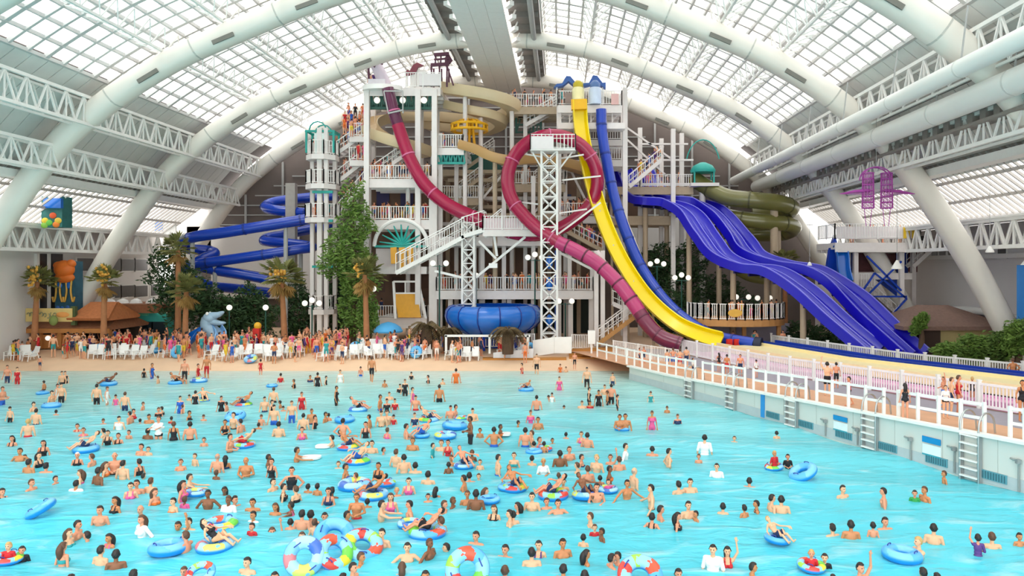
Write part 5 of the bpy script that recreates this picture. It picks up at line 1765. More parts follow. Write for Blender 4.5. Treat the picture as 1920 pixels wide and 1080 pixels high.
def fan_leaf(mb, base, d, L, nb, rg, droop=.25):
    """fan of blades at the end of a petiole"""
    d = d.normalized()
    tip = base + d * L * .5 + Vector((0, 0, -droop * L * .15))
    mb.bar(base, tip, .04)
    s = d.cross(Vector((0, 0, 1)))
    s = s.normalized() if s.length > .05 else Vector((1, 0, 0))
    for k in range(nb):
        a = (k / (nb - 1) - .5) * 2.4
        dd = (d * math.cos(a) + s * math.sin(a)).normalized()
        e = tip + dd * L * .62 * (1 - .2 * abs(a)) + Vector((0, 0, -droop * L * (.35 + .2 * rg.random())))
        w_ = s.cross(dd).normalized() * .02 + dd.cross(Vector((0, 0, 1))).normalized() * L * .055
        m = tip.lerp(e, .55) + Vector((0, 0, .05 * L))
        mb.add([tip, m - w_, m + w_, e], [(0, 1, 3), (0, 3, 2)])
def palm(px, pbase, pcr, rpx, Y, label, seed, ntop=30, ndead=22, fruit=False):
    rg = random.Random(seed)
    x, zc = X(px, Y), Zz(pcr, Y)
    r = rpx * Y / F
    t = thing('palm_tree', label, 'palm tree', (x, Y, .95), 'fan palms along the beach')
    bx = X(pbase[0], Y)
    pts = catmull([(bx, Y, .9), ((bx * 2 + x) / 3, Y, .9 + (zc - .9) * .4), (x, Y, zc)], 8)
    n = len(pts)
    MB().tube(pts, [.27 - .11 * i / n + (.012 if i % 2 else 0) for i in range(n)], 10).build('trunk', M_BARK, t, smooth=60)
    top = Vector((x, Y, zc))
    mb = MB()
    for k in range(ntop):
        a, e = rg.uniform(0, 2 * PI), rg.uniform(-.25, 1.35)
        d = Vector((math.cos(a) * math.cos(e), math.sin(a) * math.cos(e), math.sin(e)))
        fan_leaf(mb, top + d * .1, d, r * rg.uniform(.85, 1.15), 11, rg, .2)
    mb.build('crown', ML_P, t)
    mb = MB()
    for k in range(ndead):
        a, e = rg.uniform(0, 2 * PI), rg.uniform(-1.4, -.4)
        d = Vector((math.cos(a) * math.cos(e), math.sin(a) * math.cos(e), math.sin(e)))
        fan_leaf(mb, top + Vector((0, 0, -.1 - .3 * rg.random())), d, r * rg.uniform(.6, .85), 9, rg, .4)
    mb.build('dead_skirt', ML_B, t)
    if fruit:
        for k in range(2):
            mb = MB()
            q = top + Vector((rg.uniform(-.4, .4), -.5, rg.uniform(.1, .9)))
            for i in range(16):
                mb.ell(q + Vector((rg.gauss(0, .2), rg.gauss(0, .15), rg.gauss(0, .28))), (.12, .12, .14), 6, 4)
            mb.build('fruit_cluster', mat('palm_flower', '#e0a848', .7, var=.2), t, smooth=60)
palm(70, (64, 650), 528, 30, 58.5, 'fan palm in front of the kiosk, nearest the left edge', 1, 30, 18, True)
palm(196, (194, 650), 528, 31, 58.5, 'fan palm before the raised orange roof of the kiosk', 2, 30, 18, True)
palm(334, (334, 645), 468, 32, 61, 'tallest slender fan palm, left of the blue zigzag tubes', 3, 26, 20)
palm(349, (347, 645), 545, 34, 59.5, 'shorter fan palm close against the tallest slender one', 4, 30, 26)
palm(528, (534, 645), 520, 40, 59.5, 'fan palm with tan crown below the end of the blue zigzag tubes', 5, 30, 36, True)
palm(684, (688, 645), 515, 36, 59.5, 'fan palm with golden crown before the tall green tree', 6, 28, 36, True)
palm(1472, (1472, 640), 488, 26, 68, 'small fan palm peeping over the racing slides on the right', 7, 24, 10)
def cycad(px, pb, pc, rpx, Y, label, seed):
    rg = random.Random(seed)
    x, zc, r = X(px, Y), Zz(pc, Y), rpx * Y / F
    t = thing('date_palm', label, 'palm tree', (x, Y, .95), 'short brown palms by the bowl slide')
    MB().tube([(x, Y, .9), (x, Y, (zc + .9) / 2), (x, Y, zc)], [.42, .46, .34], 12).build('trunk', M_BARKD, t, smooth=60)
    mb = MB()
    for k in range(24):
        a = 2 * PI * k / 24 + rg.uniform(-.1, .1)
        e = rg.uniform(.1, 1.2)
        L = r * rg.uniform(.85, 1.2)
        d = Vector((math.cos(a), math.sin(a), 0))
        pts = [Vector((x, Y, zc)) + d * L * u + Vector((0, 0, L * (math.sin(e) * u * 1.1 - 1.25 * u * u))) for u in (0, .25, .5, .75, 1)]
        for p, q in zip(pts[:-1], pts[1:]):
            mb.bar(p, q, .04)
            for j in range(4):
                o = p.lerp(q, j / 4)
                s = d.cross(Vector((0, 0, 1))) * .32
                mb.add([o, o + s + d * .12 + Vector((0, 0, -.2)), o + d * .12], [(0, 1, 2)])
                mb.add([o, o - s + d * .12 + Vector((0, 0, -.2)), o + d * .12], [(0, 2, 1)])
    mb.build('crown', ML_C, t)
cycad(800, 655, 610, 30, 58, 'short brown drooping palm left of the bowl slide, the larger one', 11)
cycad(840, 655, 618, 24, 58.6, 'short brown drooping palm just left of the bowl slide\'s pipe frame', 12)
cycad(952, 655, 618, 28, 56.4, 'short brown drooping palm in front of the bowl slide', 13)

def foliage(blobs, n, leaf, seed):
    """leaf blades scattered through a set of ellipsoidal clumps"""
    rg = random.Random(seed)
    mb = MB()
    vol = [b[1][0] * b[1][1] * b[1][2] for b in blobs]
    T = sum(vol)
    for (c, r), v in zip(blobs, vol):
        for i in range(max(60, int(n * v / T))):
            d = Vector((rg.gauss(0, 1), rg.gauss(0, 1), rg.gauss(0, 1))).normalized()
            k = .35 + .65 * rg.random() ** .4
            k *= 1 + .25 * math.sin(d.x * 5 + seed) * math.sin(d.z * 6) + .1 * math.sin(9 * d.y)
            p = Vector((c[0] + d.x * r[0] * k, c[1] + d.y * r[1] * k, c[2] + d.z * r[2] * k))
            u = Vector((rg.gauss(0, 1), rg.gauss(0, 1), rg.gauss(0, .6))).normalized()
            s = u.orthogonal().normalized()
            L = leaf * rg.uniform(.6, 1.4)
            mb.add([p - u * L, p + s * L * .35 + d * .05, p + u * L, p - s * L * .35 + d * .05], [(0, 1, 2, 3)])
    return mb
def tree(px, blobs, Y, label, m, seed, n=2600, leaf=.2, cat='tree', name='leafy_tree', base=640, zb=.95, trunk=True, group=None):
    x = X(px, Y)
    t = thing(name, label, cat, (x, Y, zb), group)
    bl = []
    for bx, by, rx, rz in blobs:
        k = Y / F
        bl.append(((X(bx, Y), Y, Zz(by, Y)), (rx * k, min(rx, rz) * k * .9, rz * k)))
    foliage(bl, n, leaf, seed).build('foliage', m, t)
    if trunk:
        top = max(b[0][2] for b in bl)
        MB().tube([(x, Y, zb), (x + .1, Y, (zb + top) / 2), (x, Y, top)], [.25, .2, .06], 8).build('trunk', M_BARKD, t, smooth=60)
    return t
tree(330, [(320, 512, 45, 40), (345, 560, 50, 50), (310, 480, 25, 25)], 64, 'dark spreading tree behind the tallest slender palm', ML_D, 21, 3000)
tree(425, [(420, 600, 45, 42), (395, 570, 30, 35)], 65, 'dark bushy tree behind the reptile slide', ML_D, 22)
tree(478, [(478, 598, 40, 45), (465, 560, 25, 30)], 66, 'dark bushy tree below the blue zigzag tubes', ML_D, 23)
tree(560, [(560, 585, 34, 62), (570, 630, 40, 25)], 69, 'tall dark tree left of the white stair tower', ML_D, 24)
tree(625, [(640, 590, 28, 55), (632, 530, 20, 35)], 68.5, 'narrow dark tree behind the white stair tower', ML_D, 25)
tree(662, [(662, 372, 24, 34), (668, 420, 34, 36), (650, 470, 42, 40), (672, 520, 36, 46), (668, 580, 32, 56), (620, 500, 26, 22)], 62.5, 'tall bright green climbing tree beside the left tower block', ML_M, 26, 5200, .22)
tree(690, [(690, 590, 20, 40)], 61, 'small bright green tree under the golden crowned palm', ML_M, 27, 900, .18)
tree(1232, [(1230, 492, 46, 34), (1215, 530, 35, 35)], 71, 'dark broad tree behind the blue enclosed slide', ML_D, 28)
tree(1290, [(1292, 490, 42, 40), (1285, 545, 50, 50)], 70, 'dark tree in the middle of the grove under the racing slides', ML_D, 29, 3200)
tree(1350, [(1345, 545, 45, 32), (1385, 570, 40, 30), (1330, 590, 35, 40)], 71, 'dark low tree under the farther racing slide', ML_D, 30)
tree(1255, [(1262, 590, 50, 45)], 68, 'dark undergrowth shrub behind the blue tube bottom', ML_D, 31, 1800, .2, 'shrub', 'leafy_shrub')
for i, (px, by, rx, rz, Y, lb) in enumerate(((1500, 628, 26, 28, 62, 'dark shrub right of the viewing deck'), (1545, 632, 28, 26, 61, 'dark shrub beneath the nearer racing slide'), (1585, 645, 26, 20, 60, 'low dark shrub behind the rear fence, left of the slide ends'))):
    tree(px, [(px, by, rx, rz), (px + 8, by + 12, rx, rz * .7)], Y, lb, ML_D, 40 + i, 1300, .18, 'shrub', 'leafy_shrub', trunk=False, zb=.9)
for i, (px, by, rx, rz, Y, lb) in enumerate(((1772, 660, 24, 14, 47.5, 'low bright green bush at the lower end of the racing slides'), (1826, 652, 34, 24, 48, 'rounded green bush in front of the brown roofed hut'), (1876, 648, 34, 26, 47.6, 'rounded green bush at the right corner of the hut'),
                                             (1908, 632, 26, 34, 46.8, 'tall green bush beside the blue booth'), (1726, 604, 12, 14, 53, 'light green plant below the lookout platform'))):
    tree(px, [(px, by, rx, rz), (px - 10, by + 14, rx * .8, rz * .7), (px + 6, by - 10, rx * .6, rz * .6)], Y, lb, ML_M if i != 2 else leafmat('leaf_olive', '#33502a', '#6f8a3c'), 50 + i, 1700, .16, 'bush', 'leafy_bush', zb=1.0)
# lamp posts with globes
lamps = [(585, 572, 62.2, 3), (688, 545, 62, 2), (824, 497, 62.5, 2), (893, 520, 63.8, 1), (1003, 486, 63.5, 3), (1060, 568, 63.6, 2), (430, 580, 63.5, 1), (498, 580, 62.6, 1), (1232, 498, 67, 3), (1278, 524, 66.2, 3), (1392, 560, 66.5, 2), (1432, 562, 66.5, 2)]
ll = ['three-globe lamp post at the foot of the stair tower', 'two-globe lamp post beside the golden crowned palm', 'two-globe lamp post right of the left tower block', 'single globe lamp post behind the white pylon', 'three-globe lamp post behind the gallery left of the lattice mast', 'two-globe lamp post under the gallery right of the lattice mast', 'single globe lamp post behind the reptile slide',
      'single globe lamp post left of the tan crowned palm', 'three-globe lamp post among the dark trees, upper left', 'three-globe lamp post in front of the dark grove', 'two-globe lamp post behind the oval sign of the viewing deck', 'two-globe lamp post behind the right half of the viewing deck']
for (px, py, Y, n), lb in zip(lamps, ll):
    c = P(px, py, Y)
    t = thing('lamp_post', lb, 'lamp post', (c.x, Y, .95), 'globe lamp posts')
    MB().tube([(c.x, Y, .95), (c.x, Y, c.z)], .06, 8).build('pole', M_GREEN, t, smooth=50)
    if n > 1:
        MB().bar((c.x - .6, Y, c.z - .1), (c.x + .6, Y, c.z - .1), .06).build('cross_arm', M_GREEN, t)
    for dx in {1: (0,), 2: (-.55, .55), 3: (-.6, 0, .6)}[n]:
        MB().ell((c.x + dx, Y, c.z + .15 + (.25 if n == 3 and dx == 0 else 0)), (.24, .24, .24), 12, 8).build('globe', mat('globe_lamp', '#fbf6ea'), t, smooth=60)
# ================================================================ people
SKINS = [mat('skin_fair', '#ecb48e', .55, var=.05), mat('skin_rosy', '#e49a78', .55, var=.05), mat('skin_tan', '#cc8658', .55, var=.05), mat('skin_brown', '#8a5638', .5, var=.06)]
HAIRS = {'d': mat('hair_black', '#231a18', .5, var=.2), 'n': mat('hair_brown', '#5a3b28', .5, var=.2), 'l': mat('hair_blond', '#c9a265', .5, var=.15), 'g': mat('hair_grey', '#a8968a', .6, var=.15), 'c': mat('cap_white', '#e8e2e0', .6)}
CLOTH = {'k': mat('cloth_black', '#1e1c22', .7, var=.2), 'r': mat('cloth_red', '#c9222c', .7), 'w': mat('cloth_white', '#f2efec', .7, var=.04), 'p': mat('cloth_pink', '#ea5f98', .7), 'u': mat('cloth_navy', '#24375f', .7),
         'y': mat('cloth_yellow', '#e6c63a', .7), 'o': mat('cloth_orange', '#e2702c', .7), 't': mat('cloth_teal', '#2f9ca0', .7), 'e': mat('cloth_green', '#2f9a4a', .7), 'v': mat('cloth_purple', '#5a3a80', .7), 'b': mat('cloth_royal', '#2560c0', .7)}
M_EYE = mat('eye_dark', '#2a1c18', .3)
M_LIP = mat('lip_rose', '#b5605a', .5)

def cap(mb, a, b, ra, rb, n=10):
    """tapered capsule"""
    a, b = Vector(a), Vector(b)
    t = (b - a).normalized()
    pts, rs = [], []
    for k in range(4):
        an = PI / 2 * k / 4
        pts.append(a - t * ra * math.cos(an)); rs.append(max(.002, ra * math.sin(an)))
    for k in range(4 + 1):
        an = PI / 2 * k / 4
        pts.append(b + t * rb * math.sin(an)); rs.append(max(.002, rb * math.cos(an)))
    mb.tube(pts, rs, n)

ARMS = {  # elbow, wrist for the +x side; the -x side mirrors it
    'stand': ((.245, .03, 1.14), (.27, -.05, .91)),
    'bent': ((.25, .00, 1.15), (.09, -.21, 1.12)),
    'spread': ((.39, -.03, 1.22), (.58, -.16, 1.10)),
    'hips': ((.37, .07, 1.17), (.185, -.03, 1.00)),
    'raised': ((.30, -.03, 1.62), (.26, -.06, 1.88)),
    'over': ((.22, -.02, 1.68), (.12, -.03, 1.95)),
    'fwd': ((.22, -.20, 1.30), (.20, -.45, 1.28)),
}
def make_body(kind, pose):
    """kind m/w/b; returns (mesh, tags, coords)"""
    prims = []     # (tag, fn)
    mb = MB()
    reg = []       # capsule list for tagging: (tag, a, b)
    W = kind == 'w'
    sh = {'m': .185, 'w': .155, 'b': .165}[kind]
    def C(tag_, a, b, ra, rb):
        cap(mb, a, b, ra, rb); reg.append((tag_, Vector(a), Vector(b), (ra + rb) / 2))
    def E(tag_, c, r):
        mb.ell(c, r, 14, 10); reg.append((tag_, Vector(c), Vector(c), sum(r) / 3))
    lean = 0
    E('torso', (0, .0, 1.27), ({'m': .165, 'w': .135, 'b': .14}[kind], .105, .19))
    E('torso', (0, .0, 1.10), ({'m': .14, 'w': .115, 'b': .13}[kind], .095, .15))
    E('hips', (0, .005, .96), ({'m': .155, 'w': .165, 'b': .145}[kind], .115, .13))
    C('torso', (-sh * .82, .0, 1.395), (sh * .82, .0, 1.395), .062, .062)
    if W:
        for s in (-1, 1):
            E('torso', (s * .068, -.085, 1.265), (.066, .06, .062))
    elif kind == 'm':
        for s in (-1, 1):
            E('torso', (s * .075, -.065, 1.30), (.085, .05, .07))
    C('neck', (0, .012, 1.40), (0, -.002, 1.53), .058, .052)
    hs = 1.22 if kind == 'b' else 1.0
    hc = Vector((0, -.012, 1.53 + .105 * hs))
    E('head', hc, (.078 * hs, .095 * hs, .115 * hs))
    E('head', hc + Vector((0, -.035, -.06)) * hs, (.055 * hs, .06 * hs, .058 * hs))
    E('head', hc + Vector((0, -.098, -.018)) * hs, (.014 * hs, .022 * hs, .024 * hs))
    for s in (-1, 1):
        E('head', hc + Vector((s * .079, .01, -.01)) * hs, (.012 * hs, .022 * hs, .032 * hs))
    arms = {'stand': ('stand', 'stand'), 'bent': ('bent', 'bent'), 'spread': ('spread', 'spread'), 'hips': ('hips', 'hips'), 'raise': ('raised', 'bent'), 'walk': ('stand', 'stand'), 'sit': ('spread', 'spread'), 'prone': ('over', 'over'), 'fwd': ('fwd', 'fwd')}[pose]
    for s, an in ((1, arms[0]), (-1, arms[1])):
        e, w_ = ARMS[an]
        dy = (-.14 * s if pose == 'walk' else 0)
        S = Vector((s * sh, 0, 1.395)); Eb = Vector((s * (e[0] - .185 + sh), e[1] + dy * .5, e[2])); Wr = Vector((s * (w_[0] - .185 + sh), w_[1] + dy, w_[2]))
        if pose == 'bent':
            Wr = Vector((s * .09, w_[1] - (.03 if s > 0 else 0), w_[2] + (.04 if s > 0 else 0)))
        C('arm', S, Eb, .052 if not W else .043, .040 if not W else .034)
        C('forearm', Eb, Wr, .040 if not W else .034, .028 if not W else .024)
        d = (Wr - Eb).normalized()
        nrm = Vector((0, 1, 0)) if abs(d.y) < .8 else Vector((0, 0, 1))
        lat = d.cross(nrm).normalized()
        pn = lat.cross(d).normalized()
        pc = Wr + d * .06
        C('hand', Wr + d * .02, Wr + d * .085, .030, .034)
        for k in range(4):
            o = pc + d * .03 + lat * (-.03 + .02 * k)
            L = (.062, .075, .07, .055)[k]
            m1 = o + d * L * .55 + lat * (k - 1.5) * .004
            m2 = m1 + (d * .75 - pn * .55) * L * .5
            C('hand', o, m1, .0105, .0098); C('hand', m1, m2, .0098, .008)
        th = Wr + d * .035 - lat * .03
        C('hand', th, th - lat * .035 + d * .035, .0125, .010)
    for s in (-1, 1):
        H, K, A, T = Vector((s * .088, .005, .93)), Vector((s * .098, -.012, .50)), Vector((s * .10, .02, .085)), Vector((s * .115, -.14, .035))
        if pose == 'walk':
            K += Vector((0, -.12 * s, .02)); A += Vector((0, -.18 * s + (.1 if s < 0 else 0), .03 if s < 0 else 0)); T += Vector((0, -.18 * s + (.1 if s < 0 else 0), 0))
        if pose == 'sit':
            K, A, T = Vector((s * .13, -.40, 1.05)), Vector((s * .14, -.72, .83)), Vector((s * .16, -.80, .93))
        if pose == 'prone':
            T = Vector((s * .10, .06, -.06)); A = Vector((s * .11, .05, .09))
        C('thigh', H, K, .088 if W else .082, .055)
        C('calf', K, A, .056, .036)
        C('foot', A + Vector((0, .015, -.035)) if pose not in ('sit', 'prone') else A, T, .040, .028)
    # pose the trunk
    me = bpy.data.meshes.new('tmp')
    me.from_pydata(mb.v, [], mb.f)
    ob = bpy.data.objects.new('tmp', me)
    COL.objects.link(ob)
    md = ob.modifiers.new('r', 'REMESH'); md.mode = 'VOXEL'; md.voxel_size = .0125
    ms = ob.modifiers.new('s', 'SMOOTH'); ms.factor = .5; ms.iterations = 3
    dg = bpy.context.evaluated_depsgraph_get()
    res = bpy.data.meshes.new_from_object(ob.evaluated_get(dg))
    bpy.data.objects.remove(ob); bpy.data.meshes.remove(me)
    n = len(res.vertices)
    co = np.empty(n * 3, np.float32); res.vertices.foreach_get('co', co); co = co.reshape(-1, 3)
    best = np.full(n, 9.0, np.float32); tg = np.zeros(n, np.int32)
    names = []
    for (tn, a, b, r) in reg:
        if tn not in names: names.append(tn)
        i = names.index(tn)
        a_, ab = np.array(a), np.array(b - a)
        q = np.clip(((co - a_) @ ab) / max(1e-9, float(ab @ ab)), 0, 1)[:, None]
        d = np.linalg.norm(co - (a_ + q * ab), axis=1) - r
        k = d < best
        best[k] = d[k]; tg[k] = i
    # face colours: eyes and mouth belong to the body surface
    nf = len(res.polygons)
    cen = np.empty(nf * 3, np.float32); res.polygons.foreach_get('center', cen); cen = cen.reshape(-1, 3)
    mi = np.zeros(nf, np.int32)
    h = np.array(hc)
    for s in (-1, 1):
        e = h + np.array((s * .034, -.088, .012)) * hs
        mi[np.linalg.norm((cen - e) * np.array((1, .6, 1.35)), axis=1) < .0165 * hs] = 1
    e = h + np.array((0, -.09, -.062)) * hs
    mi[(np.linalg.norm((cen - e) * np.array((.45, .6, 1.5)), axis=1) < .013 * hs)] = 2
    res.materials.append(SKINS[0]); res.materials.append(M_EYE); res.materials.append(M_LIP)
    res.polygons.foreach_set('material_index', mi)
    res.polygons.foreach_set('use_smooth', [True] * nf)
    return res, co, tg, names, h, hs
def shell(body, faces, off, name, m):
    """garment / hair: a skin of faces lifted off the body, closed back to it at its rim"""
    res, co = body[0], body[1]
    nv = np.empty(len(co) * 3, np.float32); res.vertices.foreach_get('normal', nv); nv = nv.reshape(-1, 3)
    idx, vs, fs, edge = {}, [], [], {}
    def vid(i, k):
        if (i, k) not in idx:
            idx[(i, k)] = len(vs)
            o = off[i] if k else -.004
            vs.append(tuple(co[i] + nv[i] * o))
        return idx[(i, k)]
    for f in faces:
        p = res.polygons[f].vertices
        fs.append([vid(i, 1) for i in p])
        L = len(p)
        for j in range(L):
            a, b = p[j], p[(j + 1) % L]
            edge[(a, b)] = edge.get((a, b), 0) + 1
    for (a, b) in list(edge):
        if (b, a) not in edge:
            fs.append([vid(b, 1), vid(a, 1), vid(a, 0), vid(b, 0)])
    me = bpy.data.meshes.new(name)
    me.from_pydata(vs, [], fs)
    me.materials.append(m)
    me.polygons.foreach_set('use_smooth', [True] * len(fs))
    return me
BODY, WEAR = {}, {}
def warp(me, pose):
    """recline or lay down the finished figure (body, hair and clothes alike)"""
    if pose == 'sit':
        for v in me.vertices:
            y, z = v.co.y, v.co.z
            if z > .9 and y > -.3 or z > 1.12:
                k = min(1, max(0, (z - .95) / .15))
                a = -.75 * k
                z0 = z - .95
                v.co.y = -math.sin(a) * z0 + math.cos(a) * y
                v.co.z = .95 + math.cos(a) * z0 + math.sin(a) * y
    if pose == 'prone':
        for v in me.vertices:
            y, z = v.co.y, v.co.z - 1.0
            a = 1.42
            v.co.y = y * math.cos(a) - z * math.sin(a)
            v.co.z = y * math.sin(a) + z * math.cos(a) + .1
    me.update()
def body(kind, pose):
    k = (kind, pose)
    if k not in BODY:
        BODY[k] = make_body(kind, pose)
    return BODY[k]
def wear(kind, pose, what):
    key = (kind, pose, what)
    if key in WEAR:
        return WEAR[key]
    B = body(kind, pose)
    res, co, tg, names, h, hs = B
    nm = np.array([names.index(x) if x in names else -1 for x in ('torso', 'hips', 'thigh', 'head', 'neck', 'arm')])
    off = np.full(len(co), .008, np.float32)
    z, y, x = co[:, 2], co[:, 1], co[:, 0]
    isT, isH, isTh, isHd, isNk, isA = [tg == k for k in nm]
    if what == 'trunks':
        sel = (isH & (z < 1.04)) | (isTh & (z > .60)) | (isT & (z < 1.03)) if pose != 'sit' else (isH | (isTh & (y > -.30))) & (z < 1.06)
        off[:] = .012
    elif what == 'suit':
        strap = (np.abs(np.abs(x) - .075) < .028)
        sel = ((isT | isH) & (z < 1.31)) | (isT & (z < 1.45) & strap) | (isTh & (z > .90) & (pose != 'sit'))
    elif what == 'bikini':
        sel = (isT & (np.abs(z - 1.26) < .055)) | ((isH | (isTh & (pose != 'sit'))) & (z < .99) & (z > .86))
    elif what == 'shirt':
        sel = (isT | isH | (isA & (z > 1.12))) & (z > .92) & (z < 1.46)
        off[:] = .014
    elif what == 'tank':
        sel = (isT | isH) & (z > .92) & (z < 1.42) & ((z < 1.33) | (np.abs(x) < .12))
        off[:] = .012
    elif what == 'short' or what == 'long' or what == 'bald':
        u = (co - h) / hs
        line = .062 - np.clip((u[:, 1] + .02) * 2.2, 0, .14)
        if what == 'bald':
            line = .03 - np.clip((u[:, 1] + .0) * 1.5, 0, .09)
            sel = isHd & (u[:, 2] > line) & (u[:, 2] < .045) & (u[:, 1] > -.02)
        else:
            sel = isHd & (u[:, 2] > line)
        off[:] = (.016 if what != 'bald' else .008) * hs + .006 * np.sin(co[:, 0] * 140) * np.sin(co[:, 2] * 90 + co[:, 1] * 60)
        if what == 'long':
            off[:] = .022
    fcount = len(res.polygons)
    lt = np.empty(fcount, np.int32); res.polygons.foreach_get('loop_total', lt)
    ls = np.empty(fcount, np.int32); res.polygons.foreach_get('loop_start', ls)
    lv = np.empty(len(res.loops), np.int32); res.loops.foreach_get('vertex_index', lv)
    ok = sel[lv]
    cs = np.concatenate(([0], np.cumsum(ok)))
    full = (cs[ls + lt] - cs[ls]) == lt
    me = shell(B, np.nonzero(full)[0].tolist(), off, {'trunks': 'swim_trunks', 'suit': 'swimsuit', 'bikini': 'bikini', 'shirt': 'shirt', 'tank': 'tank_top'}.get(what, 'hair'), HAIRS['d'])
    if what == 'long':
        mb = MB()
        hv = Vector(h)
        mb.tube(catmull([hv + Vector((0, .05, .06)), hv + Vector((0, .095, -.06)), hv + Vector((0, .098, -.17)), hv + Vector((.01, .09, -.34))], 4), [.055, .07, .08, .085, .088, .09, .09, .088, .085, .078, .068, .05, .02], 10)
        me2 = bpy.data.meshes.new('t'); me2.from_pydata(mb.v, [], mb.f)
        bm = bmesh.new(); bm.from_mesh(me); bm.from_mesh(me2); bm.to_mesh(me); bm.free()
        bpy.data.meshes.remove(me2)
        me.polygons.foreach_set('use_smooth', [True] * len(me.polygons))
    WEAR[key] = me
    return me

TILES = {'S': (0, 810), 'T': (480, 810), 'U': (960, 810), 'V': (1440, 810), 'L': (0, 580), 'M': (480, 580), 'N': (960, 580)}
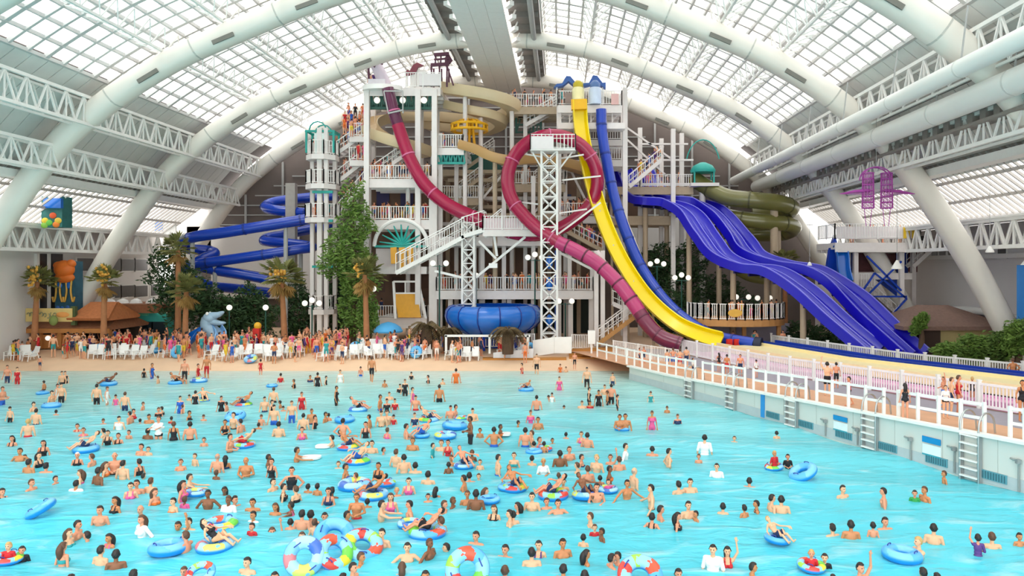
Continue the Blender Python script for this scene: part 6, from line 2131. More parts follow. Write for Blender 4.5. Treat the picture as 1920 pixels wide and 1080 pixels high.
# each entry: head-top x, y and waterline y read off a four-times enlargement of that part of the pool, then
# who (m/w/b), hair (d n l g; capitals long; c cap), top (n none or a cloth letter), facing (f b l r), pose
PEOPLE = {
'S': '''90,25,100 wDkf|325,60,175 wDkf|150,118,215 mdnf|185,170,212 bdnb|290,150,260 wDkr|215,200,300 mdnb|345,228,300 mdnb|580,150,245 wckf|690,160,250 mnnl|735,262,390 mdnb|790,222,330 wNnr|860,150,312 mgnf:bent|922,210,350 mdnb|
1045,198,320 wdkl|1075,310,350 bdnb|605,280,380 wNnl|570,360,445 mdwb|415,328,388 bdnr|235,350,445 mnnr|15,420,512 wDkr|1060,85,170 mdnf:bent|1112,110,172 bnnf|1530,40,108 bdnf|1725,12,150 mdkr|1355,200,282 wnnf|1462,160,250 bnuf|
1630,160,300 mgnb|1622,285,352 bndb|1690,175,270 wDnb|1845,185,330 mgkf|980,375,500 wdpf|1025,355,460 mdnf|1130,340,450 mnnb|1160,420,550 wNnr|865,482,622 wDkf|750,550,710 mdnf|1420,312,430 wdnr:fwd|1370,362,520 wDpr|1385,480,575 bnpb|
1300,490,610 wdnf:bent|1560,430,580 mdnf|1715,475,600 mnwf:bent|1760,475,555 mdnr|1685,408,470 wDnf|1895,495,590 mdnf|1055,545,640 mgnf|1065,620,790 wNwf:hips|580,660,790 mdnr|515,722,835 wNnr|655,742,810 mdnl:spread|
820,760,850 wDpf|1335,668,755 mdnf:raise|1415,640,750 mdnf|1395,740,890 mnnl:fwd|65,825,980 blrf|165,855,960 bdkf|470,825,985 wNnb|755,850,970 mdnb|870,880,1000 mdnb|1000,1030,1110 mdnb|530,1066,1130 mdnb|1380,1005,1095 wnwf|
1855,935,1042 mdnf:bent|1900,590,685 wdwf|1890,680,795 bdrf''',
'T': '''92,165,262 wdnr|118,195,336 wdkf|305,112,222 mdnr:fwd|268,258,425 mdkf:tank|205,385,510 wdkr|300,400,520 wnnl|127,345,435 mdnr|390,388,452 bdnb|460,385,470 bdnb|570,410,490 mdnb|543,415,542 wDuf|145,530,622 wNnf|265,520,622 wdpl:fwd|
345,582,742 mdnb|410,585,715 mdnb|440,650,790 bnnb|258,650,745 bdnb|456,685,780 mdnb|515,600,672 mdnf|120,712,766 wNrf:raise|345,745,830 wnnf|618,218,272 bnnf|670,235,352 mdnr|750,305,395 bnnl|918,225,368 wdkf|570,20,112 mdnl:fwd|
870,60,158 mdnf|955,115,167 bdnr|1050,125,262 mnnb|1110,165,307 mdnb|1195,225,308 mdnb|1290,290,387 mdnb|1145,340,462 wdpf|1348,410,480 wDub|1290,460,522 bdnf|1055,415,477 blnf|755,455,642 mnnf:bent|835,500,562 bdnb|940,510,662 mdnr:fwd|
1010,455,602 wNpf|680,590,682 mdnr:fwd|1153,510,640 mdnl|1390,630,760 mnnl|1410,510,602 wnnr|1475,485,562 wnnr|1560,320,432 mdnl|1600,300,372 mdnb|1670,310,362 bnnf|1585,435,542 mnnf|1650,430,578 mdnb:bent|1720,415,502 wNvr|1815,165,322 mdnr|
1900,270,352 wnnf|1445,225,312 bdnb|1465,170,252 wnnf|1620,130,222 wnnf|1680,205,282 bnnf|1325,82,192 bdtr|1390,55,147 mnnf|1440,55,182 wdrf|1175,40,142 mnnf|1785,545,652 wNkf|1905,580,692 mdnl|1650,740,842 mdnf:hips|1870,840,947 mdnf:bent|
945,720,882 mdnf|1135,825,992 mdnf:spread|1300,795,972 mnnr|1430,830,912 mdnl:fwd|785,900,1012 wnnr:fwd|725,975,1110 mdnr|1095,975,1075 wNvb|140,1045,1120 mdnf|650,1058,1120 mdnb|1867,1000,1100 mnnb|1270,1035,1110 mdnf''',
'U': '''405,2,47 bdnb|565,2,103 mdnb|520,-6,72 wnpf|850,82,210 mdwr|1052,105,170 mdnb|1175,120,272 mdnr:hips|1445,18,157 mdwb|1668,30,87 bnnf|1400,165,232 bnnf|1535,232,347 mdwf|1780,340,412 mdnb|15,150,267 wnnf|360,135,262 mdnb|430,105,222 mnnf|520,165,262 wdnr|
490,225,302 mnnl|635,165,302 mlrf|738,165,252 wnnf:raise|805,180,292 mnnb|150,175,252 wdnb|235,195,312 wlwf|568,250,382 mnnb|730,250,402 wdnr|722,352,442 bdpf|915,265,422 mgur|350,305,347 bnnb|385,345,442 wdnf|660,325,392 bdnb|635,380,522 mdkf|
863,355,502 mdnf:spread|1045,390,572 mdnl:spread|150,450,582 mdnf:bent|45,525,602 wDkl|10,590,685 wdnb|260,490,572 wnnf|345,500,605 mdnf:spread|1250,365,462 mdnb|1336,345,452 mdnf|1112,548,652 mdnr|1050,605,712 wdkb:hips|1240,600,727 wDkr|1322,515,642 mdnf:bent|
1380,590,662 bdnl|1582,530,612 wdnb|1743,545,637 bdnb|1835,510,602 wdkl|590,600,702 mnnl|620,690,772 bnrf|675,720,812 bdnl|200,810,942 wdvf|148,865,1022 mdnb|380,795,942 mdnf:bent|535,765,852 bdnb|555,880,1002 wDnr|745,910,1022 mdnr|795,895,1002 wdnl|
385,990,1110 mdnb|546,1035,1120 mdnb|1247,1020,1100 mdnf|1507,840,1032 mdwf|1615,855,1002 wDrf:raise|1805,975,1082 mdnr''',
'V': '''65,-8,36 bdnb|48,140,285 blrf|148,165,262 bdkf|560,395,492 mdnf:bent|868,415,560 mdnl|1100,435,522 bdef|1175,405,522 mnnl|1322,290,384 bnnl|28,465,592 mdnr|100,475,606 mdnb|485,685,772 mdnb|622,660,792 mdnb|788,675,782 bdnb|877,635,727 mdnf|1243,685,832 mdrb|
1575,765,920 bdvb:raise|1680,750,866 mnnb|1885,755,852 bdnf|1130,782,940 mlnl:fwd|325,880,1030 blrf|425,910,1012 bdkf|690,975,1082 mdnf:raise|1165,1015,1090 mdnb|1270,1055,1120 mdnb|490,1068,1110 bdnb''',
'L': '''55,415,550 mnuf|130,430,560 wnrf|300,350,460 mdub|465,460,555 mgnf|490,460,552 wnnf|330,535,612 bdnl|460,550,692 mdkf|430,555,670 wdwr|388,605,695 mdnr|18,575,722 mgnr:spread|250,690,772 mdnr|270,740,862 mdeb|75,730,847 bdef|420,755,800 bdnb|210,820,955 mlnb|
725,555,707 mdkb|803,580,712 bnwr|868,640,712 bdpf|937,615,752 mlub|1072,695,747 bnnr|1080,445,512 bdkb|1140,400,520 wnnr:hips|1185,500,560 bnnl|775,820,862 blnf|580,855,917 wdrf|625,885,952 wnpf|893,795,902 mdwf|975,760,862 mdrl|1000,742,830 wdrr|1050,822,862 bdvb|
1118,780,862 mdnf|1190,730,802 wnnf:bent|1215,725,785 wdnl|1190,800,972 wnwf:fwd|1108,890,972 mdnb|1285,805,862 bcrb|1303,840,982 wnkb|1425,840,977 mdkb|1418,755,832 wdnr|1527,790,837 blnf|1352,645,772 wdnf|1368,715,772 bnnl|1465,605,717 wdkb|1420,640,692 bdnf|
1660,645,762 wdkf|1700,695,762 bdnl|1752,770,905 mdnf|1688,825,942 wdkf|1805,820,930 mdnl|967,905,972 bdnf|887,925,1007 wdkf|808,905,1017 wdkf|775,890,962 wdnl|1385,370,562 mdkf|1485,405,502 wdrr|1550,340,517 mlrf''',
'M': '''35,375,492 bdrb|185,475,547 wdrb|285,520,592 wnnl|407,490,547 wnnf|462,470,577 wdkb|525,500,567 bdkr|632,450,552 wlwf|785,430,500 bdnf|868,350,542 mnnb:walk|1080,555,622 wdkf|602,570,712 wDkr|965,530,587 bnnf|1118,520,650 wnkf|1172,580,702 wdpr|1198,640,747 mdrf|
1165,470,522 bdkf|1292,490,552 wdkl|1400,520,562 bnuf|1500,440,552 mdob|1375,560,702 mdkb|930,635,752 mdnr|1000,615,682 mnnf|982,665,772 wdkf|1042,665,742 wdrf|65,650,772 mdnf|132,580,692 mgnb|118,675,772 wdkr|135,710,862 mdbf|182,685,752 bdnl|205,725,772 bdnf|
268,680,842 mnbf|343,615,762 wlrf|418,740,852 mnnf|355,775,902 mdnb|440,790,892 wdnr|345,880,982 wdpf|520,765,837 mdnr|545,780,832 bdnb|652,815,962 mdnb:hips|850,785,882 mdnl|822,840,972 wdkf|940,755,872 mdkf|982,750,862 mnnf|1032,790,862 bdrf|1190,770,872 wnnf|
1125,855,972 mdnr|1460,715,822 mdnf|1496,710,782 mdnr|1625,735,842 mdnf:spread|1608,800,1010 mdkl|1680,890,952 bdnf|1785,880,1032 mdnb|1832,860,952 wdnr|985,885,975 wnpb|40,790,872 bnbf|20,850,907 bdnb|170,840,962 mdnb''',
'N': '''75,400,482 wdrl|185,330,485 mnkf:walk|362,410,472 bnof|405,430,472 bnnf|470,320,452 mnkf|355,500,602 wnpf|562,430,582 mdkf|755,475,572 bnnf|185,640,762 mdnb|300,625,692 bdwf|275,645,677 bdnl|390,720,752 bdnf|525,680,745 mnnf:raise|577,580,722 wdnr|585,680,742 wdrf|
650,600,722 wdkf|695,560,640 mnnf|745,555,712 mdkb|715,610,715 bnnl|790,640,762 bdkr|1040,615,702 bntf|1163,725,777 bnnf|1050,755,892 wnpf|1242,780,857 wnnf|808,785,912 mdkf|850,780,912 mdnf|140,750,852 wnpf|195,805,912 mdnf|45,835,892 bdnr|100,885,1027 mdnb|
150,905,1010 mnnl|205,955,1032 mnnr|165,990,1052 bdub|240,990,1080 bdub|303,965,997 bdnf''',
}
# people standing on the promenade and decks: head-top px, py, feet py in photograph pixels
WALKERS = [(1199, 652, 681, 'mnnr', 'stand', 'bare-chested man leaning on the long white pool rail, left of the group of four'), (1207, 650, 681, 'mduf', 'stand', 'person in navy shirt beside the long white pool rail'),
           (1251, 655, 690, 'mdnb', 'stand', 'leftmost of four bare backs by the pink fence end'), (1262, 652, 692, 'mnnb', 'hips', 'second of four bare backs by the pink fence end'), (1275, 654, 692, 'mnnb', 'stand', 'third of four bare backs by the pink fence end'),
           (1287, 650, 690, 'mdub', 'stand', 'rightmost of four bare backs by the pink fence end, navy shorts'), (1299, 671, 702, 'bnwr', 'stand', 'child in white walking at the gap after the first rail'), (1348, 661, 697, 'wDkb', 'hips', 'woman in long black dress facing the pink fence'),
           (1363, 664, 704, 'mdnb', 'stand', 'bare-chested man right of the woman in black'), (1388, 664, 705, 'mduf', 'stand', 'bare-chested man in dark shorts alone by the pink fence'), (1418, 674, 708, 'wdwb', 'stand', 'woman in white skirt at the gap before the third rail'),
           (1551, 678, 742, 'mdkb', 'raise', 'bare-chested man in black shorts with arm up at the pink fence'), (1568, 679, 728, 'mdkb', 'stand', 'bare-chested man in black shorts right of the one with arm up'), (1592, 706, 760, 'bdrl', 'walk', 'child in red shirt walking behind the pool rail'),
           (1697, 718, 786, 'wDkb', 'stand', 'woman with long black hair standing behind the nearest full rail'), (1773, 722, 784, 'wnwf', 'stand', 'woman in white dress by the last rail gap'), (1784, 707, 776, 'mnur', 'stand', 'tall man in navy shorts in the group by the cream fence'),
           (1797, 703, 776, 'wnrr', 'stand', 'woman in red in the group by the cream fence'), (1823, 706, 760, 'wlkb', 'hips', 'blond woman in flared black dress by the cream fence'), (1769, 706, 764, 'mnnl', 'raise', 'bare-chested man with raised arm at the cream fence'),
           (1899, 671, 727, 'mnrb', 'hips', 'bare-chested man in red trunks standing on the blue lane side'), (1917, 712, 790, 'wdkf', 'stand', 'person in black shorts cut by the right edge')]

KINDW = {'m': ('man', 'men'), 'w': ('woman', 'women'), 'b': ('child', 'children')}
HAIRW = {'d': 'dark-haired', 'n': 'brown-haired', 'l': 'blond', 'g': 'balding', 'D': 'long-dark-haired', 'N': 'long-brown-haired', 'c': 'white-capped'}
CLW = {'k': 'black', 'r': 'red', 'w': 'white', 'p': 'pink', 'u': 'navy', 'y': 'yellow', 'o': 'orange', 't': 'teal', 'e': 'green', 'v': 'purple', 'b': 'blue', 'd': 'dark'}
FACEW = {'f': 'facing us', 'b': 'back turned', 'l': 'facing left', 'r': 'facing right'}
POSEW = {'raise': 'arm raised', 'spread': 'arms spread', 'hips': 'hands on hips', 'fwd': 'arms reaching out', 'bent': 'arms folded'}

def zone(x, y):
    c = 'far left' if x < 300 else 'left' if x < 620 else 'centre' if x < 960 else 'right' if x < 1300 else 'far right'
    if y < 745: return 'in the %s shallows' % c
    if y < 795: return 'in the %s back rows' % c
    if y < 850: return 'in the %s upper middle' % c
    if y < 915: return 'in the %s lower middle' % c
    if y < 985: return 'in the %s near rows' % c
    return 'in the %s front rows' % c
def label_all(items, lead=''):
    """items: [phrase, x, y, setter]; writes labels that single each one out"""
    by = {}
    for it in items:
        by.setdefault(it[0], []).append(it)
    for ph, g in by.items():
        zs = {}
        for it in g:
            zs.setdefault(zone(it[1], it[2]), []).append(it)
        for z, h in zs.items():
            h.sort(key=lambda i: i[1])
            for k, it in enumerate(h):
                if len(h) == 1:
                    it[3](ph + ', ' + z)
                elif len(h) == 2:
                    it[3](('left' if k == 0 else 'right') + ' one: ' + ph + ', ' + z)
                else:
                    it[3](ORD[k] + ': ' + ph + ', ' + z)

GARMENT = {'m': 'trunks', 'w': 'suit', 'b': 'trunks'}
def make_person(kind, hair, top, face, pose, H, loc, seed, extra=None, tilt=0.0):
    rg = random.Random(seed)
    pose = pose or rg.choice({'m': ('stand', 'stand', 'bent', 'stand', 'bent', 'hips'), 'w': ('stand', 'bent', 'stand'), 'b': ('stand', 'bent')}[kind])
    B = body(kind, pose)
    o = bpy.data.objects.new('person', B[0])
    COL.objects.link(o)
    o.location = loc
    s = H / (1.76 if kind != 'b' else 1.80)
    o.scale = (s * rg.uniform(.97, 1.06), s * rg.uniform(.97, 1.06), s)
    o.rotation_euler = (0, 0, {'f': 0, 'b': PI, 'l': -PI / 2, 'r': PI / 2}[face] + rg.uniform(-.45, .45) + math.atan2(loc[0], -loc[1]) * 0)
    o.material_slots[0].link = 'OBJECT'
    wts = (.34, .66, .93, 1.0)
    u = rg.random()
    o.material_slots[0].material = SKINS[next(i for i, w_ in enumerate(wts) if u <= w_)]
    def kid(me, name, m):
        c = bpy.data.objects.new(name, me)
        COL.objects.link(c)
        c.parent = o
        c.material_slots[0].link = 'OBJECT'
        c.material_slots[0].material = m
        return c
    hk = hair.lower()
    kid(wear(kind, pose, 'long' if hair in 'DN' else 'bald' if hair == 'g' else 'short'), 'swim_cap' if hk == 'c' else 'hair', HAIRS[hk])
    if extra == 'tank':
        kid(wear(kind, pose, 'tank'), 'tank_top', CLOTH[top])
        kid(wear(kind, pose, 'trunks'), 'swim_trunks', CLOTH['u'])
    elif kind == 'm' or kind == 'b':
        if top in 'wot' or (kind == 'b' and top in 'rkpve'):
            kid(wear(kind, pose, 'shirt'), 'shirt', CLOTH[top])
            kid(wear(kind, pose, 'trunks'), 'swim_trunks', CLOTH[rg.choice('uk')])
        else:
            kid(wear(kind, pose, 'trunks'), 'swim_trunks', CLOTH[top if top in CLOTH else rg.choice('ukrub')])
    else:
        if top == 'w':
            kid(wear(kind, pose, 'shirt'), 'shirt', CLOTH['w'])
            kid(wear(kind, pose, 'bikini'), 'bikini', CLOTH['k'])
        elif top == 'n':
            kid(wear(kind, pose, 'bikini'), 'bikini', CLOTH[rg.choice('kpuvto')])
        else:
            kid(wear(kind, pose, 'suit'), 'swimsuit', CLOTH[top])
    return tag(o, None, 'person', None), pose

PLIST = []
for tl, txt in PEOPLE.items():
    ox, oy = TILES[tl]
    for e in txt.replace('\n', '').split('|'):
        a, b = e.split(' ')
        x, y0, y1 = [float(v) for v in a.split(',')]
        code, _, pose = b.partition(':')
        PLIST.append((ox + x / 4, oy + y0 / 4, oy + y1 / 4, code, pose))
PLIST.sort(key=lambda p: -p[2])
lab_items, CROWD_EXTRA = [], []
for i, (px, p0, p1, code, pose) in enumerate(PLIST):
    kind, hair, top, face = code
    Y = F * CAMZ / (p1 - VY)
    zb = 0.0
    if Y > 53.6:                                  # standing on the beach slope
        zb = (Y - 53.6) * .13
        Y = F * (CAMZ - zb) / (p1 - VY)
    h = (p1 - p0) * Y / F
    H = {'m': 1.78, 'w': 1.66, 'b': 1.22}[kind] * random.Random(i).uniform(.96, 1.04)
    if zb > 0 or h > H:
        H = max(.9, min(1.95, h))
    if i >= 262:                                  # the farthest bathers join the far crowd
        CROWD_EXTRA.append((X(px, Y), Y, zb + h - H if zb == 0 else zb, H, {'f': 0, 'b': PI, 'l': -PI / 2, 'r': PI / 2}[face], code, pose))
        continue
    extra = 'tank' if pose == 'tank' else None
    if pose == 'tank': pose = 'hips'
    if pose == 'raise':
        H = max(H, .9)
    o, ps = make_person(kind, hair, top, face, pose, H, (min(X(px, Y), lw(Y) - .55 if Y < 49.5 else 99), Y, zb + h - H if zb == 0 else zb), 1000 + i, extra)
    if zb > 0 and zb + h - H > 0: o.location.z = zb
    dp = 'shoulder-deep' if h < .42 else 'chest-deep' if h < .8 else 'waist-deep' if h < 1.15 else 'thigh-deep'
    who = KINDW[kind][0]
    cl = ''
    if top in CLW and top not in 'n':
        cl = 'in ' + CLW[top] + (' swimsuit ' if kind == 'w' and top != 'w' else ' tank top ' if extra else ' shirt ' if (top in 'wot' or (kind == 'b' and top in 'rkpve') or kind == 'w') else ' trunks ')
    elif kind == 'm':
        who = 'bare-chested ' + who
    ph = '%s %s %s%s, %s' % (HAIRW[hair], who, cl, POSEW.get(ps, FACEW[face]), dp)
    lab_items.append([ph, px, p1, (lambda s, o=o: o.__setitem__('label', s))])
    o['group'] = 'bathers in the wave pool'
for i, (px, p0, p1, code, pose, lb) in enumerate(WALKERS):
    kind, hair, top, face = code
    q = promP(px, p1)
    H = max(1.0, min(1.95, (p1 - p0) * q.y / F))
    o, _ = make_person(kind, hair, top, face, pose if pose != 'walk' else 'walk', H, (q.x, q.y, q.z), 5000 + i)
    tag(o, lb, None, 'people on the promenade')
label_all(lab_items)
# ================================================================ rings, boards, loungers, the far crowd
def ring_mat(name, base, top, patches, seed):
    m = bpy.data.materials.new(name)
    m.use_nodes = True
    nt = m.node_tree
    N, L = nt.nodes, nt.links
    b = N['Principled BSDF']
    tc = N.new('ShaderNodeTexCoord')
    sp = N.new('ShaderNodeSeparateXYZ'); L.new(tc.outputs['Object'], sp.inputs[0])
    at = N.new('ShaderNodeMath'); at.operation = 'ARCTAN2'
    L.new(sp.outputs['Y'], at.inputs[0]); L.new(sp.outputs['X'], at.inputs[1])
    nz = N.new('ShaderNodeTexNoise'); nz.inputs['Scale'].default_value = 4.0
    L.new(tc.outputs['Object'], nz.inputs['Vector'])
    ad = N.new('ShaderNodeMath'); ad.operation = 'MULTIPLY_ADD'; ad.inputs[1].default_value = 1.6
    L.new(nz.outputs['Fac'], ad.inputs[0]); L.new(at.outputs[0], ad.inputs[2])
    mr = N.new('ShaderNodeMapRange'); mr.inputs['From Min'].default_value = -PI + .5; mr.inputs['From Max'].default_value = PI + 1.1
    L.new(ad.outputs[0], mr.inputs['Value'])
    cr = N.new('ShaderNodeValToRGB'); cr.color_ramp.interpolation = 'CONSTANT'
    n = len(patches)
    e = cr.color_ramp.elements
    e[0].position = 0; e[0].color = lin(patches[0]) + (1,)
    e[1].position = (n - 1) / n; e[1].color = lin(patches[-1]) + (1,)
    for k in range(1, n - 1):
        x = e.new(k / n); x.color = lin(patches[k]) + (1,)
    L.new(mr.outputs[0], cr.inputs[0])
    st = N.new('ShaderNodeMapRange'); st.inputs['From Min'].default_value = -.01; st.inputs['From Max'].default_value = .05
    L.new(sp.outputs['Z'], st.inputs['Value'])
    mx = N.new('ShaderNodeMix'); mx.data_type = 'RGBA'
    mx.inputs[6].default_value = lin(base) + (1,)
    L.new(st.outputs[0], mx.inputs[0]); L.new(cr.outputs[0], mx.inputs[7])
    L.new(mx.outputs[2], b.inputs['Base Color'])
    b.inputs['Roughness'].default_value = .28
    return m
BL, PB = '#1f8fe0', '#8fcdf2'
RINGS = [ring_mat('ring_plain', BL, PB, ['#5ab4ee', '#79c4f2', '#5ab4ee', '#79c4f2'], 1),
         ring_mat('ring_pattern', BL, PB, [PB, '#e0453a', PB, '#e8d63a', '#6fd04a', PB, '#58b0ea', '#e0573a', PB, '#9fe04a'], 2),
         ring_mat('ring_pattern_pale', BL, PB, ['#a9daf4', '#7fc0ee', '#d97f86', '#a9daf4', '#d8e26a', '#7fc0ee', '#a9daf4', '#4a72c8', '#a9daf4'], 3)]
M_HANDLE = mat('ring_handle', '#24419a', .5)
RMESH = {}
def ring_mesh(r0):
    k = round(r0, 2)
    if k not in RMESH:
        mb = MB().torus((0, 0, 0), .5 - k / 2, k / 2, 40, 16, flat=.9)
        me = bpy.data.meshes.new('ring')
        me.from_pydata(mb.v, [], mb.f)
        me.materials.append(RINGS[0])
        me.polygons.foreach_set('use_smooth', [True] * len(me.polygons))
        hb = MB()
        hh = bpy.data.meshes.new('handle')
        hb.tube(catmull([(-.09, 0, -.01), (-.07, 0, .035), (.07, 0, .035), (.09, 0, -.01)], 4), .014, 6)
        hh.from_pydata(hb.v, [], hb.f)
        hh.materials.append(M_HANDLE)
        RMESH[k] = (me, hh)
    return RMESH[k]
# x, y, width on the enlarged tiles; pattern 0 plain 1 bright 2 pale; tilt about the view axis and away from the viewer; rider (hair) or ''
RL = {
'S': '645,125,180,0,0,0,n|1830,95,165,1,0,0,n|1265,865,285,0,0,.05,|1615,848,280,2,0,0,D|1650,695,258,1,0,.05,|1462,455,155,2,0,.1,|305,575,215,0,-.5,.15,|1500,1062,215,1,0,.5,|58,945,90,1,0,.1,',
'T': '765,215,192,1,0,0,n|740,395,250,2,0,0,|960,385,175,1,0,.1,|880,468,225,2,0,0,d|690,110,165,1,0,0,d|1150,685,165,2,0,0,|1285,748,285,1,0,0,d|360,935,290,2,.9,.95,|590,900,280,1,.7,.6,|590,775,300,0,.35,.5,|800,850,300,1,.35,.45,|1585,1030,320,1,0,1.2,|1560,250,155,2,0,0,d|1750,505,90,0,0,0,|1890,412,120,0,0,0,',
'U': '165,145,105,0,0,0,|310,468,232,1,0,0,d|550,470,205,2,0,.1,d|960,1075,335,1,0,.6,|20,415,190,1,0,0,n|720,430,90,2,0,0,',
'V': '262,300,215,0,-.45,.12,|1005,918,292,0,0,.05,|70,800,195,0,-.12,0,l|45,260,90,1,0,.1,|325,1000,95,1,0,.1,',
'M': '120,572,75,0,0,0,|765,750,145,2,0,0,d|665,825,150,0,0,0,|1295,828,165,1,0,0,n|1245,945,115,0,0,0,d|1490,872,190,0,0,.1,|1420,945,170,2,0,0,|1540,815,95,1,0,0,|1345,590,1,0,0,0,',
'L': '385,722,132,0,0,0,|320,626,85,0,0,0,|815,557,118,0,0,0,n|1525,682,92,2,0,0,n|1825,715,128,1,0,0,n|1490,535,125,2,0,0,|1320,550,112,0,0,0,d|1765,800,150,0,0,.3,|1165,388,80,0,0,0,',
'N': '105,600,118,0,0,0,l|240,1045,120,1,0,0,|825,895,100,0,0,0,',
}
lab_items, rider_items = [], []
def rider(kind, hair, loc, rz, H, seed):
    """someone lying back in a ring"""
    rg = random.Random(seed)
    o, _ = make_person(kind, hair, rg.choice('nku'), 'f', 'sit', H, loc, seed)
    o.rotation_euler.z = rz
    return o
for me_key in list(BODY):
    pass
for tl, txt in RL.items():
    ox, oy = TILES[tl]
    for n_, e in enumerate(txt.split('|')):
        x, y, wd, pat, ta, tb, rd = e.split(',')
        x, y, wd, pat, ta, tb = float(x), float(y), float(wd), int(pat), float(ta), float(tb)
        if wd < 5: continue
        px, py = ox + x / 4, oy + y / 4
        Y = F * (CAMZ - .08) / (py - VY)
        D = min(1.25, max(.7, wd / 4 * Y / F))
        me, hh = ring_mesh(.32 if D > .85 else .28)
        o = bpy.data.objects.new('inner_tube', me)
        COL.objects.link(o)
        lift = .5 * D * math.sin(max(abs(ta), abs(tb))) * .75
        Y = F * (CAMZ - .08 - lift) / (py - VY)
        o.location = (X(px, Y), Y, .08 + lift)
        o.scale = (D, D, D)
        o.rotation_euler = (tb, ta, R.uniform(0, 6.28) * 0 + (n_ * 1.7 % 6.28 if tb < .3 else 0))
        if tb >= .3 or abs(ta) >= .3:
            o.rotation_euler = (Matrix.Rotation(ta, 3, 'Y') @ Matrix.Rotation(tb, 3, 'X') @ Matrix.Rotation(n_ * 1.7, 3, 'Z')).to_euler()
        o.material_slots[0].link = 'OBJECT'
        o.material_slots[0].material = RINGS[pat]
        tag(o, None, 'swim ring', 'rental swim rings in the pool')
        for k in range(2):
            h_ = bpy.data.objects.new('handle', hh)
            COL.objects.link(h_)
            h_.parent = o
            a = k * PI + .6
            h_.location = (.34 * math.cos(a), .34 * math.sin(a), .145)
            h_.rotation_euler = (0, 0, a + PI / 2)
        look = ['plain blue swim ring', 'multicoloured swim ring', 'pale blue patterned swim ring'][pat]
        st = 'with a rider lying in it' if rd else 'tipped on edge' if (tb >= .3 or abs(ta) >= .3) else 'floating flat'
        lab_items.append([look + ' ' + st, px, py, (lambda s, o=o: o.__setitem__('label', s))])
        if rd:
            k = n_ + int(x)
            rz = [.6, -.8, 1.4, -1.5][k % 4]
            H = 1.42 if rd != 'l' else 1.15
            p = rider('w' if rd in 'D' else 'm', rd, (o.location.x, o.location.y + .05, -.80 * H / 1.76 + .12), rz, H, 7000 + k)
            p['group'] = 'bathers in the wave pool'
            rider_items.append(['%s person lying back in a %s' % (HAIRW[rd], look), px, py, (lambda s, o=p: o.__setitem__('label', s))])
label_all(lab_items)
label_all(rider_items)
for key, B in BODY.items():
    if key[1] in ('sit', 'prone'):
        warp(B[0], key[1])
for key, me in WEAR.items():
    if key[1] in ('sit', 'prone'):
        warp(me, key[1])
# white boards
for (tl, x, y, wd, lb) in (('T', 415, 190, 140, 'white foam board held by a man left of the pool centre'), ('T', 505, 106, 115, 'white foam board floating behind the other white board'), ('M', 1872, 935, 75, 'small white foam board near two dark-haired bathers, right of centre'), ('L', 1178, 892, 95, 'white foam board tilted by a woman in the left back rows')):
    px, py = TILES[tl][0] + x / 4, TILES[tl][1] + y / 4
    q = ground(px, py, .06)
    L_ = wd / 4 * q.y / F
    mb = MB()
    poly = [(q.x + L_ / 2 * math.copysign(abs(math.cos(a)) ** .6, math.cos(a)), q.y + .28 * math.copysign(abs(math.sin(a)) ** .7, math.sin(a))) for a in [2 * PI * k / 24 for k in range(24)]]
    mb.prism(poly, .03, .1)
    tag(mb.build('foam_board', M_PLASTIC, base=(q.x, q.y, .03)), lb, 'foam board')

# --- white loungers on the beach
def make_chair():
    t = thing('beach_chair', 'x', 'beach chair', (0, 0, 0), 'white plastic beach chairs')
    MB().sweep(catmull([(0, -.45, .36), (0, -.1, .32), (0, .18, .34), (0, .34, .62), (0, .48, .98)], 4), [(-.27, -.015), (.27, -.015), (.27, .015), (-.27, .015)], up=Vector((0, -.4, 1)).normalized()).build('seat', M_PLASTIC, t)
    for s in (-1, 1):
        MB().bar((s * .3, -.42, 0), (s * .3, -.3, .58), .05).build('leg', M_PLASTIC, t)
        MB().bar((s * .3, .42, 0), (s * .3, .2, .58), .05).build('leg', M_PLASTIC, t)
        MB().bar((s * .3, -.42, .58), (s * .3, .36, .6), .07, .03).build('armrest', M_PLASTIC, t)
    return t
ch0 = make_chair()
M_CHY = mat('chair_yellow', '#f0b62c', .4)
first = True
rowsc = {'back': ('in the back row', []), 'mid': ('in the middle row', []), 'front': ('in the front row', [])}
spots = []
rg = random.Random(5)
for (a, b, y, n, row) in ((6, 70, 668, 4, 'mid'), (195, 250, 662, 3, 'back'), (165, 290, 672, 7, 'mid'), (225, 290, 683, 4, 'front'), (24, 66, 681, 2, 'front'), (300, 325, 662, 2, 'back'), (388, 475, 658, 5, 'back'), (390, 475, 670, 5, 'mid'), (485, 565, 674, 5, 'mid'), (488, 568, 685, 5, 'front'), (480, 560, 662, 5, 'back'),
                          (570, 590, 684, 2, 'yel'), (600, 650, 670, 3, 'mid'), (655, 800, 661, 9, 'back'), (660, 810, 673, 9, 'mid'), (672, 800, 685, 8, 'front'), (840, 900, 668, 4, 'mid'), (935, 985, 660, 3, 'back')):
    for k in range(n):
        spots.append((a + (b - a) * (k + .5) / n + rg.uniform(-4, 4), y + rg.uniform(-2, 2), row))
rc = {}
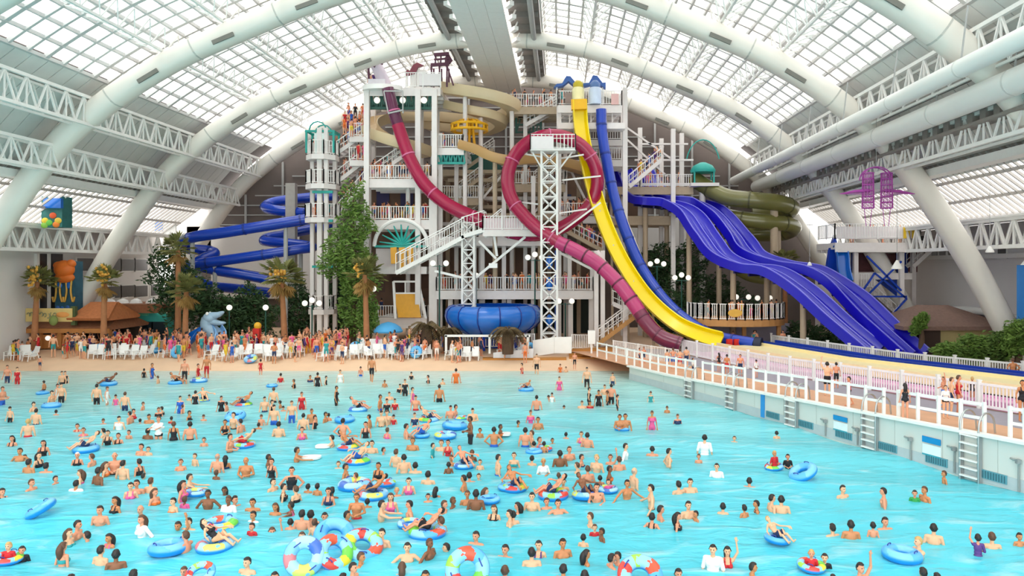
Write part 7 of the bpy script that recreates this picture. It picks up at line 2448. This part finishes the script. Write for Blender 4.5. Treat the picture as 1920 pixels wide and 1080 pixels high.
for px, py, row in sorted(spots):
    o = ch0 if first else copy_tree(ch0)
    first = False
    z = .5
    for _ in range(6):
        Y = F * (CAMZ - z) / (py - VY)
        z = -.06 + (Y - 53.3) * .1519 if Y < 56 else .35 + (Y - 56) * .1375 if Y < 60 else .9
    o.location = (max(-41.6, X(px, Y)), Y, z)
    o.rotation_euler = (0, 0, rg.uniform(-.6, .6))
    s = rg.uniform(.95, 1.1)
    o.scale = (s, s, s)
    rc[row] = rc.get(row, 0) + 1
    seg = 'by the kiosk' if px < 290 else 'near the reptile slide' if px < 480 else 'below the tan crowned palm' if px < 600 else 'below the golden crowned palm' if px < 720 else 'below the blue umbrella' if px < 820 else 'before the bowl slide'
    key = (row, seg)
    rc[key] = rc.get(key, 0) + 1
    o['label'] = ('yellow plastic beach chair, %s of two' % ['left', 'right'][rc[row] - 1]) if row == 'yel' else '%s white plastic beach chair in the %s row %s' % (ORD[rc[key] - 1], {'mid': 'middle'}.get(row, row), seg)
    if row == 'yel':
        o['group'] = 'yellow plastic beach chairs'
        for c in o.children:
            c.data = c.data.copy()
            c.data.materials[0] = M_CHY

# --- the far crowd on the beach, stairs and decks: too many to count, one mass of low figures
def crowd_mesh():
    vs_all, fs_all, mi_all = [], [], []
    base = 0
    mats_ = SKINS[:3] + [HAIRS['d'], HAIRS['n']] + [CLOTH[k] for k in 'krwpubtoyv']
    low = {}
    for kind, pose in (('m', 'stand'), ('m', 'bent'), ('w', 'stand'), ('w', 'bent'), ('b', 'stand'), ('m', 'walk')):
        B = body(kind, pose)
        ob = bpy.data.objects.new('tmp', B[0]); COL.objects.link(ob)
        md = ob.modifiers.new('d', 'DECIMATE'); md.ratio = .05
        me = bpy.data.meshes.new_from_object(ob.evaluated_get(bpy.context.evaluated_depsgraph_get()))
        bpy.data.objects.remove(ob)
        co = np.empty(len(me.vertices) * 3, np.float32); me.vertices.foreach_get('co', co); co = co.reshape(-1, 3)
        fs = [list(p.vertices) for p in me.polygons]
        cen = np.array([tuple(p.center) for p in me.polygons])
        low[(kind, pose)] = (co, fs, cen)
        bpy.data.meshes.remove(me)
    keys = list(low)
    rg = random.Random(11)
    def put(x, y, z, H, rz, kind=None, code=None):
        nonlocal base
        full = kind is not None
        x = max(x, -41.4)
        kind = kind or rg.choice(keys)
        co, fs, cen = low[kind]
        s = H / 1.76
        if kind[0] == 'b' and not full: s *= .7
        c, n_ = math.cos(rz) * s, math.sin(rz) * s
        out = np.empty_like(co)
        out[:, 0] = x + co[:, 0] * c - co[:, 1] * n_
        out[:, 1] = y + co[:, 0] * n_ + co[:, 1] * c
        out[:, 2] = z + co[:, 2] * s
        vs_all.append(out)
        sk = rg.choice((0, 0, 1, 1, 2))
        hr = rg.choice((3, 3, 4))
        cl = rg.choice(range(5, 15))
        tp = rg.random() < (.75 if kind[0] == 'w' else .35)
        if code:
            hr = 3 if code[1] in 'dDc' else 4
            cl = 5 + 'krwpubtoyv'.index(code[2]) if code[2] in 'krwpubtoyv' else rg.choice((5, 9, 10))
            tp = code[0] == 'w' or code[2] in 'wot' or (code[0] == 'b' and code[2] in 'rkpv')
        for f, q in zip(fs, cen):
            m = sk
            if q[2] > 1.66 or (q[2] > 1.55 and q[1] > .0): m = hr
            elif .62 < q[2] < 1.02 and abs(q[0]) < .2: m = cl
            elif tp and 1.02 <= q[2] < 1.4 and abs(q[0]) < .19: m = cl
            mi_all.append(m)
        fs_all.extend([[i + base for i in f] for f in fs])
        base += len(co)
    def beach_z(Y): return -.06 + (Y - 53.3) * .1519 if Y < 56 else .35 + (Y - 56) * .1375 if Y < 60 else .93
    def beach(px, py):
        px = max(px, 18)
        z = .5
        for _ in range(6):
            Y = F * (CAMZ - z) / (py - VY)
            z = beach_z(Y)
        put(X(px, Y), Y, z, rg.uniform(1.5, 1.8), rg.uniform(0, 6.28))
    for a, b, y0, y1, n in ((0, 60, 662, 690, 8), (100, 215, 651, 662, 30), (60, 200, 668, 692, 10), (215, 330, 650, 660, 30), (280, 480, 664, 690, 26), (480, 660, 655, 690, 36), (660, 830, 655, 692, 26), (830, 1000, 664, 694, 22), (330, 480, 649, 660, 24), (560, 680, 648, 658, 22), (745, 830, 650, 660, 8)):
        for _ in range(n):
            beach(rg.uniform(a, b), rg.uniform(y0, y1))
    for (x, y, z, H, rz, code, pose) in CROWD_EXTRA:
        kp = (code[0], 'walk' if pose == 'walk' and code[0] == 'm' else 'bent' if pose in ('bent', 'fwd', 'spread') else 'stand')
        put(x, y, z, H, rz, kp if kp in low else (code[0], 'stand'), code)
    # decks: px range, deck py, depth, count
    for a, b, py, Y, n in ((692, 806, 335, 66, 16), (692, 808, 412, 66, 20), (706, 798, 595, 66, 4), (820, 1110, 545, 65.6, 22), (955, 1045, 200, 69, 9), (1050, 1160, 197, 67.5, 7), (1050, 1110, 545, 66, 5), (820, 866, 277, 66.6, 4), (690, 720, 164, 66, 3), (1050, 1135, 405, 68, 9), (1205, 1298, 350, 71, 8), (945, 1055, 345, 69.5, 6), (945, 1055, 345, 69.5, 1)):
        for _ in range(n):
            put(X(rg.uniform(a, b), Y), Y + rg.uniform(0, .6), Zz(py, 65.0 if Y < 67 else Y) + .02, rg.uniform(1.55, 1.75), rg.uniform(0, 6.28))
    # stairs: from, to
    for (x0, y0), (x1, y1), Y, n in (((628, 290), (686, 250), 68.2, 10), ((628, 345), (686, 300), 68.2, 10), ((630, 408), (686, 340), 68.2, 8), ((695, 335), (760, 290), 67.1, 6), ((1060, 432), (1130, 470), 66.6, 12), ((1180, 350), (1240, 300), 68.6, 8)):
        for k in range(n):
            u = rg.random()
            put(X(x0 + (x1 - x0) * u, Y), Y + rg.uniform(-.3, .3), Zz(y0 + (y1 - y0) * u, Y), 1.65, rg.uniform(0, 6.28))
    for py in (290, 345, 408, 255, 300):                                   # stair tower and landings
        for _ in range(4):
            px = rg.uniform(585, 615) if py not in (255, 300) else rg.uniform(655, 688)
            put(X(px, 67), 67.2 + rg.uniform(-.4, .9), Zz(py, 66.5), 1.65, rg.uniform(0, 6.28))
    for _ in range(26):                                                     # packed queue at the head of the stairs
        put(X(rg.uniform(650, 686), 69), 68.6 + rg.uniform(-.8, .8), Zz(rg.choice((225, 245, 255)), 69), 1.65, rg.uniform(0, 6.28))
    for _ in range(14):                                                     # viewing deck and lookout
        a = rg.uniform(PI * 1.15, PI * 1.85)
        put(X(1397, 57.5) + 3.4 * math.cos(a), 60.7 + 2.6 * math.sin(a), Zz(601, 57.5), 1.6, rg.uniform(0, 6.28))
    for _ in range(8):
        put(X(rg.uniform(1320, 1470), 58.5), 58.5, .9, 1.65, rg.uniform(0, 6.28))
    for _ in range(7):
        put(X(rg.uniform(1590, 1690), 63), 63.2, Zz(455, 62), 1.65, rg.uniform(0, 6.28))
    co = np.concatenate(vs_all)
    me = bpy.data.meshes.new('crowd')
    me.from_pydata(co.tolist(), [], fs_all)
    for m in mats_: me.materials.append(m)
    me.polygons.foreach_set('material_index', mi_all)
    me.polygons.foreach_set('use_smooth', [True] * len(fs_all))
    o = bpy.data.objects.new('crowd', me)
    COL.objects.link(o)
    tag(o, 'dense crowd of small swimsuited people on the beach, in the far shallows and on tower decks', 'crowd', None, 'stuff')
crowd_mesh()

# --- swim rings lying or leaning on the beach
for i, (px, py, tilt, pat, lb) in enumerate(((186, 674, 1.0, 0, 'blue swim ring carried on edge at the waterline before the kiosk'), (25, 676, 1.3, 0, 'blue swim ring standing among chairs at the left edge of the beach'), (290, 679, .2, 0, 'blue swim ring lying on the beach right of the kiosk fence'),
        (331, 668, 1.3, 0, 'blue swim ring upright beside the tallest slender palm foot'), (470, 662, .5, 2, 'pale patterned swim ring on chairs right of the reptile slide'), (667, 675, 1.4, 0, 'blue swim ring upright below the golden crowned palm'), (780, 657, 1.2, 0, 'blue swim ring leaning left of the larger short brown palm'),
        (760, 686, 1.4, 2, 'pale swim ring upright on the front chairs below the umbrella'), (993, 674, 1.3, 0, 'bright blue swim ring standing in front of the white banner end'), (1018, 681, .1, 0, 'blue swim ring lying flat before the brown ramp, left of two'), (1042, 681, .1, 0, 'blue swim ring lying flat before the brown ramp, right of two'), (740, 697, .3, 0, 'blue swim ring at the waterline below the blue umbrella'), (505, 691, .1, 0, 'blue swim ring at the waterline below the tan crowned palm'))):
    z = .5
    for _ in range(6):
        Y = F * (CAMZ - z) / (py + 4 - VY)
        z = -.06 + (Y - 53.3) * .1519 if Y < 56 else .35 + (Y - 56) * .1375 if Y < 60 else .93
    me, hh = ring_mesh(.32)
    o = bpy.data.objects.new('inner_tube', me)
    COL.objects.link(o)
    o.location = (max(-41.3, X(px, Y)), Y, z + .12 + .38 * math.sin(tilt))
    o.rotation_euler = (tilt, 0, .3 * (i % 3 - 1))
    o.material_slots[0].link = 'OBJECT'
    o.material_slots[0].material = RINGS[pat]
    tag(o, lb, 'swim ring', 'swim rings on the beach')
